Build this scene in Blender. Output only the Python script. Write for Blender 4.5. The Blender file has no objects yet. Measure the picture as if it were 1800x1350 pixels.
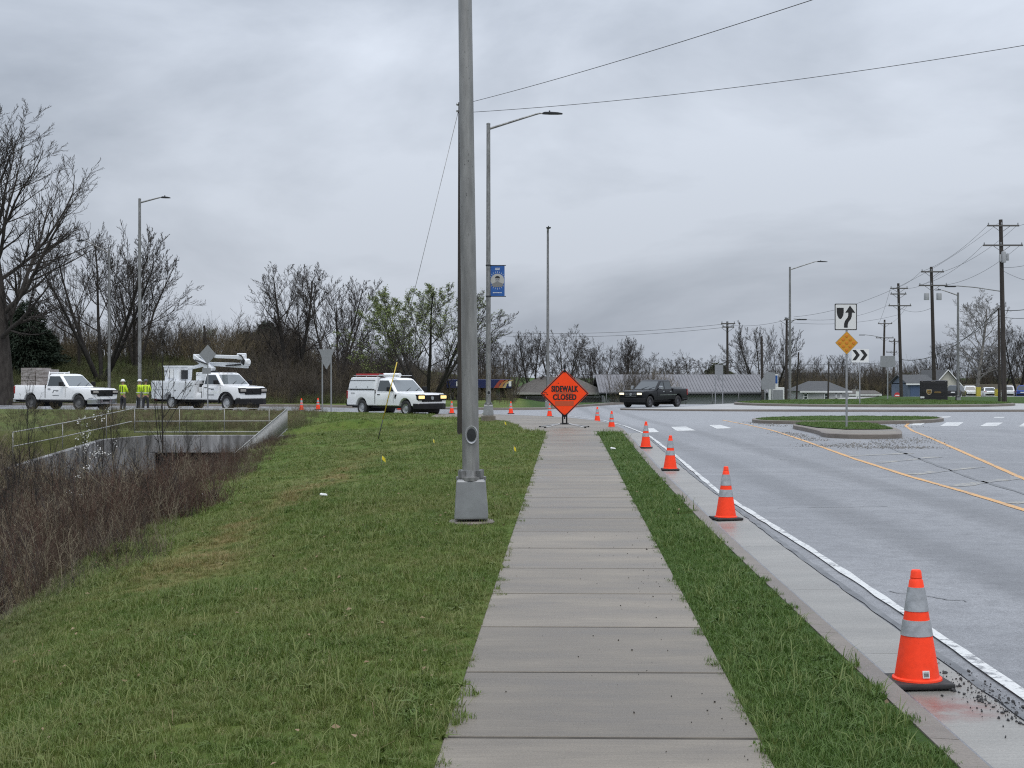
import bpy, bmesh, math, random
import numpy as np
from mathutils import Vector, Matrix
from mathutils.geometry import delaunay_2d_cdt

# ------------------------------------------------------------------ camera
SC = bpy.context.scene
COL = SC.collection
F, CX, HY, H = 2450.0, 900.0, 662.0, 1.77      # focal length in photo pixels, principal column, horizon row, eye height
cam_d = bpy.data.cameras.new('camera'); cam = bpy.data.objects.new('camera', cam_d); COL.objects.link(cam)
cam.location = (0, 0, H); cam.rotation_euler = (math.radians(90), 0, 0)
cam_d.sensor_width = 36; cam_d.sensor_fit = 'HORIZONTAL'; cam_d.lens = 36 * F / 1800
cam_d.shift_y = -13 / 1800; cam_d.clip_start = 0.1; cam_d.clip_end = 6000
SC.camera = cam

# ------------------------------------------------------------------ sky, sun, exposure
SUN_EL, SUN_AZ = math.radians(62), math.radians(160)
world = bpy.data.worlds.new('World'); SC.world = world; world.use_nodes = True
nt = world.node_tree; nt.nodes.clear(); N = nt.nodes.new; L = nt.links.new
out = N('ShaderNodeOutputWorld'); bg = N('ShaderNodeBackground'); bg.inputs[1].default_value = 0.1
sky = N('ShaderNodeTexSky'); sky.sky_type = 'NISHITA'; sky.sun_disc = False
sky.sun_elevation = SUN_EL; sky.sun_rotation = SUN_AZ; sky.air_density = 1.5; sky.dust_density = 3
tc = N('ShaderNodeTexCoord'); sep = N('ShaderNodeSeparateXYZ'); L(tc.outputs['Generated'], sep.inputs[0])
def wm(op, a, b=None, clamp=False):
    n = N('ShaderNodeMath'); n.operation = op; n.use_clamp = clamp
    for i, v in enumerate((a, b)):
        if v is None: continue
        if isinstance(v, (int, float)): n.inputs[i].default_value = v
        else: L(v, n.inputs[i])
    return n.outputs[0]
zz = wm('MAXIMUM', sep.outputs[2], 0.0)
den = wm('ADD', zz, 0.26)
cx_ = wm('DIVIDE', sep.outputs[0], den); cy_ = wm('DIVIDE', sep.outputs[1], den)
comb = N('ShaderNodeCombineXYZ'); L(cx_, comb.inputs[0]); L(cy_, comb.inputs[1])
n1 = N('ShaderNodeTexNoise'); n1.inputs['Scale'].default_value = 1.0; n1.inputs['Detail'].default_value = 7
n1.inputs['Roughness'].default_value = 0.52; n1.inputs['Distortion'].default_value = 0.35
mp = N('ShaderNodeMapping'); mp.inputs['Location'].default_value = (3.4, 1.1, 0.7); mp.inputs['Scale'].default_value = (2.6, 2.6, 6.5)
L(tc.outputs['Generated'], mp.inputs[0]); L(mp.outputs[0], n1.inputs['Vector'])
cr = N('ShaderNodeValToRGB'); L(n1.outputs['Fac'], cr.inputs[0])
cr.color_ramp.elements[0].position = 0.39; cr.color_ramp.elements[0].color = (3.10, 3.46, 4.06, 1)
cr.color_ramp.elements[1].position = 0.63; cr.color_ramp.elements[1].color = (5.35, 5.80, 6.55, 1)
lift = wm('ADD', wm('MULTIPLY', zz, 2.6), 0.82)          # an overcast sky is about three times brighter overhead than at the horizon
hz = wm('MULTIPLY', wm('POWER', wm('SUBTRACT', 1.0, zz), 14.0), 0.32)
lift = wm('ADD', lift, hz)
vm = N('ShaderNodeVectorMath'); vm.operation = 'SCALE'; L(cr.outputs[0], vm.inputs[0]); L(lift, vm.inputs['Scale'])
mx = N('ShaderNodeMix'); mx.data_type = 'RGBA'; mx.inputs[0].default_value = 0.95
L(sky.outputs[0], mx.inputs[6]); L(vm.outputs[0], mx.inputs[7]); L(mx.outputs[2], bg.inputs[0]); L(bg.outputs[0], out.inputs[0])
sun_d = bpy.data.lights.new('sun', 'SUN'); sun_d.energy = 1.35; sun_d.angle = math.radians(40); sun_d.color = (1, 0.94, 0.86)
sun = bpy.data.objects.new('sun', sun_d); COL.objects.link(sun)
sd = Vector((math.sin(SUN_AZ) * math.cos(SUN_EL), math.cos(SUN_AZ) * math.cos(SUN_EL), math.sin(SUN_EL)))
sun.rotation_euler = (-sd).to_track_quat('-Z', 'Y').to_euler(); sun.location = (0, 0, 60)
vs = SC.view_settings; vs.view_transform = 'Standard'; vs.look = 'None'; vs.exposure = 0.0; vs.gamma = 1; vs.use_curve_mapping = False
SC.cycles.use_denoising = False; SC.cycles.filter_width = 1.15; SC.cycles.max_bounces = 5; SC.cycles.transparent_max_bounces = 6

# ------------------------------------------------------------------ materials
MATS = {}
def M(name, c, c2=None, scale=4.0, rough=0.6, rough2=None, metal=0.0, bump=0.0, bscale=60.0, spec=0.5, world_pos=False,
      lo=0.35, hi=0.65, detail=5, stretch=(1, 1, 1), fine=0.0, fscale=120.0, coat=0.0, emit=None):
    if name in MATS: return MATS[name]
    m = bpy.data.materials.new(name); m.use_nodes = True; t = m.node_tree; b = t.nodes['Principled BSDF']
    m.diffuse_color = (*c, 1)
    b.inputs['Base Color'].default_value = (*c, 1); b.inputs['Roughness'].default_value = rough; b.inputs['Metallic'].default_value = metal
    b.inputs['Specular IOR Level'].default_value = spec; b.inputs['Coat Weight'].default_value = coat
    if emit:
        b.inputs['Emission Color'].default_value = (*emit[0], 1); b.inputs['Emission Strength'].default_value = emit[1]
    co = None
    if c2 or bump or fine or rough2 is not None:
        if world_pos: g = t.nodes.new('ShaderNodeNewGeometry'); src = g.outputs['Position']
        else: g = t.nodes.new('ShaderNodeTexCoord'); src = g.outputs['Object']
        mpp = t.nodes.new('ShaderNodeMapping'); mpp.inputs['Scale'].default_value = stretch; t.links.new(src, mpp.inputs[0]); co = mpp.outputs[0]
    last = None
    if c2 or rough2 is not None:
        n = t.nodes.new('ShaderNodeTexNoise'); n.inputs['Scale'].default_value = scale; n.inputs['Detail'].default_value = detail
        n.inputs['Roughness'].default_value = 0.62
        t.links.new(co, n.inputs['Vector'])
        mr = t.nodes.new('ShaderNodeMapRange'); mr.inputs[1].default_value = lo; mr.inputs[2].default_value = hi; t.links.new(n.outputs['Fac'], mr.inputs[0])
        if c2:
            mix = t.nodes.new('ShaderNodeMix'); mix.data_type = 'RGBA'; mix.inputs[6].default_value = (*c, 1); mix.inputs[7].default_value = (*c2, 1)
            t.links.new(mr.outputs[0], mix.inputs[0]); last = mix.outputs[2]
        if rough2 is not None:
            m2 = t.nodes.new('ShaderNodeMapRange'); m2.inputs[3].default_value = rough; m2.inputs[4].default_value = rough2
            t.links.new(mr.outputs[0], m2.inputs[0]); t.links.new(m2.outputs[0], b.inputs['Roughness'])
    if fine:
        n = t.nodes.new('ShaderNodeTexNoise'); n.inputs['Scale'].default_value = fscale; n.inputs['Detail'].default_value = 3
        t.links.new(co, n.inputs['Vector'])
        mr = t.nodes.new('ShaderNodeMapRange'); mr.inputs[1].default_value = 0.3; mr.inputs[2].default_value = 0.7
        mr.inputs[3].default_value = 1 - fine; mr.inputs[4].default_value = 1 + fine; t.links.new(n.outputs['Fac'], mr.inputs[0])
        v = t.nodes.new('ShaderNodeVectorMath'); v.operation = 'SCALE'
        if last: t.links.new(last, v.inputs[0])
        else: v.inputs[0].default_value = c
        t.links.new(mr.outputs[0], v.inputs['Scale']); last = v.outputs[0]
    if last: t.links.new(last, b.inputs['Base Color'])
    if bump:
        n = t.nodes.new('ShaderNodeTexNoise'); n.inputs['Scale'].default_value = bscale; n.inputs['Detail'].default_value = 4
        t.links.new(co, n.inputs['Vector'])
        bp = t.nodes.new('ShaderNodeBump'); bp.inputs['Strength'].default_value = bump; bp.inputs['Distance'].default_value = 0.02
        t.links.new(n.outputs['Fac'], bp.inputs['Height']); t.links.new(bp.outputs[0], b.inputs['Normal'])
    MATS[name] = m
    return m

class NG:                                                       # tiny node helper for the special materials
    def __init__(s, name):
        s.m = bpy.data.materials.new(name); s.m.use_nodes = True; s.t = s.m.node_tree; s.b = s.t.nodes['Principled BSDF']; MATS[name] = s.m
    def n(s, typ, **kw):
        nd = s.t.nodes.new(typ)
        for k, v in kw.items(): setattr(nd, k, v)
        return nd
    def l(s, a, b): s.t.links.new(a, b)
    def setin(s, nd, i, v):
        if isinstance(v, (int, float, tuple)): nd.inputs[i].default_value = v
        else: s.l(v, nd.inputs[i])
    def math(s, op, a, b=0.0, c=None, clamp=False):
        nd = s.n('ShaderNodeMath', operation=op, use_clamp=clamp); s.setin(nd, 0, a); s.setin(nd, 1, b)
        if c is not None: s.setin(nd, 2, c)
        return nd.outputs[0]
    def noise(s, scale, detail=4, vec=None, rough=0.6):
        nd = s.n('ShaderNodeTexNoise'); nd.inputs['Scale'].default_value = scale; nd.inputs['Detail'].default_value = detail; nd.inputs['Roughness'].default_value = rough
        if vec is not None: s.l(vec, nd.inputs['Vector'])
        return nd.outputs['Fac']
    def rng(s, v, a, b, c=0.0, d=1.0, smooth=False):
        nd = s.n('ShaderNodeMapRange')
        if smooth: nd.interpolation_type = 'SMOOTHSTEP'
        s.setin(nd, 0, v); s.setin(nd, 1, a); s.setin(nd, 2, b); s.setin(nd, 3, c); s.setin(nd, 4, d); return nd.outputs[0]
    def mix(s, f, a, b, typ='MIX'):
        nd = s.n('ShaderNodeMix', data_type='RGBA', blend_type=typ); s.setin(nd, 0, f); s.setin(nd, 6, a); s.setin(nd, 7, b); return nd.outputs[2]

def lawn_colour(g, pos, blade):
    """green / olive / straw patches laid out in the world: a dry strip runs beside the brush"""
    sp = g.n('ShaderNodeSeparateXYZ'); g.l(pos, sp.inputs[0]); X, Y = sp.outputs[0], sp.outputs[1]
    big = g.noise(0.35, 3, pos); mid = g.noise(1.6, 4, pos); sml = g.noise(9.0, 3, pos)
    c = g.mix(g.rng(mid, .35, .65), (0.080, 0.138, 0.022, 1), (0.122, 0.172, 0.033, 1))
    c = g.mix(g.rng(g.math('ADD', g.math('MULTIPLY', big, .6), g.math('MULTIPLY', sml, .4)), .46, .62, 0, .55), c, (0.205, 0.190, 0.072, 1))
    strip = g.rng(X, 0.6, 1.4, 0, 1)                                # the strip by the kerb is lusher
    c = g.mix(strip, c, (0.044, 0.090, 0.015, 1) if not blade else (0.062, 0.132, 0.022, 1))
    w = g.math('ABSOLUTE', g.math('SUBTRACT', X, g.math('ADD', g.math('MULTIPLY', g.math('SUBTRACT', big, .5), 2.2), -3.75)))
    ym = g.math('MULTIPLY', g.rng(Y, 12.5, 16, 0, 1), g.rng(Y, 30, 36, 1, 0))
    dry = g.math('MULTIPLY', g.math('MULTIPLY', g.rng(w, .75, .15, 0, 1), ym), g.rng(mid, .38, .6, .15, .9))
    c = g.mix(dry, c, (0.27, 0.185, 0.085, 1))
    ditch = g.math('MULTIPLY', g.rng(g.math('ADD', X, g.math('MULTIPLY', Y, .112)), -2.6, -4.0, 0, 1), g.rng(Y, 60, 66, 1, .35))
    c = g.mix(g.math('MULTIPLY', ditch, .85), c, (0.095, 0.080, 0.046, 1))
    return c
g = NG('lawn'); geo = g.n('ShaderNodeNewGeometry'); c = lawn_colour(g, geo.outputs['Position'], False)
fine = g.noise(45, 4, geo.outputs['Position']); c = g.mix(g.rng(fine, .35, .65, .35, 0), c, (0.018, 0.02, 0.008, 1)); g.l(c, g.b.inputs['Base Color'])
g.b.inputs['Roughness'].default_value = 0.9; g.b.inputs['Specular IOR Level'].default_value = 0.2
bp = g.n('ShaderNodeBump'); bp.inputs['Strength'].default_value = 0.9; bp.inputs['Distance'].default_value = 0.06
g.l(g.noise(22, 5, geo.outputs['Position']), bp.inputs['Height']); g.l(bp.outputs[0], g.b.inputs['Normal'])

def blade_mat(name, tint, straw):
    g = NG(name); geo = g.n('ShaderNodeNewGeometry'); c = lawn_colour(g, geo.outputs['Position'], True)
    rnd = g.n('ShaderNodeObjectInfo').outputs['Random']
    c = g.mix(g.rng(rnd, 0, 1, 0, .5), c, tint); c = g.mix(straw, c, (0.34, 0.30, 0.15, 1))
    g.l(c, g.b.inputs['Base Color']); g.b.inputs['Roughness'].default_value = 0.5; g.b.inputs['Specular IOR Level'].default_value = 0.3
    tr = g.n('ShaderNodeBsdfTranslucent'); g.l(c, tr.inputs[0]); ad = g.n('ShaderNodeMixShader'); ad.inputs[0].default_value = 0.3
    o = g.t.nodes['Material Output']; g.l(g.b.outputs[0], ad.inputs[1]); g.l(tr.outputs[0], ad.inputs[2]); g.l(ad.outputs[0], o.inputs[0])
    return g.m
BLADE = [blade_mat('grass_blade', (0.118, 0.195, 0.040, 1), 0.06), blade_mat('grass_blade_olive', (0.19, 0.235, 0.066, 1), 0.16), blade_mat('grass_blade_dry', (0.22, 0.22, 0.09, 1), 0.5)]

g = NG('asphalt'); geo = g.n('ShaderNodeNewGeometry'); P = geo.outputs['Position']
mpn = g.n('ShaderNodeMapping'); mpn.inputs['Scale'].default_value = (1, .22, 1); g.l(P, mpn.inputs[0])
big = g.noise(.55, 5, mpn.outputs[0]); agg = g.noise(160, 2, P); med = g.noise(5, 5, P)
c = g.mix(g.rng(big, .35, .66), (0.150, 0.154, 0.163, 1), (0.235, 0.241, 0.252, 1))
sp = g.n('ShaderNodeSeparateXYZ'); g.l(P, sp.inputs[0])
c = g.mix(g.rng(sp.outputs[1], 50, 60, 0, .5), c, (0.30, 0.31, 0.325, 1))         # the roundabout is paler concrete
c = g.mix(g.rng(med, .40, .75, 0, .45), c, (0.085, 0.085, 0.09, 1))
wr = g.n('ShaderNodeMapping'); wr.inputs['Scale'].default_value = (.12, 1.1, 1); wr.inputs['Rotation'].default_value = (0, 0, .12); g.l(P, wr.inputs[0])
c = g.mix(g.rng(g.noise(1.1, 6, wr.outputs[0]), .52, .68, 0, .5), c, (0.24, 0.245, 0.255, 1))
v = g.n('ShaderNodeVectorMath', operation='SCALE'); g.l(c, v.inputs[0]); g.l(g.rng(agg, .3, .7, .55, 1.45), v.inputs['Scale']); g.l(v.outputs[0], g.b.inputs['Base Color'])
trk = g.math('ABSOLUTE', g.math('SUBTRACT', g.math('ABSOLUTE', g.math('SUBTRACT', sp.outputs[0], 5.55)), .92))
v2 = g.n('ShaderNodeVectorMath', operation='SCALE'); g.l(v.outputs[0], v2.inputs[0]); g.l(g.math('MULTIPLY', g.rng(trk, .1, .55, .76, 1.0, True), g.rng(g.noise(38, 3, P), .3, .7, .82, 1.18)), v2.inputs['Scale']); g.l(v2.outputs[0], g.b.inputs['Base Color'])
g.l(g.rng(big, .35, .7, .30, .55), g.b.inputs['Roughness'])
bp = g.n('ShaderNodeBump'); bp.inputs['Strength'].default_value = 0.35; bp.inputs['Distance'].default_value = 0.012; g.l(agg, bp.inputs['Height']); g.l(bp.outputs[0], g.b.inputs['Normal'])

def paint(name, col, wear):
    g = NG(name); geo = g.n('ShaderNodeNewGeometry'); P = geo.outputs['Position']
    a = g.noise(14, 6, P, .7); b_ = g.noise(2.2, 3, P)
    f = g.rng(g.math('ADD', g.math('MULTIPLY', a, .6), g.math('MULTIPLY', b_, .4)), wear - .035, wear + .035, 1, 0)
    c = g.mix(f, col, (0.17, 0.175, 0.185, 1)); c = g.mix(g.rng(g.noise(60, 3, P), .45, .75, 0, .35), c, (0.2, 0.19, 0.17, 1))
    g.l(c, g.b.inputs['Base Color']); g.b.inputs['Roughness'].default_value = .42
    return g.m
PAINT_W = paint('white_paint', (0.62, 0.63, 0.62, 1), .445); PAINT_Y = paint('yellow_paint', (0.62, 0.33, 0.09, 1), .42)
PAINT_F = paint('faded_paint', (0.36, 0.34, 0.28, 1), .53)

def concrete(name, a, b_, seed, dark=.3, rough=(.42, .72), stain=None):
    g = NG(name); geo = g.n('ShaderNodeNewGeometry'); P = geo.outputs['Position']
    mpn = g.n('ShaderNodeMapping'); mpn.inputs['Location'].default_value = (seed, seed * 2, 0); mpn.inputs['Scale'].default_value = (.45, 1.3, 1); g.l(P, mpn.inputs[0])
    broom = g.n('ShaderNodeMapping'); broom.inputs['Scale'].default_value = (3, 75, 20); g.l(P, broom.inputs[0])
    big = g.noise(1.3, 6, mpn.outputs[0]); br = g.noise(1.0, 3, broom.outputs[0]); sp_ = g.noise(85, 2, P)
    c = g.mix(g.rng(big, .33, .68), a, b_)
    c = g.mix(g.rng(g.noise(.8, 4, P), .5, .72, 0, dark), c, (0.13, 0.115, 0.10, 1))
    at_ = g.n('ShaderNodeAttribute', attribute_type='OBJECT', attribute_name='tone')
    v = g.n('ShaderNodeVectorMath', operation='SCALE'); g.l(c, v.inputs[0])
    g.l(g.math('MULTIPLY', g.math('ADD', at_.outputs['Fac'], 1.0), g.math('MULTIPLY', g.rng(br, .3, .7, .90, 1.08), g.rng(sp_, .3, .7, .86, 1.12))), v.inputs['Scale'])
    cc = v.outputs[0]
    if stain:                                                    # rust-red smear left by the cone on the gutter
        vd = g.n('ShaderNodeVectorMath', operation='DISTANCE'); g.l(P, vd.inputs[0]); vd.inputs[1].default_value = stain
        cc = g.mix(g.math('MULTIPLY', g.rng(vd.outputs['Value'], .36, .08, 0, .8), g.rng(g.noise(7, 4, P), .3, .6)), cc, (0.20, 0.055, 0.04, 1))
    g.l(cc, g.b.inputs['Base Color']); g.l(g.rng(big, .3, .7, rough[0], rough[1]), g.b.inputs['Roughness']); g.b.inputs['Specular IOR Level'].default_value = .4
    bp = g.n('ShaderNodeBump'); bp.inputs['Strength'].default_value = 0.25; bp.inputs['Distance'].default_value = 0.008; g.l(br, bp.inputs['Height']); g.l(bp.outputs[0], g.b.inputs['Normal'])
    return g.m
C_WALK = concrete('sidewalk_concrete', (0.128, 0.108, 0.083, 1), (0.235, 0.208, 0.170, 1), 1.0, .4, (.30, .7))
C_KERB = concrete('kerb_concrete', (0.15, 0.128, 0.110, 1), (0.21, 0.186, 0.162, 1), 4.0, .45)
C_GUT = concrete('gutter_concrete', (0.205, 0.198, 0.180, 1), (0.28, 0.272, 0.252, 1), 7.0, .2, (.3, .5), stain=(2.50, 8.0, -.13))
C_APRON = concrete('apron_concrete', (0.30, 0.30, 0.295, 1), (0.40, 0.40, 0.39, 1), 9.0, .1)
C_WALL = M('wall_concrete', (0.10, 0.098, 0.094), (0.28, 0.28, 0.285), scale=2.2, rough=.85, stretch=(1, 1, .16), lo=.36, hi=.62, fine=.3, fscale=3.5, bump=.3, bscale=8)

GALV = M('galvanised_steel', (0.30, 0.30, 0.295), (0.20, 0.20, 0.197), scale=5, rough=.42, rough2=.62, metal=.7, stretch=(1, 1, .22), fine=.28, fscale=26)
GALV_L = M('aluminium', (0.48, 0.49, 0.50), (0.40, 0.41, 0.42), scale=6, rough=.4, metal=.6)
WOOD = M('weathered_pole_wood', (0.030, 0.025, 0.022), (0.055, 0.046, 0.040), scale=9, rough=.9, stretch=(1, 1, .12), bump=.6, bscale=30)
BARK = M('grey_brown_bark', (0.040, 0.035, 0.032), (0.075, 0.067, 0.060), scale=6, rough=.95, spec=.15, stretch=(1, 1, .3))
BARK_D = M('dark_bark', (0.024, 0.022, 0.021), (0.045, 0.042, 0.038), scale=5, rough=.95, spec=.15, stretch=(1, 1, .3))
BARK_P = M('pale_sycamore_bark', (0.26, 0.25, 0.235), (0.11, 0.10, 0.09), scale=2.2, rough=.9, spec=.2)
TWIG_R = M('reddish_twig', (0.105, 0.060, 0.047), (0.085, 0.068, 0.050), scale=.5, rough=.9, spec=.15, world_pos=True)
TWIG_B = M('brown_twig', (0.15, 0.120, 0.080), (0.19, 0.16, 0.10), scale=.4, rough=.9, spec=.15, world_pos=True)
NEEDLE = M('evergreen_needles', (0.020, 0.034, 0.022), (0.034, 0.046, 0.03), scale=1.5, rough=.8, spec=.2)
BUD = M('spring_bud_green', (0.20, 0.24, 0.08), (0.13, 0.17, 0.06), scale=2, rough=.7, spec=.2)
BLOSSOM = M('white_blossom', (0.75, 0.75, 0.72), rough=.7)
ORANGE = M('cone_orange', (1.0, 0.062, 0.018), (0.78, 0.065, 0.028), scale=7, lo=.5, hi=.75, rough=.5, spec=.25, fine=.08, fscale=30)
SILVER = M('reflective_band', (0.30, 0.315, 0.33), (0.43, 0.45, 0.47), scale=14, bump=.25, bscale=12, rough=.35, metal=.3)
RUBBER = M('black_rubber', (0.016, 0.016, 0.017), (0.03, 0.03, 0.03), scale=20, rough=.65)
BLACK = M('black_trim', (0.010, 0.010, 0.011), rough=.5, spec=.3)
WHITE = M('white_vehicle_paint', (0.84, 0.85, 0.86), (0.76, 0.77, 0.78), scale=1.2, rough=.22, coat=.6, lo=.4, hi=.8)
CARBLACK = M('black_vehicle_paint', (0.004, 0.0045, 0.006), rough=.3, coat=.12, spec=.25)
GLASS = M('tinted_window_glass', (0.035, 0.045, 0.050), rough=.05, spec=.9)
GLASS_L = M('windscreen_glass', (0.12, 0.14, 0.15), rough=.05, spec=1.0)
CHROME = M('bright_chrome', (0.62, 0.63, 0.65), rough=.18, metal=1)
STEELW = M('steel_wheel', (0.42, 0.43, 0.44), rough=.4, metal=.5)
TAIL = M('red_tail_lamp', (0.30, 0.012, 0.016), rough=.15, coat=.5)
AMBER = M('amber_lamp_lit', (0.9, 0.55, 0.12), rough=.2, emit=((1.0, 0.74, 0.36), 1.0))
HEADL = M('headlamp_lit', (0.9, 0.85, 0.7), rough=.1, emit=((1.0, 0.86, 0.58), 1.0))
LENS = M('clear_lamp_lens', (0.32, 0.30, 0.28), rough=.1, coat=.6)
SIGN_W = M('sign_white', (0.70, 0.71, 0.70), rough=.45)
SIGN_BACK = M('sign_back_aluminium', (0.30, 0.31, 0.325), (0.25, 0.26, 0.27), scale=6, rough=.5, metal=.3)
SIGN_K = M('sign_black', (0.012, 0.012, 0.012), rough=.5)

g = NG('stained_steel'); tcn = g.n('ShaderNodeTexCoord'); ob_ = tcn.outputs['Object']
m1 = g.n('ShaderNodeMapping'); m1.inputs['Scale'].default_value = (1, 1, .25); g.l(ob_, m1.inputs[0]); m2 = g.n('ShaderNodeMapping'); m2.inputs['Scale'].default_value = (14, 14, .8); g.l(ob_, m2.inputs[0])
c = g.mix(g.rng(g.noise(7, 5, m1.outputs[0]), .35, .65), (0.33, 0.33, 0.32, 1), (0.22, 0.22, 0.215, 1))
c = g.mix(g.rng(g.noise(1.0, 4, m2.outputs[0]), .52, .72, 0, .6), c, (0.13, 0.13, 0.125, 1))
m3 = g.n('ShaderNodeMapping'); m3.inputs['Scale'].default_value = (1, 1, .45); g.l(ob_, m3.inputs[0])
c = g.mix(g.math('MULTIPLY', g.rng(g.noise(42, 3, m3.outputs[0]), .64, .70, 0, .85), g.rng(g.noise(2.2, 3, m1.outputs[0]), .42, .58)), c, (0.03, 0.03, 0.028, 1))
g.l(c, g.b.inputs['Base Color']); g.b.inputs['Metallic'].default_value = .55; g.b.inputs['Roughness'].default_value = .5

# ------------------------------------------------------------------ object helpers
def setp(o, label=None, cat=None, group=None, kind=None):
    if label: o['label'] = label
    if cat: o['category'] = cat
    if group: o['group'] = group
    if kind: o['kind'] = kind
    return o
def link(name, me, parent=None, loc=(0, 0, 0), rot=(0, 0, 0), scale=(1, 1, 1)):
    o = bpy.data.objects.new(name, me); COL.objects.link(o); o.location = loc; o.rotation_euler = rot; o.scale = scale
    if parent: o.parent = parent
    return o
def thing(name, label, cat, loc=(0, 0, 0), rz=0.0, group=None):
    o = link(name, None, loc=loc, rot=(0, 0, rz)); o.empty_display_size = .2
    return setp(o, label, cat, group)
def structure(name): return setp(link(name, None), kind='structure')
def copy_tree(o, parent=None):
    c = o.copy(); COL.objects.link(c); c.parent = parent
    for ch in list(o.children): copy_tree(ch, c)
    return c
def np_mesh(name, V, faces, mat, smooth=False):
    """V (n,3); faces (m,3) or (m,4) array"""
    me = bpy.data.meshes.new(name); V = np.asarray(V, np.float32); Fc = np.asarray(faces, np.int32); k = Fc.shape[1]
    me.vertices.add(len(V)); me.vertices.foreach_set('co', V.ravel())
    me.loops.add(Fc.size); me.loops.foreach_set('vertex_index', Fc.ravel())
    me.polygons.add(len(Fc)); me.polygons.foreach_set('loop_start', np.arange(0, Fc.size, k, dtype=np.int32))
    me.polygons.foreach_set('loop_total', np.full(len(Fc), k, np.int32))
    if smooth: me.polygons.foreach_set('use_smooth', np.ones(len(Fc), bool))
    me.update(); me.validate()
    if mat: me.materials.append(mat)
    return me

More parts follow.
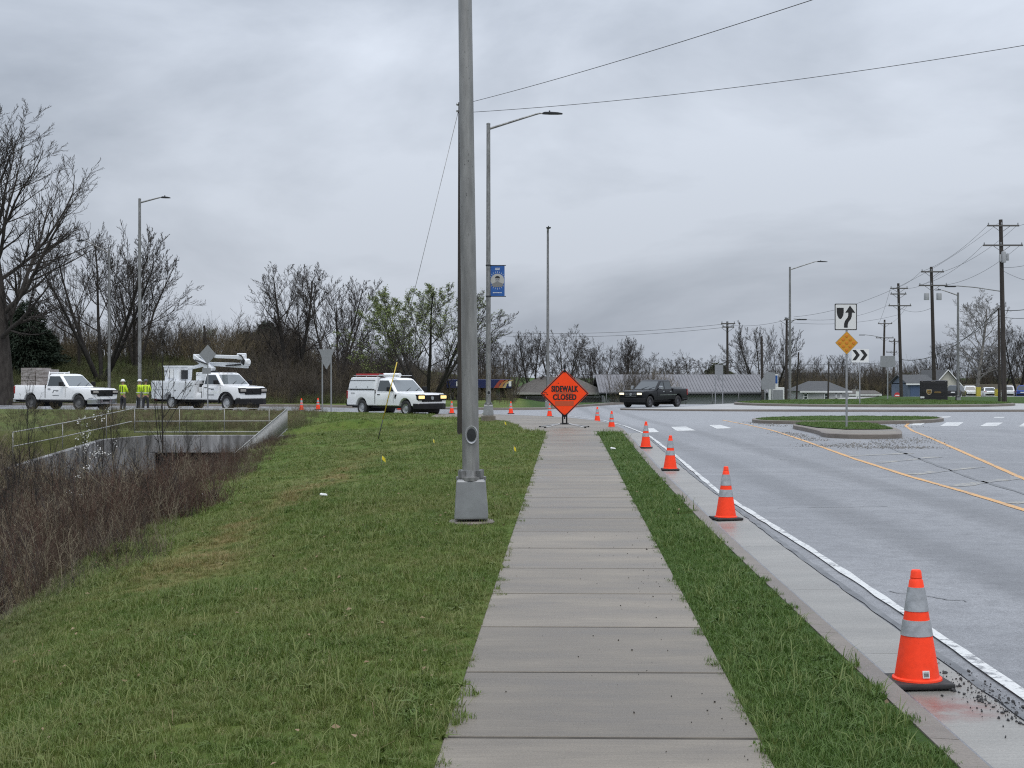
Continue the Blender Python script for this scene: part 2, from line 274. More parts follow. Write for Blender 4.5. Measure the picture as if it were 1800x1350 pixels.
class MB:
    """collects shapes into one mesh"""
    def __init__(s): s.bm = bmesh.new()
    def face(s, pts):
        return s.bm.faces.new([s.bm.verts.new(p) for p in pts])
    def poly_solid(s, pts, off):
        """closed polygon pts (3d, planar) extruded by vector off"""
        off = Vector(off); a = [s.bm.verts.new(Vector(p)) for p in pts]; b = [s.bm.verts.new(Vector(p) + off) for p in pts]; n = len(a)
        s.bm.faces.new(a[::-1]); s.bm.faces.new(b)
        for i in range(n): s.bm.faces.new((a[i], a[(i + 1) % n], b[(i + 1) % n], b[i]))
        return s
    def box(s, c, d, rz=0.0, ry=0.0, rx=0.0):
        R = Matrix.Rotation(rz, 3, 'Z') @ Matrix.Rotation(ry, 3, 'Y') @ Matrix.Rotation(rx, 3, 'X'); c = Vector(c)
        v = [s.bm.verts.new(c + R @ Vector((x * d[0] / 2, y * d[1] / 2, z * d[2] / 2))) for x in (-1, 1) for y in (-1, 1) for z in (-1, 1)]
        for f in ((0, 1, 3, 2), (4, 6, 7, 5), (0, 4, 5, 1), (2, 3, 7, 6), (0, 2, 6, 4), (1, 5, 7, 3)): s.bm.faces.new([v[i] for i in f])
        return s
    def tube(s, p0, p1, r0, r1=None, n=8, cap=True):
        return s.path([p0, p1], [r0, r0 if r1 is None else r1], n, cap)
    def path(s, pts, rad, n=6, cap=True):
        pts = [Vector(p) for p in pts]
        if isinstance(rad, (int, float)): rad = [rad] * len(pts)
        rings = []; ref = None
        for i, p in enumerate(pts):
            d = (pts[min(i + 1, len(pts) - 1)] - pts[max(i - 1, 0)]).normalized()
            if ref is None: ref = Vector((1, 0, 0)) if abs(d.x) < .9 else Vector((0, 1, 0))
            a = d.cross(ref).normalized(); b = d.cross(a).normalized(); ref = b.cross(d) if False else ref
            rings.append([s.bm.verts.new(p + (a * math.cos(t) + b * math.sin(t)) * rad[i]) for t in [2 * math.pi * k / n for k in range(n)]])
        for i in range(len(rings) - 1):
            for k in range(n):
                f = s.bm.faces.new((rings[i][k], rings[i][(k + 1) % n], rings[i + 1][(k + 1) % n], rings[i + 1][k])); f.smooth = True
        if cap: s.bm.faces.new(rings[0][::-1]); s.bm.faces.new(rings[-1])
        return s
    def lathe(s, prof, n=20, axis='z', c=(0, 0, 0), cap=True):
        c = Vector(c); rings = []
        for r, z in prof:
            ring = []
            for k in range(n):
                t = 2 * math.pi * k / n; x, y = r * math.cos(t), r * math.sin(t)
                p = (x, y, z) if axis == 'z' else ((x, z, y) if axis == 'y' else (z, x, y))
                ring.append(s.bm.verts.new(c + Vector(p)))
            rings.append(ring)
        for i in range(len(rings) - 1):
            for k in range(n): s.bm.faces.new((rings[i][k], rings[i][(k + 1) % n], rings[i + 1][(k + 1) % n], rings[i + 1][k])).smooth = True
        if cap and prof[0][0] > 1e-4: s.bm.faces.new(rings[0][::-1])
        if cap and prof[-1][0] > 1e-4: s.bm.faces.new(rings[-1])
        return s
    def loft(s, rings, cap=True, smooth=True):
        vs_ = [[s.bm.verts.new(p) for p in r] for r in rings]; n = len(vs_[0])
        for i in range(len(vs_) - 1):
            for k in range(n): s.bm.faces.new((vs_[i][k], vs_[i][(k + 1) % n], vs_[i + 1][(k + 1) % n], vs_[i + 1][k])).smooth = smooth
        if cap: s.bm.faces.new(vs_[0][::-1]); s.bm.faces.new(vs_[-1])
        return s
    def sweep(s, pts, sec, cap=True):
        """sec: list of (offset to the right, height) swept along 3d polyline pts (mitred in plan)"""
        pts = [Vector(p) for p in pts]; rings = []
        for i, p in enumerate(pts):
            d0 = (pts[i] - pts[i - 1]) if i else (pts[1] - pts[0]); d1 = (pts[i + 1] - pts[i]) if i < len(pts) - 1 else d0
            a = Vector((d0.y, -d0.x, 0)).normalized(); b = Vector((d1.y, -d1.x, 0)).normalized(); m_ = (a + b).normalized(); k = 1 / max(.4, m_.dot(a))
            rings.append([p + m_ * (o * k) + Vector((0, 0, h)) for o, h in sec])
        return s.loft(rings, cap, False)
    def sharp(s, ang=35):
        s.bm.normal_update(); lim = math.radians(ang)
        for e in s.bm.edges:
            if len(e.link_faces) == 2 and e.calc_face_angle(0) > lim: e.smooth = False
        return s
    def bevel(s, w, seg=2, ang=30):
        s.bm.normal_update(); es = [e for e in s.bm.edges if len(e.link_faces) == 2 and e.calc_face_angle(0) > math.radians(ang)]
        bmesh.ops.bevel(s.bm, geom=es, offset=w, segments=seg, affect='EDGES', profile=.6, clamp_overlap=True)
        return s
    def mesh(s, name, mat, sharp=35):
        bmesh.ops.recalc_face_normals(s.bm, faces=s.bm.faces[:]); s.sharp(sharp)
        me = bpy.data.meshes.new(name); s.bm.to_mesh(me); s.bm.free()
        if mat: me.materials.append(mat)
        return me
    def build(s, name, mat, parent=None, loc=(0, 0, 0), rot=(0, 0, 0)):
        return link(name, s.mesh(name, mat), parent, loc, rot)

# ------------------------------------------------------------------ the lie of the land (x right, y away from the camera, metres)
def S(a, b, t):
    t = np.clip((t - a) / (b - a), 0, 1); return t * t * (3 - 2 * t)
def XL(y): return -.344 + (y - 6.49) * .0378                      # sidewalk left edge
def XR(y): return 1.188 + (y - 6.4) * .0402                       # sidewalk right edge
KP = np.array([(-14, 1.70), (0, 2.02), (6.35, 2.19), (15.6, 2.43), (26.1, 2.82), (33, 3.13), (44.2, 3.66), (48, 3.85)])
def KX(y): return np.interp(y, KP[:, 0], KP[:, 1])                # road-side face of the kerb
def XB(y): return -3.5 - .112 * np.clip(y, 0, 62)                 # where mown lawn meets brush
def base(x, y):
    x = np.asarray(x, float); y = np.asarray(y, float)
    z = -.22 * S(40, 75, y) + .15 * S(-4, -14, x) * S(60, 76, y)
    rt = S(37.5, 40.5, x); mid = S(0, 8, x) * (1 - rt)
    z = z - mid * (1.3 * S(106, 130, y) + .8 * S(130, 160, y)) - rt * (.2 * S(102, 112, y) + .75 * S(150, 195, y))
    return z
def zroad(x, y): return base(x, y) - .14
def land(x, y):
    x = np.asarray(x, float); y = np.asarray(y, float); b = base(x, y)
    xb = XB(y); xc = XL(y) - .9; s = np.clip((xc - x) / (xc - xb), 0, 1)
    d = np.clip(xb - x, 0, None); sl = .52 + .45 * S(42, 56, y)
    z = -.75 * s ** 1.35 - np.minimum(d * sl, 2.35)
    far = np.clip(xb - 9.0 - x, 0, None); z = z + np.minimum(far * .42, 2.9)
    w = 1 - S(62.2, 62.9, y)
    z2 = -.55 * (1 - S(62.5, 73, y)) * S(-7, -11, x)
    z = b + w * z + (1 - w) * z2
    z = z + 3.3 * S(99, 118, y) * S(-9, -20, x)
    u = S(-1.2, -3.0, x) * (1 - S(58, 61, y))
    z = z + u * (.05 * np.sin(x * 1.7 + y * .6) + .035 * np.sin(x * .9 - y * 1.3) + .03 * np.sin(2.3 * y + x))
    return z
def zl(x, y): return float(land(x, y))
def at(px, py, D): return Vector(((px - CX) / F * D, D, H - (py - HY) / F * D))
def gnd(px, py, fn=zroad):
    """the ground point seen at a photo pixel: walk along the ray to the surface fn"""
    D = F * 1.9 / max(py - HY, 1)
    for _ in range(30): D = F * (H - float(fn((px - CX) / F * D, D))) / (py - HY)
    return ((px - CX) / F * D, D)

# ------------------------------------------------------------------ ground, road and pavement outlines
kerb_line = [(float(KX(y)), y) for y in (-14, 0, 4, 8.65, 12.5, 16.75, 22, 28, 35.3, 42, 48)] + [(3.98, 54), (3.75, 60), (2.8, 66.5), (1.6, 70), (-.6, 73.2), (-4, 74.9), (-12, 75.6), (-25, 78), (-45, 84), (-90, 97)]
far_line = [(-90, 110), (-45, 99), (-15, 92), (0, 88.6), (2, 89.6), (4.6, 97), (8.5, 109), (16, 117), (27, 120), (38, 117), (46, 109), (60, 104), (120, 100)]
right_line = [(120, 82), (60, 74.5), (34, 71), (26, 66.5), (21.4, 58), (18.2, 46), (14.8, 28), (11.6, 10), (10.3, -14)]
ROAD = kerb_line + far_line + right_line
WALK = [(float(XL(-6)), -6), (float(XL(45)), 45), (float(XR(45)), 45), (float(XR(-6)), -6)]
KI = .16
def off_line(pts, o):
    r = []
    for i, p in enumerate(pts):
        a = Vector(pts[max(i - 1, 0)]); b = Vector(pts[min(i + 1, len(pts) - 1)]); d = (b - a).normalized(); r.append((p[0] - d.y * o, p[1] + d.x * o))
    return r
inner = off_line(kerb_line, KI)
pl_out = [p for p in inner if 44.9 < p[1] < 75 and p[0] > -5]
PLAZA = [(float(XL(45)), 45.03), (.35, 46.5), (.15, 53), (-.25, 60), (-1.3, 64.5), (-4, 67.5)] + pl_out[::-1] + [(inner[9][0] + .12, 45.03)]

def tri_area(polys, pts):
    V = [Vector(p) for p in pts]; E = []
    for pg in polys:
        n0 = len(V); V += [Vector(p) for p in pg]; E += [(n0 + i, n0 + (i + 1) % len(pg)) for i in range(len(pg))]
    r = delaunay_2d_cdt(V, E, [], 0, 1e-4)
    return np.array([(v.x, v.y) for v in r[0]]), np.array([t for t in r[2] if len(t) == 3])
def inside(P, poly):
    x, y = P[:, 0], P[:, 1]; c = np.zeros(len(P), bool); n = len(poly)
    for i in range(n):
        x0, y0 = poly[i]; x1, y1 = poly[i - 1]
        if y0 == y1: continue
        k = ((y0 > y) != (y1 > y)) & (x < (x1 - x0) * (y - y0) / (y1 - y0) + x0); c ^= k
    return c
def grid(x0, x1, y0, y1, s):
    a, b = np.meshgrid(np.arange(x0, x1, s), np.arange(y0, y1, s)); k = (np.arange(a.shape[0]) % 2)[:, None] * s * .5
    return np.stack([(a + k).ravel() + 1e-3, b.ravel() + 1e-3], 1)
GP = np.concatenate([grid(-14, 12, -8, 34, .6), grid(-32, 22, 34, 60, 1.0), grid(-32, 6, 60, 64.5, .3), grid(-46, 22, 64.5, 80, 1.3), grid(-70, 80, 80, 150, 3.0), grid(-70, -14, 0, 80, 3.5),
                     grid(-160, 200, 150, 330, 14), grid(-1500, 1500, 330, 2600, 120), grid(80, 1500, -200, 330, 70), grid(-1500, -70, -200, 330, 70)])
ROAD = off_line(kerb_line, .1) + off_line(far_line, .1) + off_line(right_line, .1)      # the road sheet runs in under the kerbs
V2, T = tri_area([ROAD, WALK, PLAZA], [tuple(p) for p in GP])
cen = V2[T].mean(1); in_road, in_walk, in_pl = inside(cen, ROAD), inside(cen, WALK), inside(cen, PLAZA)
def sheet(name, sel, fz, mat):
    t = T[sel]; u, inv = np.unique(t, return_inverse=True); v = V2[u]; z = fz(v[:, 0], v[:, 1])
    o = link(name, np_mesh(name, np.column_stack([v, z]), inv.reshape(-1, 3), mat, True)); return setp(o, kind='structure')
ground = sheet('ground', ~(in_road | in_walk | in_pl), land, MATS['lawn'])
road = sheet('road', in_road, zroad, MATS['asphalt'])

# sidewalk slabs, square, each its own piece
rnd = random.Random(5)
walk = structure('sidewalk'); JOINT = M('joint_silt', (0.035, 0.030, 0.025), (0.075, 0.065, 0.05), scale=3, rough=1, world_pos=True)
def slab(parent, poly, mat, fz, thick=.11, name='slab', bev=.006, lift=0.0):
    mb = MB(); tilt = rnd.uniform(-.001, .001)
    top = [Vector((x, y, float(fz(x, y)) + lift + tilt)) for x, y in poly]
    mb.poly_solid([p - Vector((0, 0, thick)) for p in top], (0, 0, thick))
    if bev: mb.bevel(bev, 1, 60)
    o = mb.build(name, mat, parent); o['tone'] = rnd.uniform(-.14, .12); return o
y = -5.2; YJ = []
while y < 44.8:
    y1 = min(y + 1.50, 45.0); sk = -.03                              # joints run a little askew
    slab(walk, [(XL(y) , y + .018), (XR(y), y + .018 + sk), (XR(y1), y1 - .018 + sk), (XL(y1), y1 - .018)], C_WALK, lambda x, y: base(x, y) + .012)
    jw = rnd.uniform(.6, 1.0)                                        # tooled joint packed with dark silt
    link('joint', np_mesh('joint', [(XL(y1), y1 - .03, float(base(1, y1)) + .0092), (XR(y1), y1 - .03 + sk, float(base(1, y1)) + .0092), (XR(y1), y1 + .03 + sk, float(base(1, y1)) + .0092), (XL(y1), y1 + .03, float(base(1, y1)) + .0092)], [(0, 1, 2, 3)], JOINT), walk)
    y = y1
def clip_y(poly, lo, hi):
    for s_, lim in ((1, lo), (-1, -hi)):
        r = []
        for i in range(len(poly)):
            a, b = poly[i - 1], poly[i]; fa, fb = a[1] * s_ - lim, b[1] * s_ - lim
            if fa * fb < 0: t = fa / (fa - fb); r.append((a[0] + (b[0] - a[0]) * t, a[1] + (b[1] - a[1]) * t))
            if fb >= 0: r.append(b)
        poly = r
    return poly
bedm = M('sand_bed', (0.05, 0.045, 0.04), rough=1)
link('sand_bed', np_mesh('sand_bed', [(XL(yy) + a, yy, float(base(1, yy)) - .05) if not a else (XR(yy), yy, float(base(1, yy)) - .05) for yy in np.arange(-6, 46, 4) for a in (0, 1)], [(2 * i, 2 * i + 1, 2 * i + 3, 2 * i + 2) for i in range(12)], bedm), walk)
plaza = structure('corner_plaza'); y = 45.03
while y < 75:
    y1 = y + 1.8; pg = clip_y(PLAZA, y + .012, y1 - .012)
    if len(pg) > 2: slab(plaza, pg, C_WALK, lambda x, y: base(x, y) + .006, bev=0)
    y = y1
pv, pt = tri_area([PLAZA], [tuple(p) for p in grid(-4, 4, 45, 75, 2.0)]); pt = pt[inside(pv[pt].mean(1), PLAZA)]
link('sand_bed', np_mesh('plaza_bed', np.column_stack([pv, base(pv[:, 0], pv[:, 1]) - .06]), pt, bedm), plaza)
# kerb and gutter along our side, in cast lengths
def resample(pts, step):
    r = [Vector(pts[0])]
    for a, b in zip(pts[:-1], pts[1:]):
        a, b = Vector(a), Vector(b); n = max(1, round((b - a).length / step))
        r += [a + (b - a) * (i / n) for i in range(1, n + 1)]
    return r
kerb = structure('kerb'); gut = structure('gutter')
near = resample(kerb_line[:11], 1.0)
def z3(p, fn, dz=0.0): return Vector((p[0], p[1], float(fn(p[0], p[1])) + dz))
i = 0
while i < len(near) - 1:
    seg = near[i:i + 4]
    if len(seg) < 2: break
    def pull(sg):
        a, b = (sg[1] - sg[0]).normalized() * .004, (sg[-2] - sg[-1]).normalized() * .004; return [sg[0] + a] + sg[1:-1] + [sg[-1] + b]
    sg = pull(seg)
    MB().sweep([z3(p, zroad) for p in sg], [(.02, -.12), (.015, .0), (-.005, .115), (-.022, .141), (-.165, .149), (-.165, -.12)]).build('kerb_stone', C_KERB, kerb)['tone'] = rnd.uniform(-.08, .08)
    MB().sweep([z3(p, zroad) for p in sg], [(.60, -.08), (.60, .006), (.0, -.002), (.0, -.08)]).build('gutter_pan', C_GUT, gut)['tone'] = rnd.uniform(-.07, .07)
    i += 3
for nm, pts in (('bend', kerb_line[10:]), ('far', far_line), ('right', right_line)):
    ps = resample(pts, 2.0)
    MB().sweep([z3(p, zroad) for p in ps], [(.02, -.2), (.01, .0), (-.01, .115), (-.03, .141), (-.18, .149), (-.18, -.2)]).build('kerb_run', C_KERB, kerb)

# painted lines and patches, each a thin sheet above the road
marks = structure('road_markings')
def strip(name, pts, w, mat, dz=.005, parent=marks, step=1.0, jag=0.0):
    ps = resample(pts, step); V = []; Fc = []
    for i, p in enumerate(ps):
        d = (ps[min(i + 1, len(ps) - 1)] - ps[max(i - 1, 0)]).normalized(); n_ = Vector((d.y, -d.x)); 
        for sgn in (-1, 1):
            q = p + n_ * (sgn * (w / 2 + (rnd.uniform(-jag, jag) if jag else 0))); V.append((q.x, q.y, float(zroad(q.x, q.y)) + dz))
    for i in range(len(ps) - 1): Fc.append((2 * i, 2 * i + 1, 2 * i + 3, 2 * i + 2))
    return link(name, np_mesh(name, V, Fc, mat), parent)
TAR = M('tar_seam', (0.075, 0.078, 0.084), (0.15, 0.155, 0.16), scale=3, rough=.4, world_pos=True)
seam = [(KX(y) + .645, y) for y in np.arange(-10, 50, .35)]
strip('tar_seam', seam, .06, TAR, .009, step=.35, jag=.016)
edge = [(2.75, -4), (2.92, 3)] + [gnd(*p) for p in ((1800, 1225), (1600, 1085), (1420, 964), (1340, 914), (1265, 867), (1195, 808))] + [gnd(1140, 766), gnd(1098, 749), gnd(1060, 739), gnd(1000, 731)]
strip('edge_line', edge, .088, PAINT_W, .013, step=.5, jag=.012)
yl = [gnd(2400, 1075)] + [gnd(*p) for p in ((1800, 897), (1700, 866), (1600, 838), (1500, 806), (1405, 772), (1355, 756), (1310, 746), (1270, 738.5))]
yr = [gnd(2300, 1060)] + [gnd(*p) for p in ((1800, 842), (1700, 798), (1640, 772), (1605, 758), (1592, 749), (1597, 744.5), (1612, 742))]
strip('yellow_line', yl, .12, PAINT_Y, .006, step=.6, jag=.01); strip('yellow_line', yr, .12, PAINT_Y, .006, step=.6, jag=.01)
for a, b in (((1440, 800), (1530, 793)), ((1490, 802), (1600, 797)), ((1545, 814), (1648, 803)), ((1602, 834), (1720, 821)), ((1680, 855), (1800, 838)), ((1775, 885), (1890, 870))):
    if a[0] > 1460: strip('hatch_line', [gnd(*a), gnd(*b)], .28, PAINT_F, .005, step=.4, jag=.05)
def crack(p, q, n_=14, w=.018):
    p, q = Vector(gnd(*p)), Vector(gnd(*q)); nrm = Vector((-(q - p).y, (q - p).x)).normalized(); ps = [p + (q - p) * (i / n_) + nrm * rnd.uniform(-.06, .06) for i in range(n_ + 1)]
    strip('crack', [tuple(v) for v in ps], w, TAR, .0045, step=9, jag=w * .3)
for pq in (((1365, 893), (1560, 890)), ((1420, 812), (1360, 806)), ((1560, 1040), (1700, 1058)), ((1290, 780), (1420, 786))): crack(*pq)
strip('tar_seam', [gnd(1530, 775), gnd(1620, 808), gnd(1700, 838), gnd(1800, 868), gnd(1980, 930)], .09, TAR, .005, step=.5, jag=.03)
def quad_mark(pxs):
    q = [gnd(*p) for p in pxs]; V = [(x, y, float(zroad(x, y)) + .006) for x, y in q]; link('crosswalk_block', np_mesh('crosswalk_block', V, [(0, 1, 2, 3)], PAINT_W), marks)
for pxs in (((1137, 753), (1149, 753), (1159, 760), (1140, 760.5)), ((1179, 750.5), (1206, 750), (1223, 757), (1190, 758)), ((1246, 747.5), (1266, 747), (1287, 753), (1260, 754)),
            ((1608, 743), (1630, 742), (1618, 748), (1597, 748)), ((1664, 742.5), (1694, 742.5), (1684, 749), (1652, 749)), ((1735, 743), (1763, 743), (1752, 749.5), (1722, 749.5)), ((1800, 743.5), (1830, 743.5), (1822, 750), (1790, 750)),
            ((1640, 733), (1672, 732), (1668, 734), (1636, 735)), ((1748, 733), (1766, 733), (1765, 734.5), (1747, 734.5))): quad_mark(pxs)
strip('edge_line', [(-30, 90), (-14, 89.6), (-9, 88.8)], .15, PAINT_W, .006)

# islands: kerb ring, paved or planted top
def smooth_poly(pts, n=2):
    for _ in range(n):
        r = []
        for i in range(len(pts)):
            a, b = Vector(pts[i]), Vector(pts[(i + 1) % len(pts)]); r += [a * .75 + b * .25, a * .25 + b * .75]
        pts = [tuple(p) for p in r]
    return pts
def inset(pts, d):
    n = len(pts); r = []; area = sum(pts[i - 1][0] * pts[i][1] - pts[i][0] * pts[i - 1][1] for i in range(n)); sg = 1 if area > 0 else -1
    for i in range(n):
        a, b = Vector(pts[i - 1]), Vector(pts[(i + 1) % n]); t = (b - a).normalized(); r.append((pts[i][0] - t.y * d * sg, pts[i][1] + t.x * d * sg))
    return r
def island(name, label_kerb, poly, kh, kw, top_mat, dome=0.0, top_dz=-.02, ref=None):
    st = structure(name); inn = inset(poly, kw); mb = MB()
    for i in range(len(poly)):
        j = (i + 1) % len(poly); a, b, c_, d = poly[i], poly[j], inn[j], inn[i]
        mid = inset([a, b, c_, d], 0)
        lo = [z3(p, zroad, -.1) for p in (a, b)]; hi = [z3(p, zroad, kh - .02) for p in (a, b)]
        ch = [z3((p[0] + (q[0] - p[0]) * .2, p[1] + (q[1] - p[1]) * .2), zroad, kh) for p, q in ((a, d), (b, c_))]; ti = [z3(p, zroad, kh + .003) for p in (d, c_)]
        mb.face((lo[0], lo[1], hi[1], hi[0])); mb.face((hi[0], hi[1], ch[1], ch[0])); mb.face((ch[0], ch[1], ti[1], ti[0]))
        mb.face((ti[0], ti[1], z3(c_, zroad, kh - .08), z3(d, zroad, kh - .08)))
    bmesh.ops.remove_doubles(mb.bm, verts=mb.bm.verts[:], dist=.001)
    mb.build('kerb_ring', C_KERB, st)
    xs = [p[0] for p in inn]; ys = [p[1] for p in inn]; cx0, cy0 = sum(xs) / len(xs), sum(ys) / len(ys)
    stp = max(.5, (max(ys) - min(ys)) / 14); gp = grid(min(xs), max(xs), min(ys), max(ys), stp); gp = gp[inside(gp, inset(inn, .15))]
    v, t = tri_area([inn], [tuple(p) for p in gp]); t = t[inside(v[t].mean(1), inn)]
    rr = np.hypot((v[:, 0] - cx0) / (max(xs) - min(xs)) * 2, (v[:, 1] - cy0) / (max(ys) - min(ys)) * 2)
    z = zroad(v[:, 0], v[:, 1]) * 0 + np.array([float(zroad(a, b)) for a, b in v]) + kh + top_dz + dome * np.clip(1 - rr ** 2, 0, 1)
    if ref is not None: z = np.maximum(z, z)
    o = link('grass_top' if top_mat is MATS['lawn'] else 'paved_top', np_mesh(name, np.column_stack([v, z]), t, top_mat, True), st)
    return st, inn
I_FRONT = [(9.75, 43.9), (10.25, 46.4), (10.8, 56), (14.4, 56), (13.6, 49), (12.35, 44), (11.9, 42.9), (10.4, 42.7)]
I_GRASS = [(10.35, 46.6), (10.75, 56), (14.4, 56), (13.55, 49), (13.0, 46.6)]
I_BACK = [(10.7, 63.5), (11.0, 59.6), (16.2, 59.2), (19.5, 63.2), (20.8, 67), (20.6, 69.2), (16, 70.2), (12.4, 68)]
st1, inn1 = island('splitter_nose', '', smooth_poly(I_FRONT, 2), .15, .16, C_WALK, 0, .0)
# planted bed behind the paved nose
v_, t_ = tri_area([inset(smooth_poly(I_GRASS, 1), .22)], [tuple(p) for p in grid(10.5, 14.5, 46.6, 56, .7)]); bed = inset(smooth_poly(I_GRASS, 1), .22)
t_ = t_[inside(v_[t_].mean(1), bed)]
link('grass_top', np_mesh('bed', np.column_stack([v_, [float(zroad(a, b)) + .175 for a, b in v_]]), t_, MATS['lawn'], True), st1)
st2, inn2 = island('splitter_island', '', smooth_poly(I_BACK, 2), .15, .16, MATS['lawn'], .05)
A_POLY = [(6.3, 89.4), (8.2, 87.3), (13, 85.4), (20, 84.3), (28, 84.2), (37, 85), (43, 88), (45, 95), (43, 102), (37, 107), (26, 109.5), (17.5, 106.5), (14.2, 101), (13, 95.5), (10.5, 91.2)]
st3, inn3 = island('truck_apron', '', smooth_poly(A_POLY, 2), .11, .25, C_APRON, .06, .0)
C_ISL = [(25.3 + 9.6 * math.cos(a), 98 + 8.6 * math.sin(a)) for a in np.linspace(0, 2 * math.pi, 40, endpoint=False)]
st4 = structure('central_island'); inn4 = inset(C_ISL, .2); mb = MB()
def zap(x, y, d): return Vector((x, y, -.36 + d))
for i in range(40):
    j = (i + 1) % 40; a, b, c_, d = C_ISL[i], C_ISL[j], inn4[j], inn4[i]
    mb.face((zap(*a, 0), zap(*b, 0), zap(*b, .30), zap(*a, .30))); mb.face((zap(*a, .30), zap(*b, .30), zap(*c_, .33), zap(*d, .33)))
mb.build('kerb_ring', C_KERB, st4)
gp = grid(15, 36, 88, 108, 1.0); gp = gp[inside(gp, inset(inn4, .3))]; v_, t_ = tri_area([inn4], [tuple(p) for p in gp]); t_ = t_[inside(v_[t_].mean(1), inn4)]
rr = np.hypot((v_[:, 0] - 25.3) / 9.4, (v_[:, 1] - 98) / 8.4)
link('grass_top', np_mesh('isl', np.column_stack([v_, -.36 + .32 + .16 * np.clip(1 - rr ** 2, 0, 1)]), t_, MATS['lawn'], True), st4)
def z_isl(x, y): return -.36 + .32 + .16 * max(0, 1 - ((x - 25.3) / 9.4) ** 2 - ((y - 98) / 8.4) ** 2)

# ------------------------------------------------------------------ trees and brush
def norm(v): return v / np.maximum(np.linalg.norm(v, axis=-1, keepdims=True), 1e-9)
def grow(rg, p0, d0, length, r0, seg, up, gn, taper=.35):
    """grow n branches at once: returns paths (n,seg+1,3) and radii"""
    n = len(p0); P = np.zeros((n, seg + 1, 3)); P[:, 0] = p0; d = norm(d0.copy()); st = (length / seg)[:, None]
    for i in range(seg):
        d = norm(d + np.array([0, 0, 1.0]) * (up / seg) + rg.normal(0, gn / math.sqrt(seg), (n, 3))); P[:, i + 1] = P[:, i] + d * st
    t = np.linspace(0, 1, seg + 1); R = r0[:, None] * (1 - (1 - taper) * t[None]); return P, R
def spawn(rg, P, R, Ln, k, t0, ang, lr, rr, az_flat=0.0, env=None):
    n, s1, _ = P.shape; s = s1 - 1; idx = np.repeat(np.arange(n), k)
    t = t0 + (1 - t0) * (np.tile((np.arange(k) + .5) / k, n) + rg.uniform(-.5, .5, n * k) / k); t = np.clip(t, t0, .995)
    f = t * s; i = np.minimum(f.astype(int), s - 1); w = (f - i)[:, None]
    p = P[idx, i] * (1 - w) + P[idx, i + 1] * w; tan = norm(P[idx, i + 1] - P[idx, i]); r = R[idx, i] * (1 - w[:, 0]) + R[idx, i + 1] * w[:, 0]
    rv = norm(rg.normal(0, 1, (len(idx), 3)) * np.array([1, 1, 1 - az_flat])); side = norm(rv - tan * (rv * tan).sum(1, keepdims=True))
    a0 = ang if not isinstance(ang, tuple) else ang[0] + (ang[1] - ang[0]) * (t - t0) / (1 - t0)
    if env is not None: ph_ = np.arange(len(idx)) * 2.4 + rg.normal(0, .3, len(idx)); rv = np.column_stack([np.cos(ph_), np.sin(ph_), 0 * ph_]); side = norm(rv - tan * (rv * tan).sum(1, keepdims=True))
    a = (a0 + rg.normal(0, .16, len(idx)))[:, None]; d = tan * np.cos(a) + side * np.sin(a)
    ln = Ln[idx] * lr * (1.15 - .65 * t) * rg.uniform(.65, 1.25, len(idx))
    if env is not None:                                              # main limbs reach out to a rounded crown outline
        zc, rx, rz_ = env; q = (p - np.array([0, 0, zc])) / np.array([rx, rx, rz_]); e = (d + np.array([0, 0, .25])) / np.array([rx, rx, rz_]); A = (e * e).sum(1); B = (q * e).sum(1); C = (q * q).sum(1) - 1
        ln = np.clip((-B + np.sqrt(np.maximum(B * B - A * C, 0))) / A, .6, 99) * rg.uniform(.72, 1.0, len(idx))
    return p, d, ln, r * rr
def tubes(P, R, k):
    n, s1, _ = P.shape; tan = np.zeros_like(P); tan[:, 1:-1] = P[:, 2:] - P[:, :-2]; tan[:, 0] = P[:, 1] - P[:, 0]; tan[:, -1] = P[:, -1] - P[:, -2]; tan = norm(tan)
    ref = np.where(np.abs(tan[..., 2:3]) < .8, np.array([0, 0, 1.0]), np.array([1.0, 0, 0])); a = norm(np.cross(tan, ref)); b = np.cross(tan, a)
    th = np.arange(k) * 2 * math.pi / k
    V = P[:, :, None] + (a[:, :, None] * np.cos(th)[None, None, :, None] + b[:, :, None] * np.sin(th)[None, None, :, None]) * R[:, :, None, None]
    base_ = (np.arange(n) * s1 * k)[:, None, None] + (np.arange(s1 - 1) * k)[None, :, None]; kk = np.arange(k)[None, None]; k2 = (np.arange(k) + 1) % k
    q = np.stack([base_ + kk, base_ + k2[None, None], base_ + k + k2[None, None], base_ + k + kk], -1)
    return V.reshape(-1, 3), q.reshape(-1, 4)
def join(parts):
    Vs, Fs, o = [], [], 0
    for V, f in parts: Vs.append(V); Fs.append(f + o); o += len(V)
    return np.concatenate(Vs), np.concatenate(Fs)
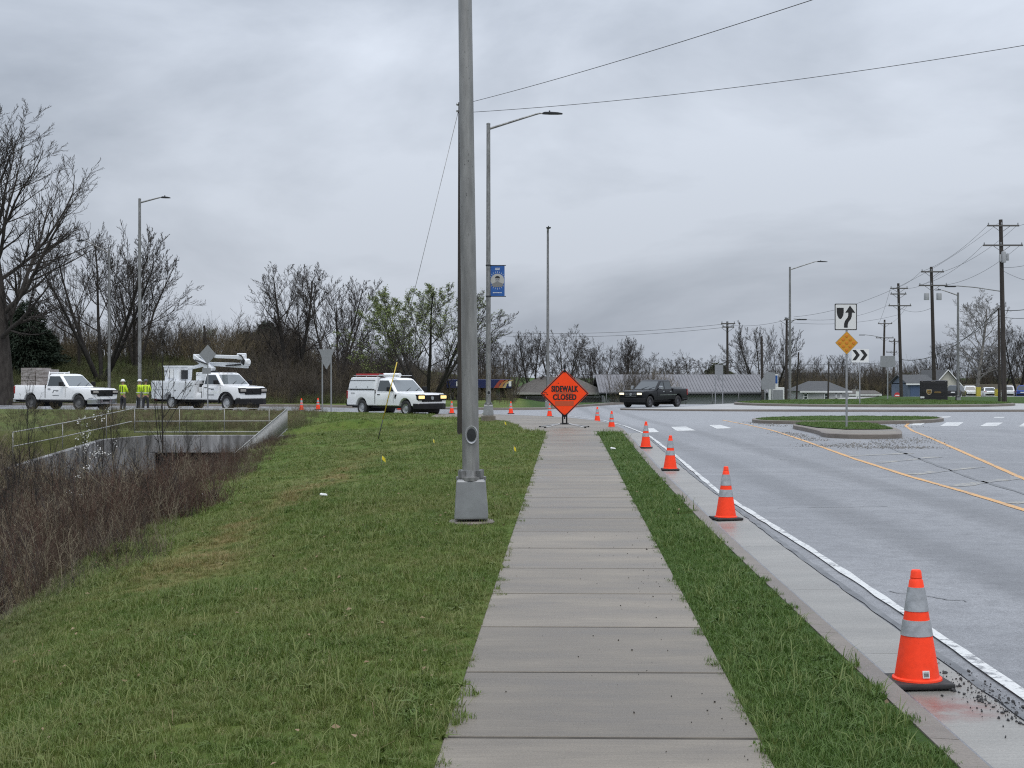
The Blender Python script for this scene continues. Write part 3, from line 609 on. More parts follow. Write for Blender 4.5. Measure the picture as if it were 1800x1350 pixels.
def bare_tree(seed, h, stems=1, lean=.15, k=(10, 7, 6, 4), t0=(.3, .2, .15, .1), ang=(.85, .7, .65, .6), lr=(.55, .5, .5, .5), up=(.25, .55, .5, .4), gn=.35, r=.24, rmin=.0105, straight=.1, stemlen=.8, env=None):
    rg = np.random.default_rng(seed); a = rg.uniform(0, 2 * math.pi) + np.arange(stems) * 2 * math.pi / stems + rg.normal(0, .25, stems)
    sp = np.column_stack([np.cos(a), np.sin(a), np.zeros(stems)]); p0 = sp * (r * .8 if stems > 1 else 0) + np.array([0, 0, -.3])
    ln = np.array([h * stemlen * rg.uniform(.85, 1.08) for _ in range(stems)]) + .3; d0 = sp * lean + np.array([0, 0, 1.0])
    P, R = grow(rg, p0, d0, ln, np.full(stems, r), 9, up[0], straight, .22); trunk = tubes(P, R, 8); lev = []; sides = (6, 4, 3, 3); segs = (7, 5, 4, 3); tips = None
    for l in range(len(k)):
        p, d, lg, rr = spawn(rg, P, R, ln, k[l], t0[l], ang[l], lr[l], .62 if l else (.44 if env else .55), env=env if l == 0 else None); rr = np.maximum(rr, rmin)
        P, R = grow(rg, p, d, lg, rr, segs[l], up[min(l + 1, len(up) - 1)], gn, (.14, .2, .3, .6)[l] if len(k) == 4 else .35); R = np.maximum(R, rmin * .8); ln = lg; lev.append(tubes(P, R, sides[l])); tips = P
    return trunk, join(lev), tips
TREE_PROTO = {}
def proto(name, bark_t, bark_c, **kw):
    tr, cr_, tips = bare_tree(**kw); TREE_PROTO[name] = (np_mesh(name + '_trunk', *tr, bark_t, True), np_mesh(name + '_crown', *cr_, bark_c, True), tips, float(cr_[0][:, 2].max()) * .985)
proto('oak', BARK, BARK, seed=12, h=20, stems=1, lean=.04, k=(19, 14, 8, 5), t0=(.24, .12, .15, .12), ang=((.95, .3), .62, .55, .5), lr=(.58, .42, .42, .5), up=(.08, .55, .4, .3), gn=.2, r=.5, rmin=.0095, stemlen=.8, env=(12.0, 9.6, 8.6))
proto('oak_b', BARK_D, BARK, seed=14, h=15, stems=2, lean=.2, k=(13, 11, 7, 5), t0=(.2, .12, .15, .12), ang=((.9, .35), .6, .55, .5), lr=(.55, .42, .42, .5), up=(.2, .6, .4, .3), gn=.22, r=.27, rmin=.0105, stemlen=.8, env=(8.4, 6.2, 6.9))
proto('vase', BARK_D, BARK, seed=21, h=14, stems=5, lean=.5, k=(8, 9, 7, 6), t0=(.25, .12, .15, .12), ang=((.75, .4), .58, .55, .5), lr=(.52, .42, .42, .5), up=(.15, .4, .35, .3), gn=.2, r=.18, rmin=.0105, stemlen=.82, env=(7.8, 7.6, 6.6))
proto('vase_b', BARK, BARK, seed=23, h=13, stems=4, lean=.3, k=(8, 9, 6, 5), t0=(.25, .12, .15, .12), ang=((.7, .4), .58, .55, .5), lr=(.5, .42, .42, .5), up=(.25, .55, .4, .4), gn=.22, r=.16, rmin=.0105, env=(7.2, 5.4, 6.0))
proto('slender', BARK, BARK, seed=31, h=11, stems=2, lean=.15, k=(11, 6, 5, 4), t0=(.3, .2, .2, .15), ang=(.55, .6, .6, .55), lr=(.45, .5, .55, .6), up=(.2, .7, .5, .4), gn=.34, r=.13, rmin=.01)
proto('gnarled', BARK_D, BARK, seed=37, h=9, stems=2, lean=.35, k=(10, 6, 6, 4), t0=(.28, .2, .2, .15), ang=((1.0, .5), .75, .7, .65), lr=(.58, .45, .52, .6), up=(.25, .4, .3, .3), gn=.48, r=.15, rmin=.01, env=(5.2, 4.0, 4.0))
proto('sycamore', BARK_P, M('pale_branch', (0.22, 0.21, 0.20), (0.11, 0.105, 0.10), scale=1.2, rough=.9), seed=41, h=17, stems=1, lean=.04, k=(26, 8, 6, 5), t0=(.18, .2, .2, .15), ang=((1.1, .5), .7, .65, .6), lr=(.42, .42, .52, .6), up=(.08, .4, .35, .3), gn=.45, r=.3, rmin=.012, stemlen=.9, env=(9.5, 6.0, 7.8))
proto('sapling', BARK_D, BARK_D, seed=51, h=5.2, stems=1, lean=.05, k=(11, 4, 3), t0=(.25, .2, .2), ang=(.62, .6, .6), lr=(.5, .5, .5), up=(.05, .35, .3), gn=.2, r=.045, rmin=.006, stemlen=.95)
def tree(kind, label, px, D, top_py, group=None, base_z=None, rz=None, wide=1.0, cat='tree', name='bare_tree', x=None):
    X = (px - CX) / F * D if x is None else x; z0 = zl(X, D) if base_z is None else base_z; z1 = H - (top_py - HY) / F * D
    tm, cm, tips, h = TREE_PROTO[kind]; s = (z1 - z0) / (h * 1.02)
    t = thing(name, label, cat, (X, D, z0), rnd.uniform(0, 6.28) if rz is None else rz, group); t.scale = (s * wide, s * wide, s)
    link('trunk', tm, t); link('crown', cm, t); return t

tree('oak', 'huge bare dark oak at the left edge of the picture', 12, 97, 158, rz=2.6, wide=1.28)
tree('vase', 'broad bare multi-stemmed tree behind the slim lamp post on the left', 178, 108, 378, rz=.4, wide=1.02)
tree('vase_b', 'bare tree leaning out to the right of the lamp post behind the workers', 238, 112, 432, rz=1.9, wide=1.1)
tree('oak_b', 'tall bare tree behind the pair of posts with the yield sign', 515, 106, 456, rz=2.0, wide=1.15)
tree('vase_b', 'dense bare tree just right of the tallest one behind the yield sign', 592, 104, 472, rz=.9, wide=1.1)
tb = tree('vase', 'spreading tree with fresh green buds behind the white pickup with topper', 752, 97, 488, rz=3.3, wide=1.28)
def leaves(tips, n, rg, size, sel=None):
    P = tips.reshape(-1, 3)
    if sel is not None: P = P[sel(P)]
    P = P[rg.integers(0, len(P), n)] + rg.normal(0, .10, (n, 3)); a, b = norm(rg.normal(0, 1, (n, 3))), norm(rg.normal(0, 1, (n, 3))); s = size * rg.uniform(.6, 1.3, (n, 1))
    V = np.stack([P - a * s, P + b * s * .6, P + a * s, P - b * s * .6], 1).reshape(-1, 3); return V, np.arange(n * 4).reshape(-1, 4)
rg = np.random.default_rng(8); tps = TREE_PROTO['vase'][2]
c3, s3 = math.cos(3.3), math.sin(3.3)
lv = leaves(tps, 20000, rg, .07, lambda P: ((c3 * P[:, 0] - s3 * P[:, 1]) < 2.2 + rg.normal(0, 2.6, len(P))))
link('foliage', np_mesh('budleaves', *lv, BUD), tb)

# the wood along the back: trees one can tell apart
wood = [('gnarled', 880, 132, 588), ('vase_b', 905, 140, 600), ('oak_b', 935, 135, 580), ('gnarled', 985, 138, 572), ('slender', 998, 128, 568), ('vase_b', 1045, 140, 600), ('gnarled', 1075, 136, 592), ('oak_b', 1100, 142, 590), ('gnarled', 1130, 150, 605),
        ('vase_b', 1190, 190, 622), ('gnarled', 1228, 195, 612), ('slender', 1165, 200, 630), ('gnarled', 1255, 205, 618),
        ('slender', 490, 112, 545), ('gnarled', 455, 116, 560), ('slender', 620, 110, 540), ('gnarled', 660, 112, 560), ('slender', 690, 116, 580), ('vase_b', 705, 120, 570), ('gnarled', 800, 118, 590), ('vase_b', 835, 125, 575), ('slender', 860, 128, 590),
        ('slender', 270, 122, 560), ('gnarled', 300, 118, 565), ('vase_b', 230, 128, 545), ('slender', 120, 120, 520), ('gnarled', 75, 122, 540), ('slender', 335, 130, 580), ('vase_b', 420, 128, 575), ('slender', 150, 130, 540), ('gnarled', 40, 126, 510)]
ORD = 'first second third fourth fifth sixth seventh eighth ninth tenth eleventh twelfth thirteenth fourteenth fifteenth'.split()
def row(items, where, group, wide=1.05):
    for i, (k_, px, D, tp) in enumerate(sorted(items, key=lambda q: q[1])):
        tree(k_, '%s small bare tree from the left %s' % (ORD[i], where), px, D, tp, group, wide=wide)
row([q for q in wood if q[1] < 440], 'in the wood behind the left work trucks', 'trees of the wood')
row([q for q in wood if 440 <= q[1] < 850], 'in the wood around the white pickup with topper', 'trees of the wood')
row([q for q in wood if 850 <= q[1] < 1150], 'in the wood behind the orange diamond sign', 'trees of the wood')
row([q for q in wood if q[1] >= 1150], 'above the left half of the metal roof', 'trees of the wood')
tree('vase', 'fan-shaped bare tree rising behind the right end of the metal roof', 1345, 165, 560, rz=.2, wide=.9)
tree('sycamore', 'pale-barked bare sycamore behind the right-hand lamp post', 1717, 205, 503, rz=1.3, wide=1.15)
rightmost, among = [], []
for px, D, tp, k_ in ((1790, 190, 568, 'oak_b'), (1825, 185, 575, 'vase_b'), (1765, 215, 590, 'gnarled'), (1735, 225, 600, 'vase_b'), (1690, 230, 605, 'gnarled'), (1660, 235, 600, 'oak_b')):
    rightmost.append((k_, px, D, tp))
row(rightmost, 'behind the parked cars at the right', 'trees behind the parked cars')
for px, D, tp, k_ in ((1440, 240, 622, 'slender'), (1478, 230, 618, 'vase_b'), (1500, 250, 635, 'gnarled'), (1525, 235, 640, 'slender'), (1545, 250, 630, 'gnarled'), (1600, 260, 640, 'oak_b'), (1625, 250, 625, 'vase_b'), (1418, 230, 640, 'gnarled')):
    among.append((k_, px, D, tp))
row(among, 'among the far houses', 'trees among the far houses')

# evergreens: tiers of drooping boughs made of needle sprays
def evergreen(label, px, D, top, width, seed, name='evergreen_tree', mat=NEEDLE, n=16000, kx=1.0, group=None):
    X = (px - CX) / F * D; z0 = zl(X, D); hgt = H - (top - HY) / F * D - z0; rg = np.random.default_rng(seed)
    t = thing(name, label, 'tree', (X, D, z0), 0, group)
    MB().path([(0, 0, -.3), (0, 0, hgt * .5), (0, 0, hgt * .97)], [.22, .12, .02], 7).build('trunk', BARK_D, t)
    h_ = 1 - np.sqrt(rg.uniform(.0, 1, n)); h_ = .06 + .94 * h_; az = rg.uniform(0, 2 * math.pi, n); tier = np.sin(h_ * 34 + az * 2) * .12 + 1; lobes = 1 + .18 * np.sin(az * 5 + h_ * 9) + .12 * np.sin(az * 3 - h_ * 14)
    R_ = width * (1 - h_) ** .75 * tier * lobes; rad = R_ * np.sqrt(rg.uniform(.12, 1.0, n)); z = hgt * h_ - rad * .18 + rg.normal(0, .1, n)
    P = np.column_stack([rad * np.cos(az), rad * np.sin(az), z]); o = np.column_stack([np.cos(az), np.sin(az), rg.normal(-.25, .35, n)]) + rg.normal(0, .35, (n, 3)); o = norm(o)
    s_ = norm(np.cross(o, rg.normal(0, 1, (n, 3)))); ln = rg.uniform(.18, .5, (n, 1)) * kx; wd = rg.uniform(.03, .09, (n, 1)) * kx
    V = np.stack([P - s_ * wd, P + s_ * wd, P + o * ln], 1).reshape(-1, 3); link('crown', np_mesh('needles', V, np.arange(3 * n).reshape(-1, 3), mat), t); return t
evergreen('dark evergreen tree behind the trunk of the huge oak', 46, 112, 528, 3.4, 3)
evergreen('dark evergreen mass at the extreme left edge', -15, 116, 508, 3.6, 4)
evergreen('slim dark cedar left of the tall bare trees, above the bucket truck cab', 432, 126, 585, 2.6, 5)
evergreen('broad dark cedar beside the slim one in the gap of the wood', 470, 122, 565, 2.8, 6)
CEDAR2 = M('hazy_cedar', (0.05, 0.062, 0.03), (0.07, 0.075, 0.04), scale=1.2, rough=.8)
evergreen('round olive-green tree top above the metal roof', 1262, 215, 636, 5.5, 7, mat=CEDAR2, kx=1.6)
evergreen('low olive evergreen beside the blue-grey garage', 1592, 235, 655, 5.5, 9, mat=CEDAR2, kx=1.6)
PALE = M('pale_blossom_green', (0.30, 0.32, 0.24), (0.22, 0.24, 0.16), scale=1.5, rough=.8)
tp = tree('vase_b', 'pale flowering tree in the gap above the bucket truck', 362, 135, 572, rz=1.0)
link('foliage', np_mesh('paleleaves', *leaves(TREE_PROTO['vase_b'][2], 3800, np.random.default_rng(3), .13), PALE), tp)

# scattering by geometry nodes, only for what nobody could count
def hidden_proto(coll, name, me):
    o = bpy.data.objects.new(name, me); coll.objects.link(o); return o
def scatter(name, label, P, rot, scl, idx, coll, cat=None):
    me = bpy.data.meshes.new(name); P = np.asarray(P, np.float32); me.vertices.add(len(P)); me.vertices.foreach_set('co', P.ravel())
    for nm, typ, dat, key in (('rot', 'FLOAT_VECTOR', rot, 'vector'), ('scl', 'FLOAT_VECTOR', scl, 'vector'), ('idx', 'INT', idx, 'value')):
        a = me.attributes.new(nm, typ, 'POINT'); a.data.foreach_set(key, np.asarray(dat, np.int32 if typ == 'INT' else np.float32).ravel())
    o = link(name, me); setp(o, label, cat, None, 'stuff')
    ng = bpy.data.node_groups.new(name, 'GeometryNodeTree'); ng.interface.new_socket('Geometry', in_out='INPUT', socket_type='NodeSocketGeometry'); ng.interface.new_socket('Geometry', in_out='OUTPUT', socket_type='NodeSocketGeometry')
    i = ng.nodes.new('NodeGroupInput'); u = ng.nodes.new('NodeGroupOutput'); ip = ng.nodes.new('GeometryNodeInstanceOnPoints'); ci = ng.nodes.new('GeometryNodeCollectionInfo')
    ci.inputs['Collection'].default_value = coll; ci.inputs['Separate Children'].default_value = True; ci.inputs['Reset Children'].default_value = True; ip.inputs['Pick Instance'].default_value = True
    def at_(nm, typ):
        n = ng.nodes.new('GeometryNodeInputNamedAttribute'); n.data_type = typ; n.inputs['Name'].default_value = nm; return n.outputs['Attribute']
    l = ng.links.new; l(i.outputs[0], ip.inputs['Points']); l(ci.outputs[0], ip.inputs['Instance']); l(at_('idx', 'INT'), ip.inputs['Instance Index'])
    l(at_('scl', 'FLOAT_VECTOR'), ip.inputs['Scale']); l(ip.outputs[0], u.inputs[0])
    er = ng.nodes.new('FunctionNodeEulerToRotation'); l(at_('rot', 'FLOAT_VECTOR'), er.inputs[0]); l(er.outputs[0], ip.inputs['Rotation'])
    m = o.modifiers.new('scatter', 'NODES'); m.node_group = ng; return o
def tuft(seed, n, hgt, wid, spread, mat, lean=.5):
    rg = np.random.default_rng(seed); V = []; Fc = []
    for i in range(n):
        a = rg.uniform(0, 6.283); r = spread * math.sqrt(rg.uniform()); p = np.array([r * math.cos(a), r * math.sin(a), -.01]); hh = hgt * rg.uniform(.45, 1.15); b = rg.uniform(0, 6.283); ln = lean * rg.uniform(.1, 1.2)
        d = np.array([math.cos(b), math.sin(b), 0]); sd_ = np.array([-d[1], d[0], 0]) * wid * rg.uniform(.7, 1.3); o = len(V)
        m1 = p + d * ln * hh * .3 + np.array([0, 0, hh * .55]); tip = p + d * ln * hh * .95 + np.array([0, 0, hh * (1 - .3 * ln)])
        V += [p - sd_, p + sd_, m1 - sd_ * .8, m1 + sd_ * .8, tip]; Fc += [(o, o + 1, o + 3), (o, o + 3, o + 2), (o + 2, o + 3, o + 4)]
    return np_mesh('tuft', V, Fc, mat)
gc = bpy.data.collections.new('grass_tufts')
hidden_proto(gc, 'g0', tuft(1, 26, .058, .0022, .06, BLADE[0])); hidden_proto(gc, 'g1', tuft(2, 22, .080, .0026, .06, BLADE[0], .7)); hidden_proto(gc, 'g2', tuft(3, 22, .055, .0024, .06, BLADE[1], .6))
hidden_proto(gc, 'g3', tuft(4, 9, .15, .003, .06, BLADE[1], .8)); hidden_proto(gc, 'g4', tuft(5, 14, .07, .002, .07, BLADE[2], 1.0)); hidden_proto(gc, 'g5', tuft(6, 16, .045, .006, .06, BLADE[0], 1.1)); hidden_proto(gc, 'g6', tuft(7, 13, .075, .011, .02, BLADE[0], 1.5)); hidden_proto(gc, 'g7', tuft(8, 20, .15, .0034, .05, BLADE[0], .7))
rg = np.random.default_rng(77)
def clump(x, y): return .5 + .25 * np.sin(x * 2.1 + 1.3 * np.sin(y * 1.1)) + .25 * np.sin(y * 1.7 + 1.9 * np.sin(x * .9 + 1))
def lawn_pts(x0f, x1f, y0, y1, dens, grow_=1.0):
    a0 = min(x0f(y0), x0f(y1)); a1 = max(x1f(y0), x1f(y1)); n = int((a1 - a0) * (y1 - y0) * dens); x = rg.uniform(a0, a1, n); y = rg.uniform(y0, y1, n); edge = .05 * np.sin(y * 9) + .04 * np.sin(y * 23 + 1)
    k = (x > x0f(y)) & (x < x1f(y) + edge); return x[k], y[k], np.full(k.sum(), grow_)
Xs, Ys, Gs = [], [], []
lim = lambda y: np.maximum(-.40 * y - .6, XB(y) - .6)
for (a, b, dn, gg) in ((4.6, 10, 640, .95), (10, 16, 380, 1.0), (16, 25, 200, 1.15), (25, 38, 95, 1.45), (38, 61, 40, 1.9)):
    q = lawn_pts(lim, lambda y: XL(y) + .015 + .03 * np.sin(y * 5.3 + np.sin(y * 2.1) * 2), a, b, dn, gg); Xs.append(q[0]); Ys.append(q[1]); Gs.append(q[2])
    q = lawn_pts(lambda y: XR(y) - .005 + .03 * np.sin(y * 5.7) + .02 * np.sin(y * 13), lambda y: KX(y) - .21, a, min(b, 45), dn * 1.1, gg) if a < 45 else None
    if q: Xs.append(q[0]); Ys.append(q[1]); Gs.append(q[2])
for y0 in (61,):
    q = lawn_pts(lambda y: -9.5 + 0 * y, lambda y: -1.2 + 0 * y, 61, 74, 18, 2.4); Xs.append(q[0]); Ys.append(q[1]); Gs.append(q[2])
x, y, gsc = map(np.concatenate, (Xs, Ys, Gs))
k = ~inside(np.column_stack([x, y]), PLAZA); x, y, gsc = x[k], y[k], gsc[k]
n = len(x); u = rg.uniform(0, 1, n); strip_ = x > XR(y) - .3; cl = clump(x, y)
idx = np.select([u < .34, u < .60, u < .78, u < .83, u < .94], [0, 1, 2, 3, 4], 5); idx = np.where(strip_ & (idx == 4), 1, idx); u2 = rg.uniform(0, 1, n); idx = np.where(u2 < .012, 6, np.where(u2 < .022 + .03 * (cl > .8), 7, idx))
sc = gsc * rg.uniform(.6, 1.15, n) * (.76 + .5 * cl); sc = np.where(strip_, sc * 1.1, sc); hs = np.where(gsc > 1.3, .6, .85)
dfe = np.minimum(np.abs(x - XL(y)), np.abs(x - XR(y))); sc = np.where(dfe < .10, sc * .75, sc)
scatter('lawn_grass', 'short olive green grass covering the lawn and the strip beside the sidewalk', np.column_stack([x, y, land(x, y)]), np.column_stack([rg.normal(0, .12, n), rg.normal(0, .12, n), rg.uniform(0, 6.28, n)]), np.column_stack([sc, sc, sc * hs]), idx, gc, 'grass')
# dead leaves and bits of straw lying in the turf
lc = bpy.data.collections.new('leaf_bits'); LEAF = M('dead_leaf', (0.16, 0.10, 0.055), (0.26, 0.20, 0.12), scale=.9, rough=.9, world_pos=True)
hidden_proto(lc, 'd0', np_mesh('leaf', [(-.03, 0, 0), (0, -.02, .008), (.035, 0, .004), (0, .02, .012)], [(0, 1, 2, 3)], LEAF)); hidden_proto(lc, 'd1', np_mesh('straw', [(-.07, 0, 0), (-.07, .003, 0), (.07, .012, .01), (.07, .009, .01)], [(0, 1, 2, 3)], LEAF))
m_ = 800; lx_ = rg.uniform(-6.5, 2.2, m_); ly_ = 5 + 22 * rg.uniform(0, 1, m_) ** 1.4; kk = (lx_ > lim(ly_)) & ((lx_ < XL(ly_)) | (lx_ > XR(ly_))) & (lx_ < KX(ly_) - .2) & (rg.uniform(0, 1, m_) < np.where(lx_ > 0, .3, 1)); lx_, ly_ = lx_[kk], ly_[kk]; m_ = len(lx_); ls_ = rg.uniform(.45, .85, m_)
scatter('dead_leaves', 'dead leaves and straw bits scattered through the lawn', np.column_stack([lx_, ly_, land(lx_, ly_) + .035]), np.column_stack([rg.normal(0, .4, m_), rg.normal(0, .4, m_), rg.uniform(0, 6.28, m_)]), np.column_stack([ls_, ls_, ls_]), rg.integers(0, 2, m_), lc, 'leaves')
# grass on the islands
ix, iy, iz = [], [], []
for pg, zf, dn in ((bed, lambda a, b: float(zroad(a, b)) + .17, 26), (inn2, lambda a, b: float(zroad(a, b)) + .13, 16), (inn4, z_isl, 9)):
    pa = np.array(pg); m_ = int(dn * np.ptp(pa[:, 0]) * np.ptp(pa[:, 1])); qx, qy = rg.uniform(pa[:, 0].min(), pa[:, 0].max(), m_), rg.uniform(pa[:, 1].min(), pa[:, 1].max(), m_); kk = inside(np.column_stack([qx, qy]), inset(pg, .1))
    ix += list(qx[kk]); iy += list(qy[kk]); iz += [zf(a, b) for a, b in zip(qx[kk], qy[kk])]
n = len(ix); s_ = rg.uniform(1.6, 2.6, n)
scatter('island_grass', 'green grass growing on the traffic islands', np.column_stack([ix, iy, iz]), np.column_stack([np.zeros(n), np.zeros(n), rg.uniform(0, 6.28, n)]), np.column_stack([s_, s_, s_ * .7]), rg.integers(0, 3, n), gc, 'grass')

# brush: thin stems with side twigs
def brush_mesh(seed, stems, h, spread, mat, r=.006, k=(5, 3), lean=.22, gn=.25, lr=.42):
    rg = np.random.default_rng(seed); a = rg.uniform(0, 6.283, stems); rr = spread * np.sqrt(rg.uniform(0, 1, stems)); p0 = np.column_stack([rr * np.cos(a), rr * np.sin(a), np.full(stems, -.1)]); d = rg.normal(0, lean, (stems, 3)); d[:, 2] = 1
    ln = h * rg.uniform(.5, 1.1, stems); P, R = grow(rg, p0, d, ln, np.full(stems, r), 5, .1, gn, .4); lev = [tubes(P, R, 3)]
    for kk in k:
        p, dd, lg, r2 = spawn(rg, P, R, ln, kk, .3, .7, lr, .75); P, R = grow(rg, p, dd, lg, np.maximum(r2, .003), 3, .35, gn, .6); ln = lg; lev.append(tubes(P, R, 3))
    return np_mesh('brush', *join(lev), mat)
STRAW = M('straw_stem', (0.26, 0.22, 0.15), (0.20, 0.17, 0.12), scale=.6, rough=.9, world_pos=True); TWIG_D = M('dark_twig', (0.05, 0.04, 0.036), rough=.9)
bc = bpy.data.collections.new('brush_clumps')
for i, (mt, h_, st_) in enumerate(((TWIG_R, 1.25, 7), (TWIG_R, 1.6, 5), (STRAW, 1.35, 6), (TWIG_B, .8, 9), (TWIG_D, 1.5, 5))): hidden_proto(bc, 'b%d' % i, brush_mesh(60 + i, st_, h_, .4, mt, r=.0095, k=(5, 3)))
n = 5600; y = 13 + 49 * rg.uniform(0, 1, n) ** .8; d = rg.uniform(0, 1, n) ** 1.2 * np.where(y > 36, 9.5, 5.0); x = XB(y) - d + .5 + .6 * np.sin(y * .8)
k = (y < 61) & ~((y > 46) & (x < -13.0) & (rg.uniform(0, 1, n) < .12)); x, y, d = x[k], y[k], d[k]; n = len(x)
k = rg.uniform(0, 1, n) < np.clip((y - 9) / 16, .25, 1); x, y, d = x[k], y[k], d[k]; n = len(x)
red = rg.uniform(0, 1, n) < .62 * S(14, 22, y) * (1 - .3 * S(3.5, 6, d)); idx = np.where(red, rg.integers(0, 2, n), rg.integers(2, 5, n)); s_ = rg.uniform(.5, 1.05, n) * np.where(d < 1.0, .55, 1) * (.5 + .5 * S(14, 26, y)) * np.where((y > 26) & (d < 2.2), .55, 1) * (1 - .25 * S(42, 52, y))
scatter('ditch_brush', 'reddish brown leafless brush filling the ditch on the left', np.column_stack([x, y, land(x, y)]), np.column_stack([rg.normal(0, .1, n), rg.normal(0, .1, n), rg.uniform(0, 6.28, n)]), np.column_stack([s_, s_, s_]), idx, bc, 'brush')
n = 420; x = rg.uniform(-23, -15.2, n); y = rg.uniform(40, 57.5, n); s_ = rg.uniform(.8, 1.6, n)
scatter('wing_brush', 'loose brown stems growing in front of the left culvert wall', np.column_stack([x, y, land(x, y)]), np.column_stack([rg.normal(0, .1, n), rg.normal(0, .1, n), rg.uniform(0, 6.28, n)]), np.column_stack([s_, s_, s_]), rg.choice([1, 2, 3, 4, 4], n), bc, 'brush')
# left bank: greenish tangled growth
n = 3000; x = rg.uniform(-36, -17, n); y = rg.uniform(36, 74, n); k = x < XB(y) - 7.5; x, y = x[k], y[k]; n = len(x)
gb = bpy.data.collections.new('bank_clumps'); GRN = M('bank_weed_green', (0.095, 0.120, 0.040), (0.14, 0.13, 0.065), scale=.4, rough=.8, world_pos=True)
hidden_proto(gb, 'k0', brush_mesh(71, 16, .8, .4, GRN, r=.007, k=(6, 2), lean=.4)); hidden_proto(gb, 'k1', brush_mesh(72, 10, 1.3, .4, TWIG_B, k=(6, 3))); hidden_proto(gb, 'k2', brush_mesh(73, 22, .6, .5, GRN, r=.009, k=(5,), lean=.5))
idx = rg.choice([0, 0, 0, 1, 2, 2], n); s_ = rg.uniform(.6, 1.4, n) * (1 - .68 * S(56, 66, y))
scatter('bank_weeds', 'green and brown weeds covering the far bank of the ditch', np.column_stack([x, y, land(x, y)]), np.column_stack([np.zeros(n), np.zeros(n), rg.uniform(0, 6.28, n)]), np.column_stack([s_, s_, s_]), idx, gb, 'weeds')
n = 900; x = rg.uniform(-21, -9.5, n); y = rg.uniform(62.8, 74.5, n); idx = rg.choice([0, 1, 2, 2], n); s_ = rg.uniform(.4, .8, n) * (1 - .5 * S(64, 70, y))
scatter('verge_weeds', 'dry weeds on the verge between the culvert railing and the road', np.column_stack([x, y, land(x, y)]), np.column_stack([np.zeros(n), np.zeros(n), rg.uniform(0, 6.28, n)]), np.column_stack([s_, s_, s_]), idx, gb, 'weeds')
# understory behind the far kerbs
uc = bpy.data.collections.new('understory_clumps'); TW_G = M('grey_brown_twig', (0.075, 0.066, 0.058), (0.11, 0.094, 0.074), scale=.25, rough=.9, spec=.1, world_pos=True)
for i, (h_, st_) in enumerate(((3.4, 13), (3.9, 11), (2.4, 16))): hidden_proto(uc, 'u%d' % i, brush_mesh(80 + i, st_, h_, 1.0, TW_G if i != 2 else TWIG_B, r=.022, k=(7, 5), lean=.22, lr=.38))
bx, by, bs = [], [], []
for (x0, x1, y0, y1, n_, s0) in ((-50, -6, 100, 126, 560, .9), (-24, -6, 95, 108, 240, .62), (-12, 14, 112, 140, 340, .95), (6, 30, 150, 190, 200, 1.1), (44, 110, 215, 245, 240, 1.3), (24, 70, 220, 262, 160, 1.0), (-2, 9, 100, 112, 60, .45)):
    qx, qy = rg.uniform(x0, x1, n_), rg.uniform(y0, y1, n_); kk = ~inside(np.column_stack([qx, qy]), ROAD); bx.append(qx[kk]); by.append(qy[kk]); bs.append(np.full(kk.sum(), s0))
x, y, s0 = map(np.concatenate, (bx, by, bs)); 
s0 = np.where((x > -7) & (x < .8) & (y < 118.5), s0 * .42, s0)
k = ~((x < -22) & (y < 113)) & ~((x > .3) & (x < 9.5) & (y > 96) & (y < 142)); x, y, s0 = x[k], y[k], s0[k]; n = len(x); s_ = s0 * rg.uniform(.6, 1.25, n)
scatter('understory', 'dense grey brown leafless undergrowth along the edge of the wood', np.column_stack([x, y, land(x, y)]), np.column_stack([np.zeros(n), np.zeros(n), rg.uniform(0, 6.28, n)]), np.column_stack([s_, s_, s_]), rg.integers(0, 3, n), uc, 'undergrowth')
n = 2600; x = rg.uniform(-48, -10, n); y = rg.uniform(95.5, 118, n); k = ~inside(np.column_stack([x, y]), ROAD); x, y = x[k], y[k]; n = len(x); s_ = rg.uniform(.9, 1.8, n)
scatter('embankment_weeds', 'rough green weeds on the embankment behind the work trucks', np.column_stack([x, y, land(x, y)]), np.column_stack([np.zeros(n), np.zeros(n), rg.uniform(0, 6.28, n)]), np.column_stack([s_, s_, s_ * .7]), rg.choice([0, 2, 2], n), gb, 'weeds')
# saplings standing in the brush
def sap(label, px, py, D, top, rz, wide=.8, group=None):
    X = (px - CX) / F * D; tree('sapling', label, px, D, top, group, None, rz, wide, 'sapling', 'sapling')
sap('tall slender sapling in front of the bucket truck', 281, 850, 46, 556, .3, .75)
sap('bare sapling in front of the rear wheel of the left pickup', 53, 800, 52, 640, 1.6, .6)
sap('dark sapling between the pickup and the workers, leaning over the railing', 205, 850, 44, 690, 2.2, .9)
sap('thin sapling in the brush right of the flowering shrub', 235, 880, 40, 760, 4, .9)
sap('thin bare stem at the far left edge of the brush', 14, 900, 33, 790, 5, .9)
sap('slim sapling in front of the culvert opening', 330, 850, 44, 720, 1.1, .7)
for i_, (px_, D_, tp_) in enumerate(sorted(((96, 44, 735), (122, 38, 790), (176, 47, 700), (262, 42, 745), (312, 47, 728), (352, 46, 742), (384, 44, 765), (64, 40, 770), (30, 46, 700), (428, 47, 772), (218, 36, 800)))):
    sap('%s thin leafless stem from the left standing in the ditch brush' % ORD[i_], px_, 850, D_, tp_, i_ * 1.3, .7, 'thin stems in the ditch')
bl = tree('sapling', 'shrub with white blossoms standing in the ditch', 150, 40, 715, None, None, .7, .8, 'shrub', 'flowering_shrub')
rgb = np.random.default_rng(12); tp_ = TREE_PROTO['sapling'][2]; pk = tp_[:, -1][rgb.integers(0, len(tp_), 30)]; pk = pk[pk[:, 2] > 1.2]
nn = len(pk) * 9; PP = np.repeat(pk, 9, 0) + rgb.normal(0, .075, (nn, 3)); a, b = norm(rgb.normal(0, 1, (nn, 3))), norm(rgb.normal(0, 1, (nn, 3)))
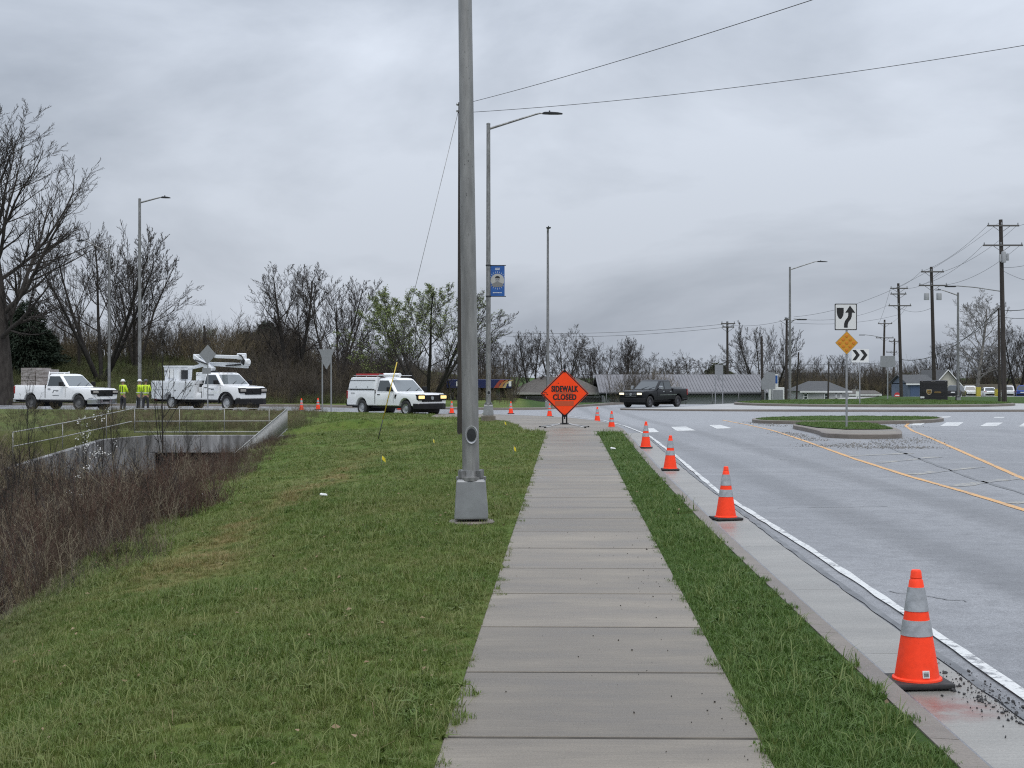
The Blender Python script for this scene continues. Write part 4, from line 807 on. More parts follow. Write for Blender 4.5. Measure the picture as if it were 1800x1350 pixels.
link('blossom', np_mesh('blossom', np.stack([PP - a * .036, PP + b * .03, PP + a * .036, PP - b * .03], 1).reshape(-1, 3), np.arange(nn * 4).reshape(-1, 4), BLOSSOM), bl)
# stream bed
V = []; ps = [(-13.4, 22), (-14.5, 30), (-15.2, 40), (-15.5, 50), (-14.2, 61.6)]
strip_pts = resample(ps, 1.5); Fc = []
for i, p in enumerate(strip_pts):
    for o in (-2.6, 2.3): V.append((p.x + o, p.y, -2.96))
for i in range(len(strip_pts) - 1): Fc.append((2 * i, 2 * i + 1, 2 * i + 3, 2 * i + 2))
setp(link('stream', np_mesh('stream', V, Fc, M('shallow_stream', (0.16, 0.16, 0.155), (0.40, 0.40, 0.39), scale=1.2, rough=.06, rough2=.4, bump=.2, bscale=9, world_pos=True, lo=.45, hi=.7))), kind='structure')

# ------------------------------------------------------------------ culvert headwall and railings
cul = thing('culvert', 'pale concrete culvert headwall with dark opening under the railing', 'culvert', (0, 62.0, 0))
def wall_piece(name, x0, x1, z0, z1, y0=0.0, y1=.45): return MB().box(((x0 + x1) / 2, (y0 + y1) / 2, (z0 + z1) / 2), (x1 - x0, y1 - y0, z1 - z0)).bevel(.02, 1).build(name, C_WALL, cul)
wall_piece('header', -16.1, -10.2, -1.62, -.84); wall_piece('pier', -17.4, -15.9, -3.4, -1.625); wall_piece('pier', -12.3, -10.2, -3.4, -1.625)
MB().box((-14.1, .27, -2.5), (3.58, .06, 1.74)).build('opening', M('culvert_shade', (0.012, 0.012, 0.012), rough=1), cul)  # black panel across the mouth stands in for the shade inside the culvert
def wing(pts_top, z_bot, th=.35):
    mb = MB(); 
    for (a, b) in zip(pts_top[:-1], pts_top[1:]):
        a, b = Vector(a), Vector(b); n_ = Vector((b.y - a.y, -(b.x - a.x), 0)).normalized() * th
        A = [a, b, Vector((b.x, b.y, z_bot)), Vector((a.x, a.y, z_bot))]; mb.poly_solid(A, n_)
    return mb.build('wing_wall', C_WALL, cul)
wing([(-16.1, .05, -.86), (-17.6, -1.6, -.95), (-20.3, -7.5, -2.0), (-21.2, -10, -2.7)], -3.4)
wing([(-10.3, -.02, -.86), (-10.1, -5.5, -1.45), (-9.95, -12, -2.0)], -3.6, -.35)
RAIL = M('galvanised_rail', (0.40, 0.40, 0.38), (0.30, 0.30, 0.29), scale=3, rough=.5, metal=.35)
def railing(label, tops, h, rails, posts, pickets=False, name='railing'):
    t = thing(name, label, 'railing'); tops = [Vector(p) for p in tops]
    for dz in rails: MB().path([p - Vector((0, 0, dz)) for p in tops], .02, 6).build('rail', RAIL, t)
    def along(s_):
        L_ = [(b - a).length for a, b in zip(tops[:-1], tops[1:])]
        for a, b, l in zip(tops[:-1], tops[1:], L_):
            if s_ <= l: return a + (b - a) * (s_ / l)
            s_ -= l
        return tops[-1]
    tot = sum((b - a).length for a, b in zip(tops[:-1], tops[1:])); s_ = .02
    while s_ < tot:
        p = along(s_); MB().tube(p, p - Vector((0, 0, h)), .017, n=6).build('post', RAIL, t); s_ += posts
    if pickets:
        s_ = .1; me = MB().tube((0, 0, 0), (0, 0, -h + .1), .012, n=4).mesh('picket', RAIL)
        while s_ < tot: link('picket', me, t, along(s_)); s_ += .125
    return t
railing('pipe railing along the top of the culvert headwall', [at(236, 718.5, 62.2), at(502, 718, 62.2)], 1.08, (0, .56, 1.04), 2.0)
railing('sloping pipe railing left of the culvert, running down into the weeds', [at(22, 760, 55), at(120, 742, 58), at(232, 718.6, 62.1)], 1.05, (0, .56), 2.9)
railing('picket railing running down toward the camera at the right end of the culvert', [at(505, 718, 61.8), at(412, 797, 50)], 1.0, (0, .9), 2.0, True, 'picket_railing')

# ------------------------------------------------------------------ traffic cones
def cone_r(z): return .138 - (z - .035) / .665 * .106
def make_cone(label):
    t = thing('traffic_cone', label, 'traffic cone', group='traffic cones closing the gutter and the corner')
    MB().box((0, 0, .0175), (.36, .36, .033)).bevel(.012, 2).build('base', RUBBER, t)
    pr = [(.152, .034), (.150, .045), (cone_r(.05), .052)] + [(cone_r(z), z) for z in np.linspace(.1, .64, 7)] + [(.034, .652), (.037, .66), (.034, .668), (.032, .695), (.026, .705), (.020, .706)]
    MB().lathe(pr, 28).build('body', ORANGE, t)
    for z0, z1 in ((.305, .40), (.455, .60)): MB().lathe([(cone_r(z0) + .0035, z0), (cone_r(z1) + .0035, z1)], 28).build('reflective_band', SILVER, t)
    return t
cone0 = make_cone('nearest traffic cone, tall orange with two silver bands, on the gutter')
st = MB().box((0, 0, 0), (.042, .002, .045)).build('sticker', SIGN_W, cone0, (.012, -.1345, .085), (-.16, 0, 0))
for dz in (.010, .002, -.006, -.013): MB().box((0, -.002, dz), (.032, .001, .004)).build('print', SIGN_K, st)
spots = [((1612, 1205), None), ((1276, 914), 'second nearest traffic cone along the kerb'), ((1178, 827), 'third nearest traffic cone along the kerb'), ((1135, 788), 'fourth traffic cone along the kerb, near the crosswalk blocks'),
         ((1075, 757), 'traffic cone at the tip of the grass strip beside the sidewalk'), ((1050, 743), 'traffic cone just right of the orange diamond sign on the corner kerb'), ((966, 732.5), 'traffic cone half hidden behind the orange diamond sign'),
         ((898, 727.5), 'traffic cone on the corner between the lamp post with banner and the diamond sign'), ((794, 727), 'traffic cone in front of the white pickup with topper, left of the wood pole'), ((702, 724), 'small traffic cone seen under the white pickup with topper'),
         ((559, 726), 'traffic cone just left of the yield sign posts'), ((530, 727), 'leftmost traffic cone, right of the culvert railing')]
for i, ((px, py), lab) in enumerate(spots):
    o = cone0 if i == 0 else copy_tree(cone0)
    if i > 0:
        o['label'] = lab
        for ch in list(o.children):
            if ch.name.startswith('sticker'):
                for g2 in list(ch.children): bpy.data.objects.remove(g2)
                bpy.data.objects.remove(ch)
    if i in (9, 10, 11): D_ = (88, 84, 82)[i - 9]; x_, y_ = (px - CX) / F * D_, D_
    else: x_, y_ = gnd(px, py)
    o.location = (x_, y_, float(zroad(x_, y_)) + .008); o.rotation_euler = (rnd.uniform(-.012, .012), rnd.uniform(-.025, .012), rnd.uniform(-.4, .4) if i else .04)
    if i == 0: o.location.z += .002

# asphalt crumbs on the gutter and grit round the island
def crumbs(name, label, P, s_, mat):
    cc = bpy.data.collections.new(name + '_bits'); r_ = np.random.default_rng(4)
    for i in range(4):
        mb = MB(); bmesh.ops.create_icosphere(mb.bm, subdivisions=1, radius=1); 
        for v in mb.bm.verts: v.co *= r_.uniform(.55, 1.15); v.co.z *= .7
        hidden_proto(cc, 'c%d' % i, mb.mesh('c', mat, 10))
    n = len(P); scatter(name, label, P, r_.uniform(0, 6, (n, 3)), np.repeat(np.asarray(s_)[:, None], 3, 1), r_.integers(0, 4, n), cc, 'gravel')
r_ = np.random.default_rng(9); n = 420; ca = np.array(gnd(1745, 1235)); ang_ = r_.normal(0, 1, (n, 2)); x = ca[0] + ang_[:, 0] * .10 + .03 - ang_[:, 1] * .01; y = ca[1] + ang_[:, 1] * .42
x2, y2 = r_.uniform(2.55, 3.0, 40), r_.uniform(6.6, 9.2, 40); x, y = np.append(x, x2), np.append(y, y2); k = (x > KX(y) + .05) & (x < KX(y) + .72); x, y = x[k], y[k]
crumbs('asphalt_crumbs', 'dark crumbs of broken asphalt on the gutter by the nearest cone', np.column_stack([x, y, zroad(x, y) + .009]), r_.gamma(1.3, .0032, len(x)) + .0012, M('crumb_asphalt', (0.045, 0.045, 0.047), rough=.8))
n = 2600; pts_ = []
for (a, b, m_, sp_) in (((1440, 785), (1560, 780), 500, .8), ((1590, 780), (1600, 770), 400, .9), ((1380, 760), (1440, 775), 500, .4), ((1580, 742), (1600, 752), 260, .6), ((1320, 742), (1370, 750), 350, .5), ((1520, 787), (1630, 787), 500, .7)):
    A, B = np.array(gnd(*a)), np.array(gnd(*b)); t_ = r_.uniform(0, 1, (m_, 1)); pts_.append(A + (B - A) * t_ + r_.normal(0, sp_ * .6, (m_, 2)))
P_ = np.concatenate(pts_); P_ = P_[~inside(P_, smooth_poly(I_FRONT, 2)) & ~inside(P_, smooth_poly(I_BACK, 2))]
crumbs('road_grit', 'loose grit and gravel on the worn pavement around the splitter island', np.column_stack([P_, zroad(P_[:, 0], P_[:, 1]) + .008]), r_.gamma(2.2, .0042, len(P_)) + .003, M('grit', (0.13, 0.125, 0.12), (0.30, 0.29, 0.27), scale=20, rough=.9, world_pos=True))
n = 150; y = r_.uniform(5.6, 16, n); x = XL(y) + (XR(y) - XL(y)) * np.where(r_.uniform(0, 1, n) < .65, r_.beta(5, 1.2, n), r_.uniform(0, 1, n))
crumbs('sidewalk_debris', 'tiny dark bits of debris scattered on the sidewalk', np.column_stack([x, y, base(x, y) + .016]), r_.gamma(2, .0014, n) + .001, M('debris', (0.03, 0.025, 0.02), rough=.9))

# ------------------------------------------------------------------ lamp posts
HEADM = M('lamp_head_dark', (0.035, 0.037, 0.04), rough=.45, metal=.4)
def lamp_post(label, x, y, z, height, r0, r1, arm, arm_dir, box=.46, boxh=.55, headl=.9, name='street_lamp', cover=True, rise=.7):
    t = thing(name, label, 'street lamp', (x, y, z))
    hb = boxh
    if box:
        mb = MB(); b2 = box / 2
        mb.loft([[(s_ * sx, s_ * sy, zz_) for sx, sy in ((-1, -1), (1, -1), (1, 1), (-1, 1))] for s_, zz_ in ((b2, .06), (b2, .09), (b2 * .86, hb), (b2 * .72, hb + .02))], True, False); mb.bevel(.012, 1, 40).build('base_cover', M('cast_aluminium', (0.30, 0.31, 0.315), (0.25, 0.255, 0.26), scale=5, rough=.5, metal=.55), t)
        MB().lathe([(box * .70, -.2), (box * .70, .015), (box * .66, .035)], 20).build('footing', C_WALK, t)
        mb = MB().lathe([(r0 * 1.75, hb + .0), (r0 * 1.75, hb + .04), (r0 * 1.2, hb + .05), (r0 * 1.12, hb + .12)], 16)
        for k in range(4):
            a = math.pi / 4 + k * math.pi / 2; mb.box((math.cos(a) * r0 * 1.5, math.sin(a) * r0 * 1.5, hb + .075), (.07, .05, .09), a)
        mb.build('anchor_flange', GALV, t)
    MB().path([(0, 0, .1), (0, 0, height * .5), (0, 0, height)], [r0, (r0 + r1) / 2, r1], 20).build('shaft', MATS['stained_steel'] if y < 20 else GALV, t)
    MB().lathe([(r1 * 1.08, height - .02), (r1 * 1.08, height + .03), (r1 * .5, height + .06)], 12).build('cap', GALV, t)
    if cover:
        mb = MB(); mb.lathe([(.001, .0), (.052, .0), (.072, -.012), (.078, .03)], 20, 'y'); bmesh.ops.scale(mb.bm, vec=(1, 1, 1.45), verts=mb.bm.verts[:]); hh = mb.build('hand_hole_rim', GALV_L, t, (.015, -r0 * .96 - .012, hb + .55))
        mb = MB(); mb.lathe([(.001, -.022), (.050, -.02), (.053, -.008)], 20, 'y'); bmesh.ops.scale(mb.bm, vec=(1, 1, 1.5), verts=mb.bm.verts[:]); mb.build('cover', HEADM, hh)
    if arm:
        d = Vector((math.cos(arm_dir), math.sin(arm_dir), 0)); s0 = Vector((0, 0, height - .22)); pts = [s0 + d * (arm * f) + Vector((0, 0, rise * g_)) for f, g_ in ((0, 0), (.3, .33), (.6, .66), (.85, .93), (.93, 1.0), (1, 1.0))]
        MB().path(pts, [.055, .05, .045, .04, .035, .03], 8).build('arm', GALV, t)
        e = pts[-1]; hd = MB(); hd.loft([[Vector((f * headl - .05, s_ * w, zz_)) for s_, zz_ in ((-1, 0), (1, 0), (1, th), (-1, th))] for f, w, th in ((0, .05, .07), (.12, .09, .10), (.4, .15, .09), (.75, .15, .07), (1.0, .09, .04))], True, False)
        hd.bevel(.012, 1, 40); hd.lathe([(.035, .09), (.035, .16), (.02, .17)], 8, c=(.3 * headl, 0, 0)); hd.build('lamp_head', HEADM, t, e - Vector((0, 0, .04)), (0, 0, arm_dir))
    return t
gx, gy = (829 - CX) / F * 16.85, 16.85
lp = lamp_post('nearest lamp post, thick grey steel shaft with square base cover beside the sidewalk', gx, gy, zl(gx, gy) + .0, 10.2, .105, .068, 2.4, 0, .40, .52)
lp.rotation_euler = (0, -.0125, 0)
gx, gy = (858.5 - CX) / F * 62, 62
lp2 = lamp_post('tall lamp post with the blue banner, arm reaching right', gx, gy, .0, 13.0, .115, .085, 2.45, .0, .46, .5)
lamp_post('slim lamp mast rising behind the orange diamond sign, seen end on', (963 - CX) / F * 92, 92, float(zroad(2.4, 92)), H - (402 - HY) / F * 92 + .36, .11, .07, 1.4, math.radians(-90), .4, .5, .8, cover=False, rise=.1)
lamp_post('lamp post behind the workers with a short arm to the right', (245.5 - CX) / F * 84, 84, -.2, H - (350 - HY) / F * 84 + .2, .115, .08, 1.35, math.radians(0), .4, .5, .55, cover=False, rise=.32)
lamp_post('slim grey lamp post behind the left pickup, just left of the workers', (192 - CX) / F * 98, 98, -.1, H - (440 - HY) / F * 98 + .1, .12, .07, 1.8, math.radians(178), .4, .5, .6, cover=False, rise=.9)
lamp_post('pale lamp post right of centre with its arm reaching right', (1388.5 - CX) / F * 128, 128, zl(25, 128), H - (470 - HY) / F * 128 - zl(25, 128), .14, .09, 2.55, 0, 0, .1, .95, cover=False, rise=.75)
lamp_post('lamp post in front of the parked cars with arm to the left', (1684 - CX) / F * 126, 126, zl(40.3, 126), H - (515 - HY) / F * 126 - zl(40.3, 126), .14, .09, 1.6, math.radians(180), .4, .4, .5, cover=False, rise=.5)
# banner on the second post
bn = thing('banner', 'blue street banner with a grey portrait hung on the lamp post', 'banner', (lp2.location.x, 62, 0)); k_ = 62 / F
BLUE = M('banner_blue', (0.012, 0.075, 0.30), (0.02, 0.11, 0.36), scale=4, rough=.6)
def bz(py): return H - (py - HY) * k_
bx0, bx1 = (862 - 858.5) * k_, (887 - 858.5) * k_
for py in (466.5, 521): MB().tube((.05, 0, bz(py)), (bx1 + .06, 0, bz(py)), .018, n=8).build('bracket', HEADM, bn)
MB().lathe([(.12, bz(466.5) - .03), (.12, bz(466.5) + .03)], 12).build('clamp', HEADM, bn); MB().lathe([(.12, bz(521) - .03), (.12, bz(521) + .03)], 12).build('clamp', HEADM, bn)
MB().box(((bx0 + bx1) / 2, 0, (bz(467) + bz(520.5)) / 2), (bx1 - bx0, .01, bz(467) - bz(520.5))).build('fabric', BLUE, bn)
fb = thing  # portrait pieces are flat print on the fabric
bcx, bcz = (bx0 + bx1) / 2, bz(493)
def flat(pts, y, name, mat, par=bn): return MB().poly_solid([(x, y, z) for x, z in pts], (0, .003, 0)).build(name, mat, par)
flat([(bcx + .30 * math.cos(a), bcz + .30 * math.sin(a)) for a in np.linspace(0, 2 * math.pi, 28, endpoint=False)], -.0095, 'portrait_disc', M('portrait_grey', (0.42, 0.42, 0.40), rough=.7))
flat([(bcx - .27, bcz - .22), (bcx - .22, bcz - .13), (bcx - .09, bcz - .08), (bcx + .09, bcz - .08), (bcx + .22, bcz - .13), (bcx + .27, bcz - .22), (bcx + .15, bcz - .29), (bcx - .15, bcz - .29)], -.013, 'portrait_shoulders', M('portrait_mid', (0.20, 0.20, 0.20), rough=.7))
flat([(bcx + .095 * math.cos(a), bcz + .045 + .135 * math.sin(a)) for a in np.linspace(0, 2 * math.pi, 18, endpoint=False)], -.0165, 'portrait_face', M('portrait_face_grey', (0.30, 0.30, 0.31), rough=.7))
flat([(bcx + .11 * math.cos(a), bcz + .10 + .10 * math.sin(a)) for a in np.linspace(.05, math.pi - .05, 12)], -.020, 'portrait_hair', SIGN_K)
for dx_ in (-.038, .038): flat([(bcx + dx_ - .022, bcz + .045), (bcx + dx_ + .022, bcz + .045), (bcx + dx_ + .022, bcz + .06), (bcx + dx_ - .022, bcz + .06)], -.020, 'portrait_eye', SIGN_K)
flat([(bcx - .03, bcz - .04), (bcx + .03, bcz - .04), (bcx + .03, bcz - .03), (bcx - .03, bcz - .03)], -.020, 'portrait_mouth', SIGN_K)
for a in list(np.linspace(.5, math.pi - .5, 9)) + list(np.linspace(math.pi + .7, 2 * math.pi - .7, 7)):
    c_, s_ = math.cos(a), math.sin(a); p, q = (bcx + c_ * .31, bcz + s_ * .33), (bcx + c_ * .37, bcz + s_ * .41); n_ = (-s_ * .006, c_ * .006)
    flat([(p[0] - n_[0], p[1] - n_[1]), (p[0] + n_[0], p[1] + n_[1]), (q[0] + n_[0], q[1] + n_[1]), (q[0] - n_[0], q[1] - n_[1])], -.0095, 'ray', SIGN_W)
for z_, w_, h_ in ((bz(471.5), .20, .034), (bz(474), .22, .034), (bz(514.5), .40, .036)):
    x_ = bcx - w_ / 2
    while x_ < bcx + w_ / 2 - .01:
        l_ = rnd.uniform(.02, .045); flat([(x_, z_ - h_ / 2), (x_ + l_, z_ - h_ / 2), (x_ + l_, z_ + h_ / 2), (x_, z_ + h_ / 2)], -.0095, 'lettering', SIGN_W); x_ += l_ + .012

# ------------------------------------------------------------------ signs
def text_mesh(s_, size, mat, xs=1.0, bold=.0, name='lettering', sp=1.0):
    cu = bpy.data.curves.new('t', 'FONT'); cu.body = s_; cu.size = size; cu.align_x = 'CENTER'; cu.align_y = 'CENTER'; cu.extrude = .002; cu.offset = bold; cu.space_character = sp
    o = bpy.data.objects.new('t', cu); COL.objects.link(o); dg = bpy.context.evaluated_depsgraph_get(); me = bpy.data.meshes.new_from_object(o.evaluated_get(dg)); bpy.data.objects.remove(o); bpy.data.curves.remove(cu)
    me.materials.clear(); me.materials.append(mat); me.name = name
    co = np.empty(len(me.vertices) * 3, np.float32); me.vertices.foreach_get('co', co); co = co.reshape(-1, 3)
    co = np.column_stack([co[:, 0] * xs, -co[:, 2], co[:, 1]]); me.vertices.foreach_set('co', co.astype(np.float32).ravel()); me.update(); return me
SORG = M('sign_orange', (1.0, 0.075, 0.015), rough=.7, spec=.2, fine=.05, fscale=3)
SORG2 = M('covered_orange', (0.50, 0.075, 0.022), rough=.6)
D = 49.2; sx, sy = (992.5 - CX) / F * D, D; z0 = float(base(sx, sy)) + .008
sg = thing('roadwork_sign', 'orange diamond sign reading SIDEWALK CLOSED on a folding stand', 'sign', (sx, sy, z0)); kk_ = D / F
hc = H - (691.5 - HY) * kk_ - z0; hd_ = 42.5 * kk_
def dia(r, y, name, mat, th=.004, par=sg): return MB().poly_solid([(r * a, y, hc + r * b) for a, b in ((-1, 0), (0, -1), (1, 0), (0, 1))], (0, th, 0)).build(name, mat, par)
dia(hd_, 0, 'backing', SORG, .006); pn = dia(hd_ * .985, -.004, 'border', M('sign_border_dark', (0.05, 0.012, 0.01), rough=.6)); dia(hd_ * .915, -.008, 'panel', SORG)
for s_, z_, h_, w_ in (('SIDEWALK', 684 - .0, .33, 47), ('CLOSED', 698.5, .33, 41)):
    me = text_mesh(s_, h_, SIGN_K, 1.0, .011, sp=1.12); xs_ = [v.co.x for v in me.vertices]; f_ = w_ * kk_ / (max(xs_) - min(xs_))
    for j_, dx_ in enumerate((-.006, .006)): o = link('lettering', me, sg, (dx_, -.012 - j_ * .0012, H - (z_ - HY) * kk_ - z0)); o.scale = (f_, 1, .86 if s_ == 'SIDEWALK' else .80)
for py0, py1, pw in ((688.5, 692.5, 30), (705, 713.5, 33)): MB().box((-.01, -.011, H - ((py0 + py1) / 2 - HY) * kk_ - z0), (pw * kk_, .003, (py1 - py0) * kk_)).build('cover_patch', SORG2, sg)
for z_ in (hc + hd_ * .93, hc - hd_ * .93): MB().lathe([(.05, -.03), (.05, .0)], 10, 'y', (0, 0, z_)).build('corner_bracket', BLACK, sg)
mb = MB()
for a, b in ((-.76, .06), (-.70, .03), (-.72, -.03), (-.64, -.02), (-.66, .04), (-.60, -.04), (-.22, .36)): mb.box((a, -.012, hc + b), (.05, .002, .02), 0, .6)
mb.build('scuff_marks', SIGN_K, sg)
MB().lathe([(.04, hc + hd_ + .02), (.05, hc + hd_ + .09), (.045, hc + hd_ + .15), (.02, hc + hd_ + .18)], 10).build('top_knob', BLACK, sg)
MB().tube((0, .05, .3), (0, .05, hc + hd_ + .04), .02, n=8).build('mast', BLACK, sg)
for s_ in (-1, 1): MB().box((s_ * .07, -.03, .32), (.055, .06, .36)).bevel(.015, 1).build('spring_housing', BLACK, sg)
MB().box((0, 0, .14), (.30, .12, .06)).bevel(.01, 1).build('stand_hub', BLACK, sg)
for a_ in (205, 335, 25, 155):
    e = Vector((math.cos(math.radians(a_)) * (.78 if a_ > 180 else .95), math.sin(math.radians(a_)) * 1.05, .02)); MB().tube((e.x * .08, e.y * .05, .14), e, .017, n=6).build('leg', GALV_L, sg); MB().box(e, (.07, .05, .04)).build('foot', BLACK, sg)

def post_sign(name, label, px, D, base_z, top_py, post_r=.03, posts=(0,)):
    X = (px - CX) / F * D; t = thing(name, label, 'sign', (X, D, base_z)); zt = H - (top_py - HY) / F * D - base_z
    for o_ in posts: MB().box((o_, .03, zt / 2), (post_r * 2, post_r * 1.4, zt)).build('post', SIGN_BACK, t)
    return t
# keep-right sign with object marker on the splitter island
D = 48.6; k_ = D / F; bz0 = float(zroad(11.7, D)) + .17; t = post_sign('keep_right_sign', 'white keep right sign above a yellow diamond marker on the splitter island', 1488.5, D, bz0, 534, .032)
def lz(py): return H - (py - HY) * k_ - bz0
def lx(px, c=1488.5): return (px - c) * k_
def panel(x0, x1, z0, z1, y, mat, name, par, th=.004, bev=.03):
    mb = MB(); pts = []
    for (cx_, cz_, a0) in ((x1 - bev, z1 - bev, 0), (x0 + bev, z1 - bev, 90), (x0 + bev, z0 + bev, 180), (x1 - bev, z0 + bev, 270)):
        for a in (0, 30, 60, 90): pts.append((cx_ + bev * math.cos(math.radians(a0 + a)), y, cz_ + bev * math.sin(math.radians(a0 + a))))
    return mb.poly_solid(pts, (0, th, 0)).build(name, mat, par)
panel(lx(1467), lx(1506.5), lz(580.5), lz(533.5), 0, SIGN_BACK, 'backing', t, .006); panel(lx(1467.6), lx(1505.9), lz(579.9), lz(534.1), -.004, SIGN_K, 'border', t); panel(lx(1468.8), lx(1504.7), lz(578.7), lz(535.3), -.008, SIGN_W, 'panel', t)
def fl(pxs, y=-.011, name='symbol', mat=SIGN_K, par=None): return MB().poly_solid([(lx(a), y, lz(b)) for a, b in pxs], (0, .003, 0)).build(name, mat, par or t)
fl([(1470.5, 541), (1483, 541), (1483, 549), (1482, 555), (1479.5, 559.5), (1477, 561), (1474.5, 559.5), (1472, 555), (1470.8, 549)])
fl([(1494, 537), (1503.5, 550), (1497.5, 549.5), (1497.2, 556), (1495.5, 561), (1491.5, 566), (1490.2, 570), (1490, 576), (1483.5, 576), (1483.6, 569), (1485.5, 563.5), (1489.5, 558.5), (1490.8, 555), (1491, 549.5), (1485.5, 550)])
YEL = M('sign_yellow', (0.62, 0.30, 0.02), (0.52, 0.25, 0.02), scale=9, rough=.5); YREF = M('marker_reflector', (0.60, 0.20, 0.02), rough=.25)
fl([(1468, 602.5), (1488.5, 582), (1508.5, 602.5), (1488.5, 623.5)], .0, 'diamond_back', SIGN_BACK); fl([(1468.6, 602.5), (1488.5, 582.6), (1507.9, 602.5), (1488.5, 622.9)], -.004, 'diamond_marker', YEL)
for a in (-1, 0, 1):
    for b in (-1, 0, 1): MB().lathe([(.001, -.018), (.05, -.016), (.058, -.005)], 14, 'y', (lx(1488.4) + (a + b) * 6.1 * k_, 0, lz(602.7) + (a - b) * 6.1 * k_)).build('reflector', YREF, t)
# chevron board on the central island
D = 91.0; k_ = D / F; X = (1511.5 - CX) / F * D; bz0 = z_isl(X, D); t = post_sign('chevron_sign', 'white board with two black chevrons on the central island', 1511.5, D, bz0, 620, .035)
def lx(px, c=1511.5): return (px - c) * k_
panel(lx(1497), lx(1527), lz(637), lz(613.5), 0, SIGN_W, 'panel', t, .006, .02)
for dx_ in (0, 13.5): fl([(1498 + dx_, 615), (1504.5 + dx_, 615), (1511.5 + dx_, 624), (1504.5 + dx_, 633.5), (1498 + dx_, 633.5), (1504.8 + dx_, 624)], -.004)
# backs of signs
def yield_back(label, px, D, zb, top, h_py, w_px, posts_px, name='yield_sign'):
    t = post_sign(name, label, px, D, zb, top, .035, [(p - px) / F * D for p in posts_px]); k = D / F; z = lambda py: H - (py - HY) * k - zb; w = w_px * k / 2
    MB().poly_solid([(-w, 0, z(top)), (-w * .93, 0, z(top + 2)), (-w * .12, 0, z(top + h_py - 1.5)), (0, 0, z(top + h_py)), (w * .12, 0, z(top + h_py - 1.5)), (w * .93, 0, z(top + 2)), (w, 0, z(top))], (0, -.006, 0)).build('panel', SIGN_BACK, t); return t
t = yield_back('back of a yield sign on two grey posts left of the pickup with topper', 574, 77, zl(-10.2, 77) if False else -.2, 614, 35, 28, (566.5, 582))
k = 77 / F; MB().poly_solid([(-9 * k, .003, H - (614 - HY) * k + .2), (9 * k, .003, H - (614 - HY) * k + .2), (8 * k, .003, H - (636 - HY) * k + .2), (0, .003, H - (649 - HY) * k + .2), (-8 * k, .003, H - (636 - HY) * k + .2)], (0, -.012, 0)).build('panel', SIGN_BACK, t)
t = yield_back('back of a far yield sign on two posts right of the black pickup', 1263.5, 112, -.6, 642, 28, 14, (1257.5, 1270.5))
MB().box((0, 0, H - (650 - HY) * 112 / F + .6), (13 * 112 / F, .01, 18 * 112 / F)).build('plate', SIGN_BACK, t)
D = 78.0; k = D / F; t = post_sign('warning_sign', 'back of a diamond sign with a small plaque below, in front of the bucket truck', 365, D, -.2, 607, .032); zc = H - (623 - HY) * k + .2; r = 15 * k
MB().poly_solid([(-r, -.0, zc), (0, 0, zc - r * 1.15), (r, 0, zc), (0, 0, zc + r * 1.15)], (0, -.006, 0)).build('panel', SIGN_BACK, t); MB().box((-2 * k, 0, H - (652 - HY) * k + .2), (15 * k, .006, 10 * k)).build('plaque', SIGN_BACK, t)
D = 124.0; k = D / F; t = post_sign('sign_board', 'pair of grey sign backs on two posts at the right end of the metal roof', 1351, D, -1.5, 654, .04, (-6.5 * k, 6.5 * k)); 
MB().poly_solid([(-14 * k, 0, H - (670 - HY) * k + 1.5), (-3 * k, 0, H - (654 - HY) * k + 1.5), (12 * k, 0, H - (655 - HY) * k + 1.5), (12 * k, 0, H - (684 - HY) * k + 1.5), (-12 * k, 0, H - (685 - HY) * k + 1.5)], (0, -.01, 0)).build('panel', SIGN_BACK, t)
D = 100.0; k = D / F; t = post_sign('sign_board', 'wide grey back of a sign beside the chevron board', 1560.5, D, z_isl(27, 100), 626, .04); MB().box((0, 0, H - (635.5 - HY) * k - z_isl(27, 100)), (26 * k, .01, 20 * k)).bevel(.02, 1).build('panel', SIGN_BACK, t)
D = 150.0; k = D / F; t = post_sign('small_sign', 'small white sign on a thin post in front of the brick wall', 1507.5, D, zl(37, 150), 686, .03); MB().box((0, -.04, H - (692.5 - HY) * k - zl(37, 150)), (6.5 * k, .01, 9 * k)).build('panel', SIGN_W, t)
D = 170.0; k = D / F; t = post_sign('do_not_enter_sign', 'round red do not enter sign beside the leaning pole', 1577, D, zl(47, 170), 690, .03); zc = H - (695 - HY) * k - zl(47, 170)
MB().lathe([(.001, -.05), (5.2 * k, -.05), (5.2 * k, -.04)], 20, 'y', (0, 0, zc)).build('disc', M('sign_red', (0.40, 0.02, 0.02), rough=.5), t); MB().box((0, -.055, zc), (7 * k, .006, 1.6 * k)).build('bar', SIGN_W, t)
D = 135.0; k = D / F; t = post_sign('pump_sign', 'narrow blue and white upright sign beside the white cabinet', 1364, D, zl(25.5, 135), 658, .04); zb_ = zl(25.5, 135)
MB().box((0, -.05, H - (669 - HY) * k - zb_), (7.5 * k, .06, 23 * k)).build('panel', SIGN_W, t); MB().box((0, -.085, H - (667 - HY) * k - zb_), (5 * k, .01, 14 * k)).build('face', BLUE, t)
t = thing('utility_cabinet', 'white boxy utility cabinet left of the pale lamp post', 'cabinet', ((1364.5 - CX) / F * 126, 126, zl(24, 126))); zt = H - (681 - HY) / F * 126 - zl(24, 126)
MB().box((.1, 0, zt / 2), (1.15, .6, zt)).bevel(.02, 1).build('body', SIGN_W, t); MB().box((-.62, -.05, zt / 2 - .05), (.18, .4, zt - .1)).build('side_post', SIGN_W, t); MB().box((.1, -.31, zt * .55), (.9, .012, zt * .7)).build('door', SIGN_BACK, t)

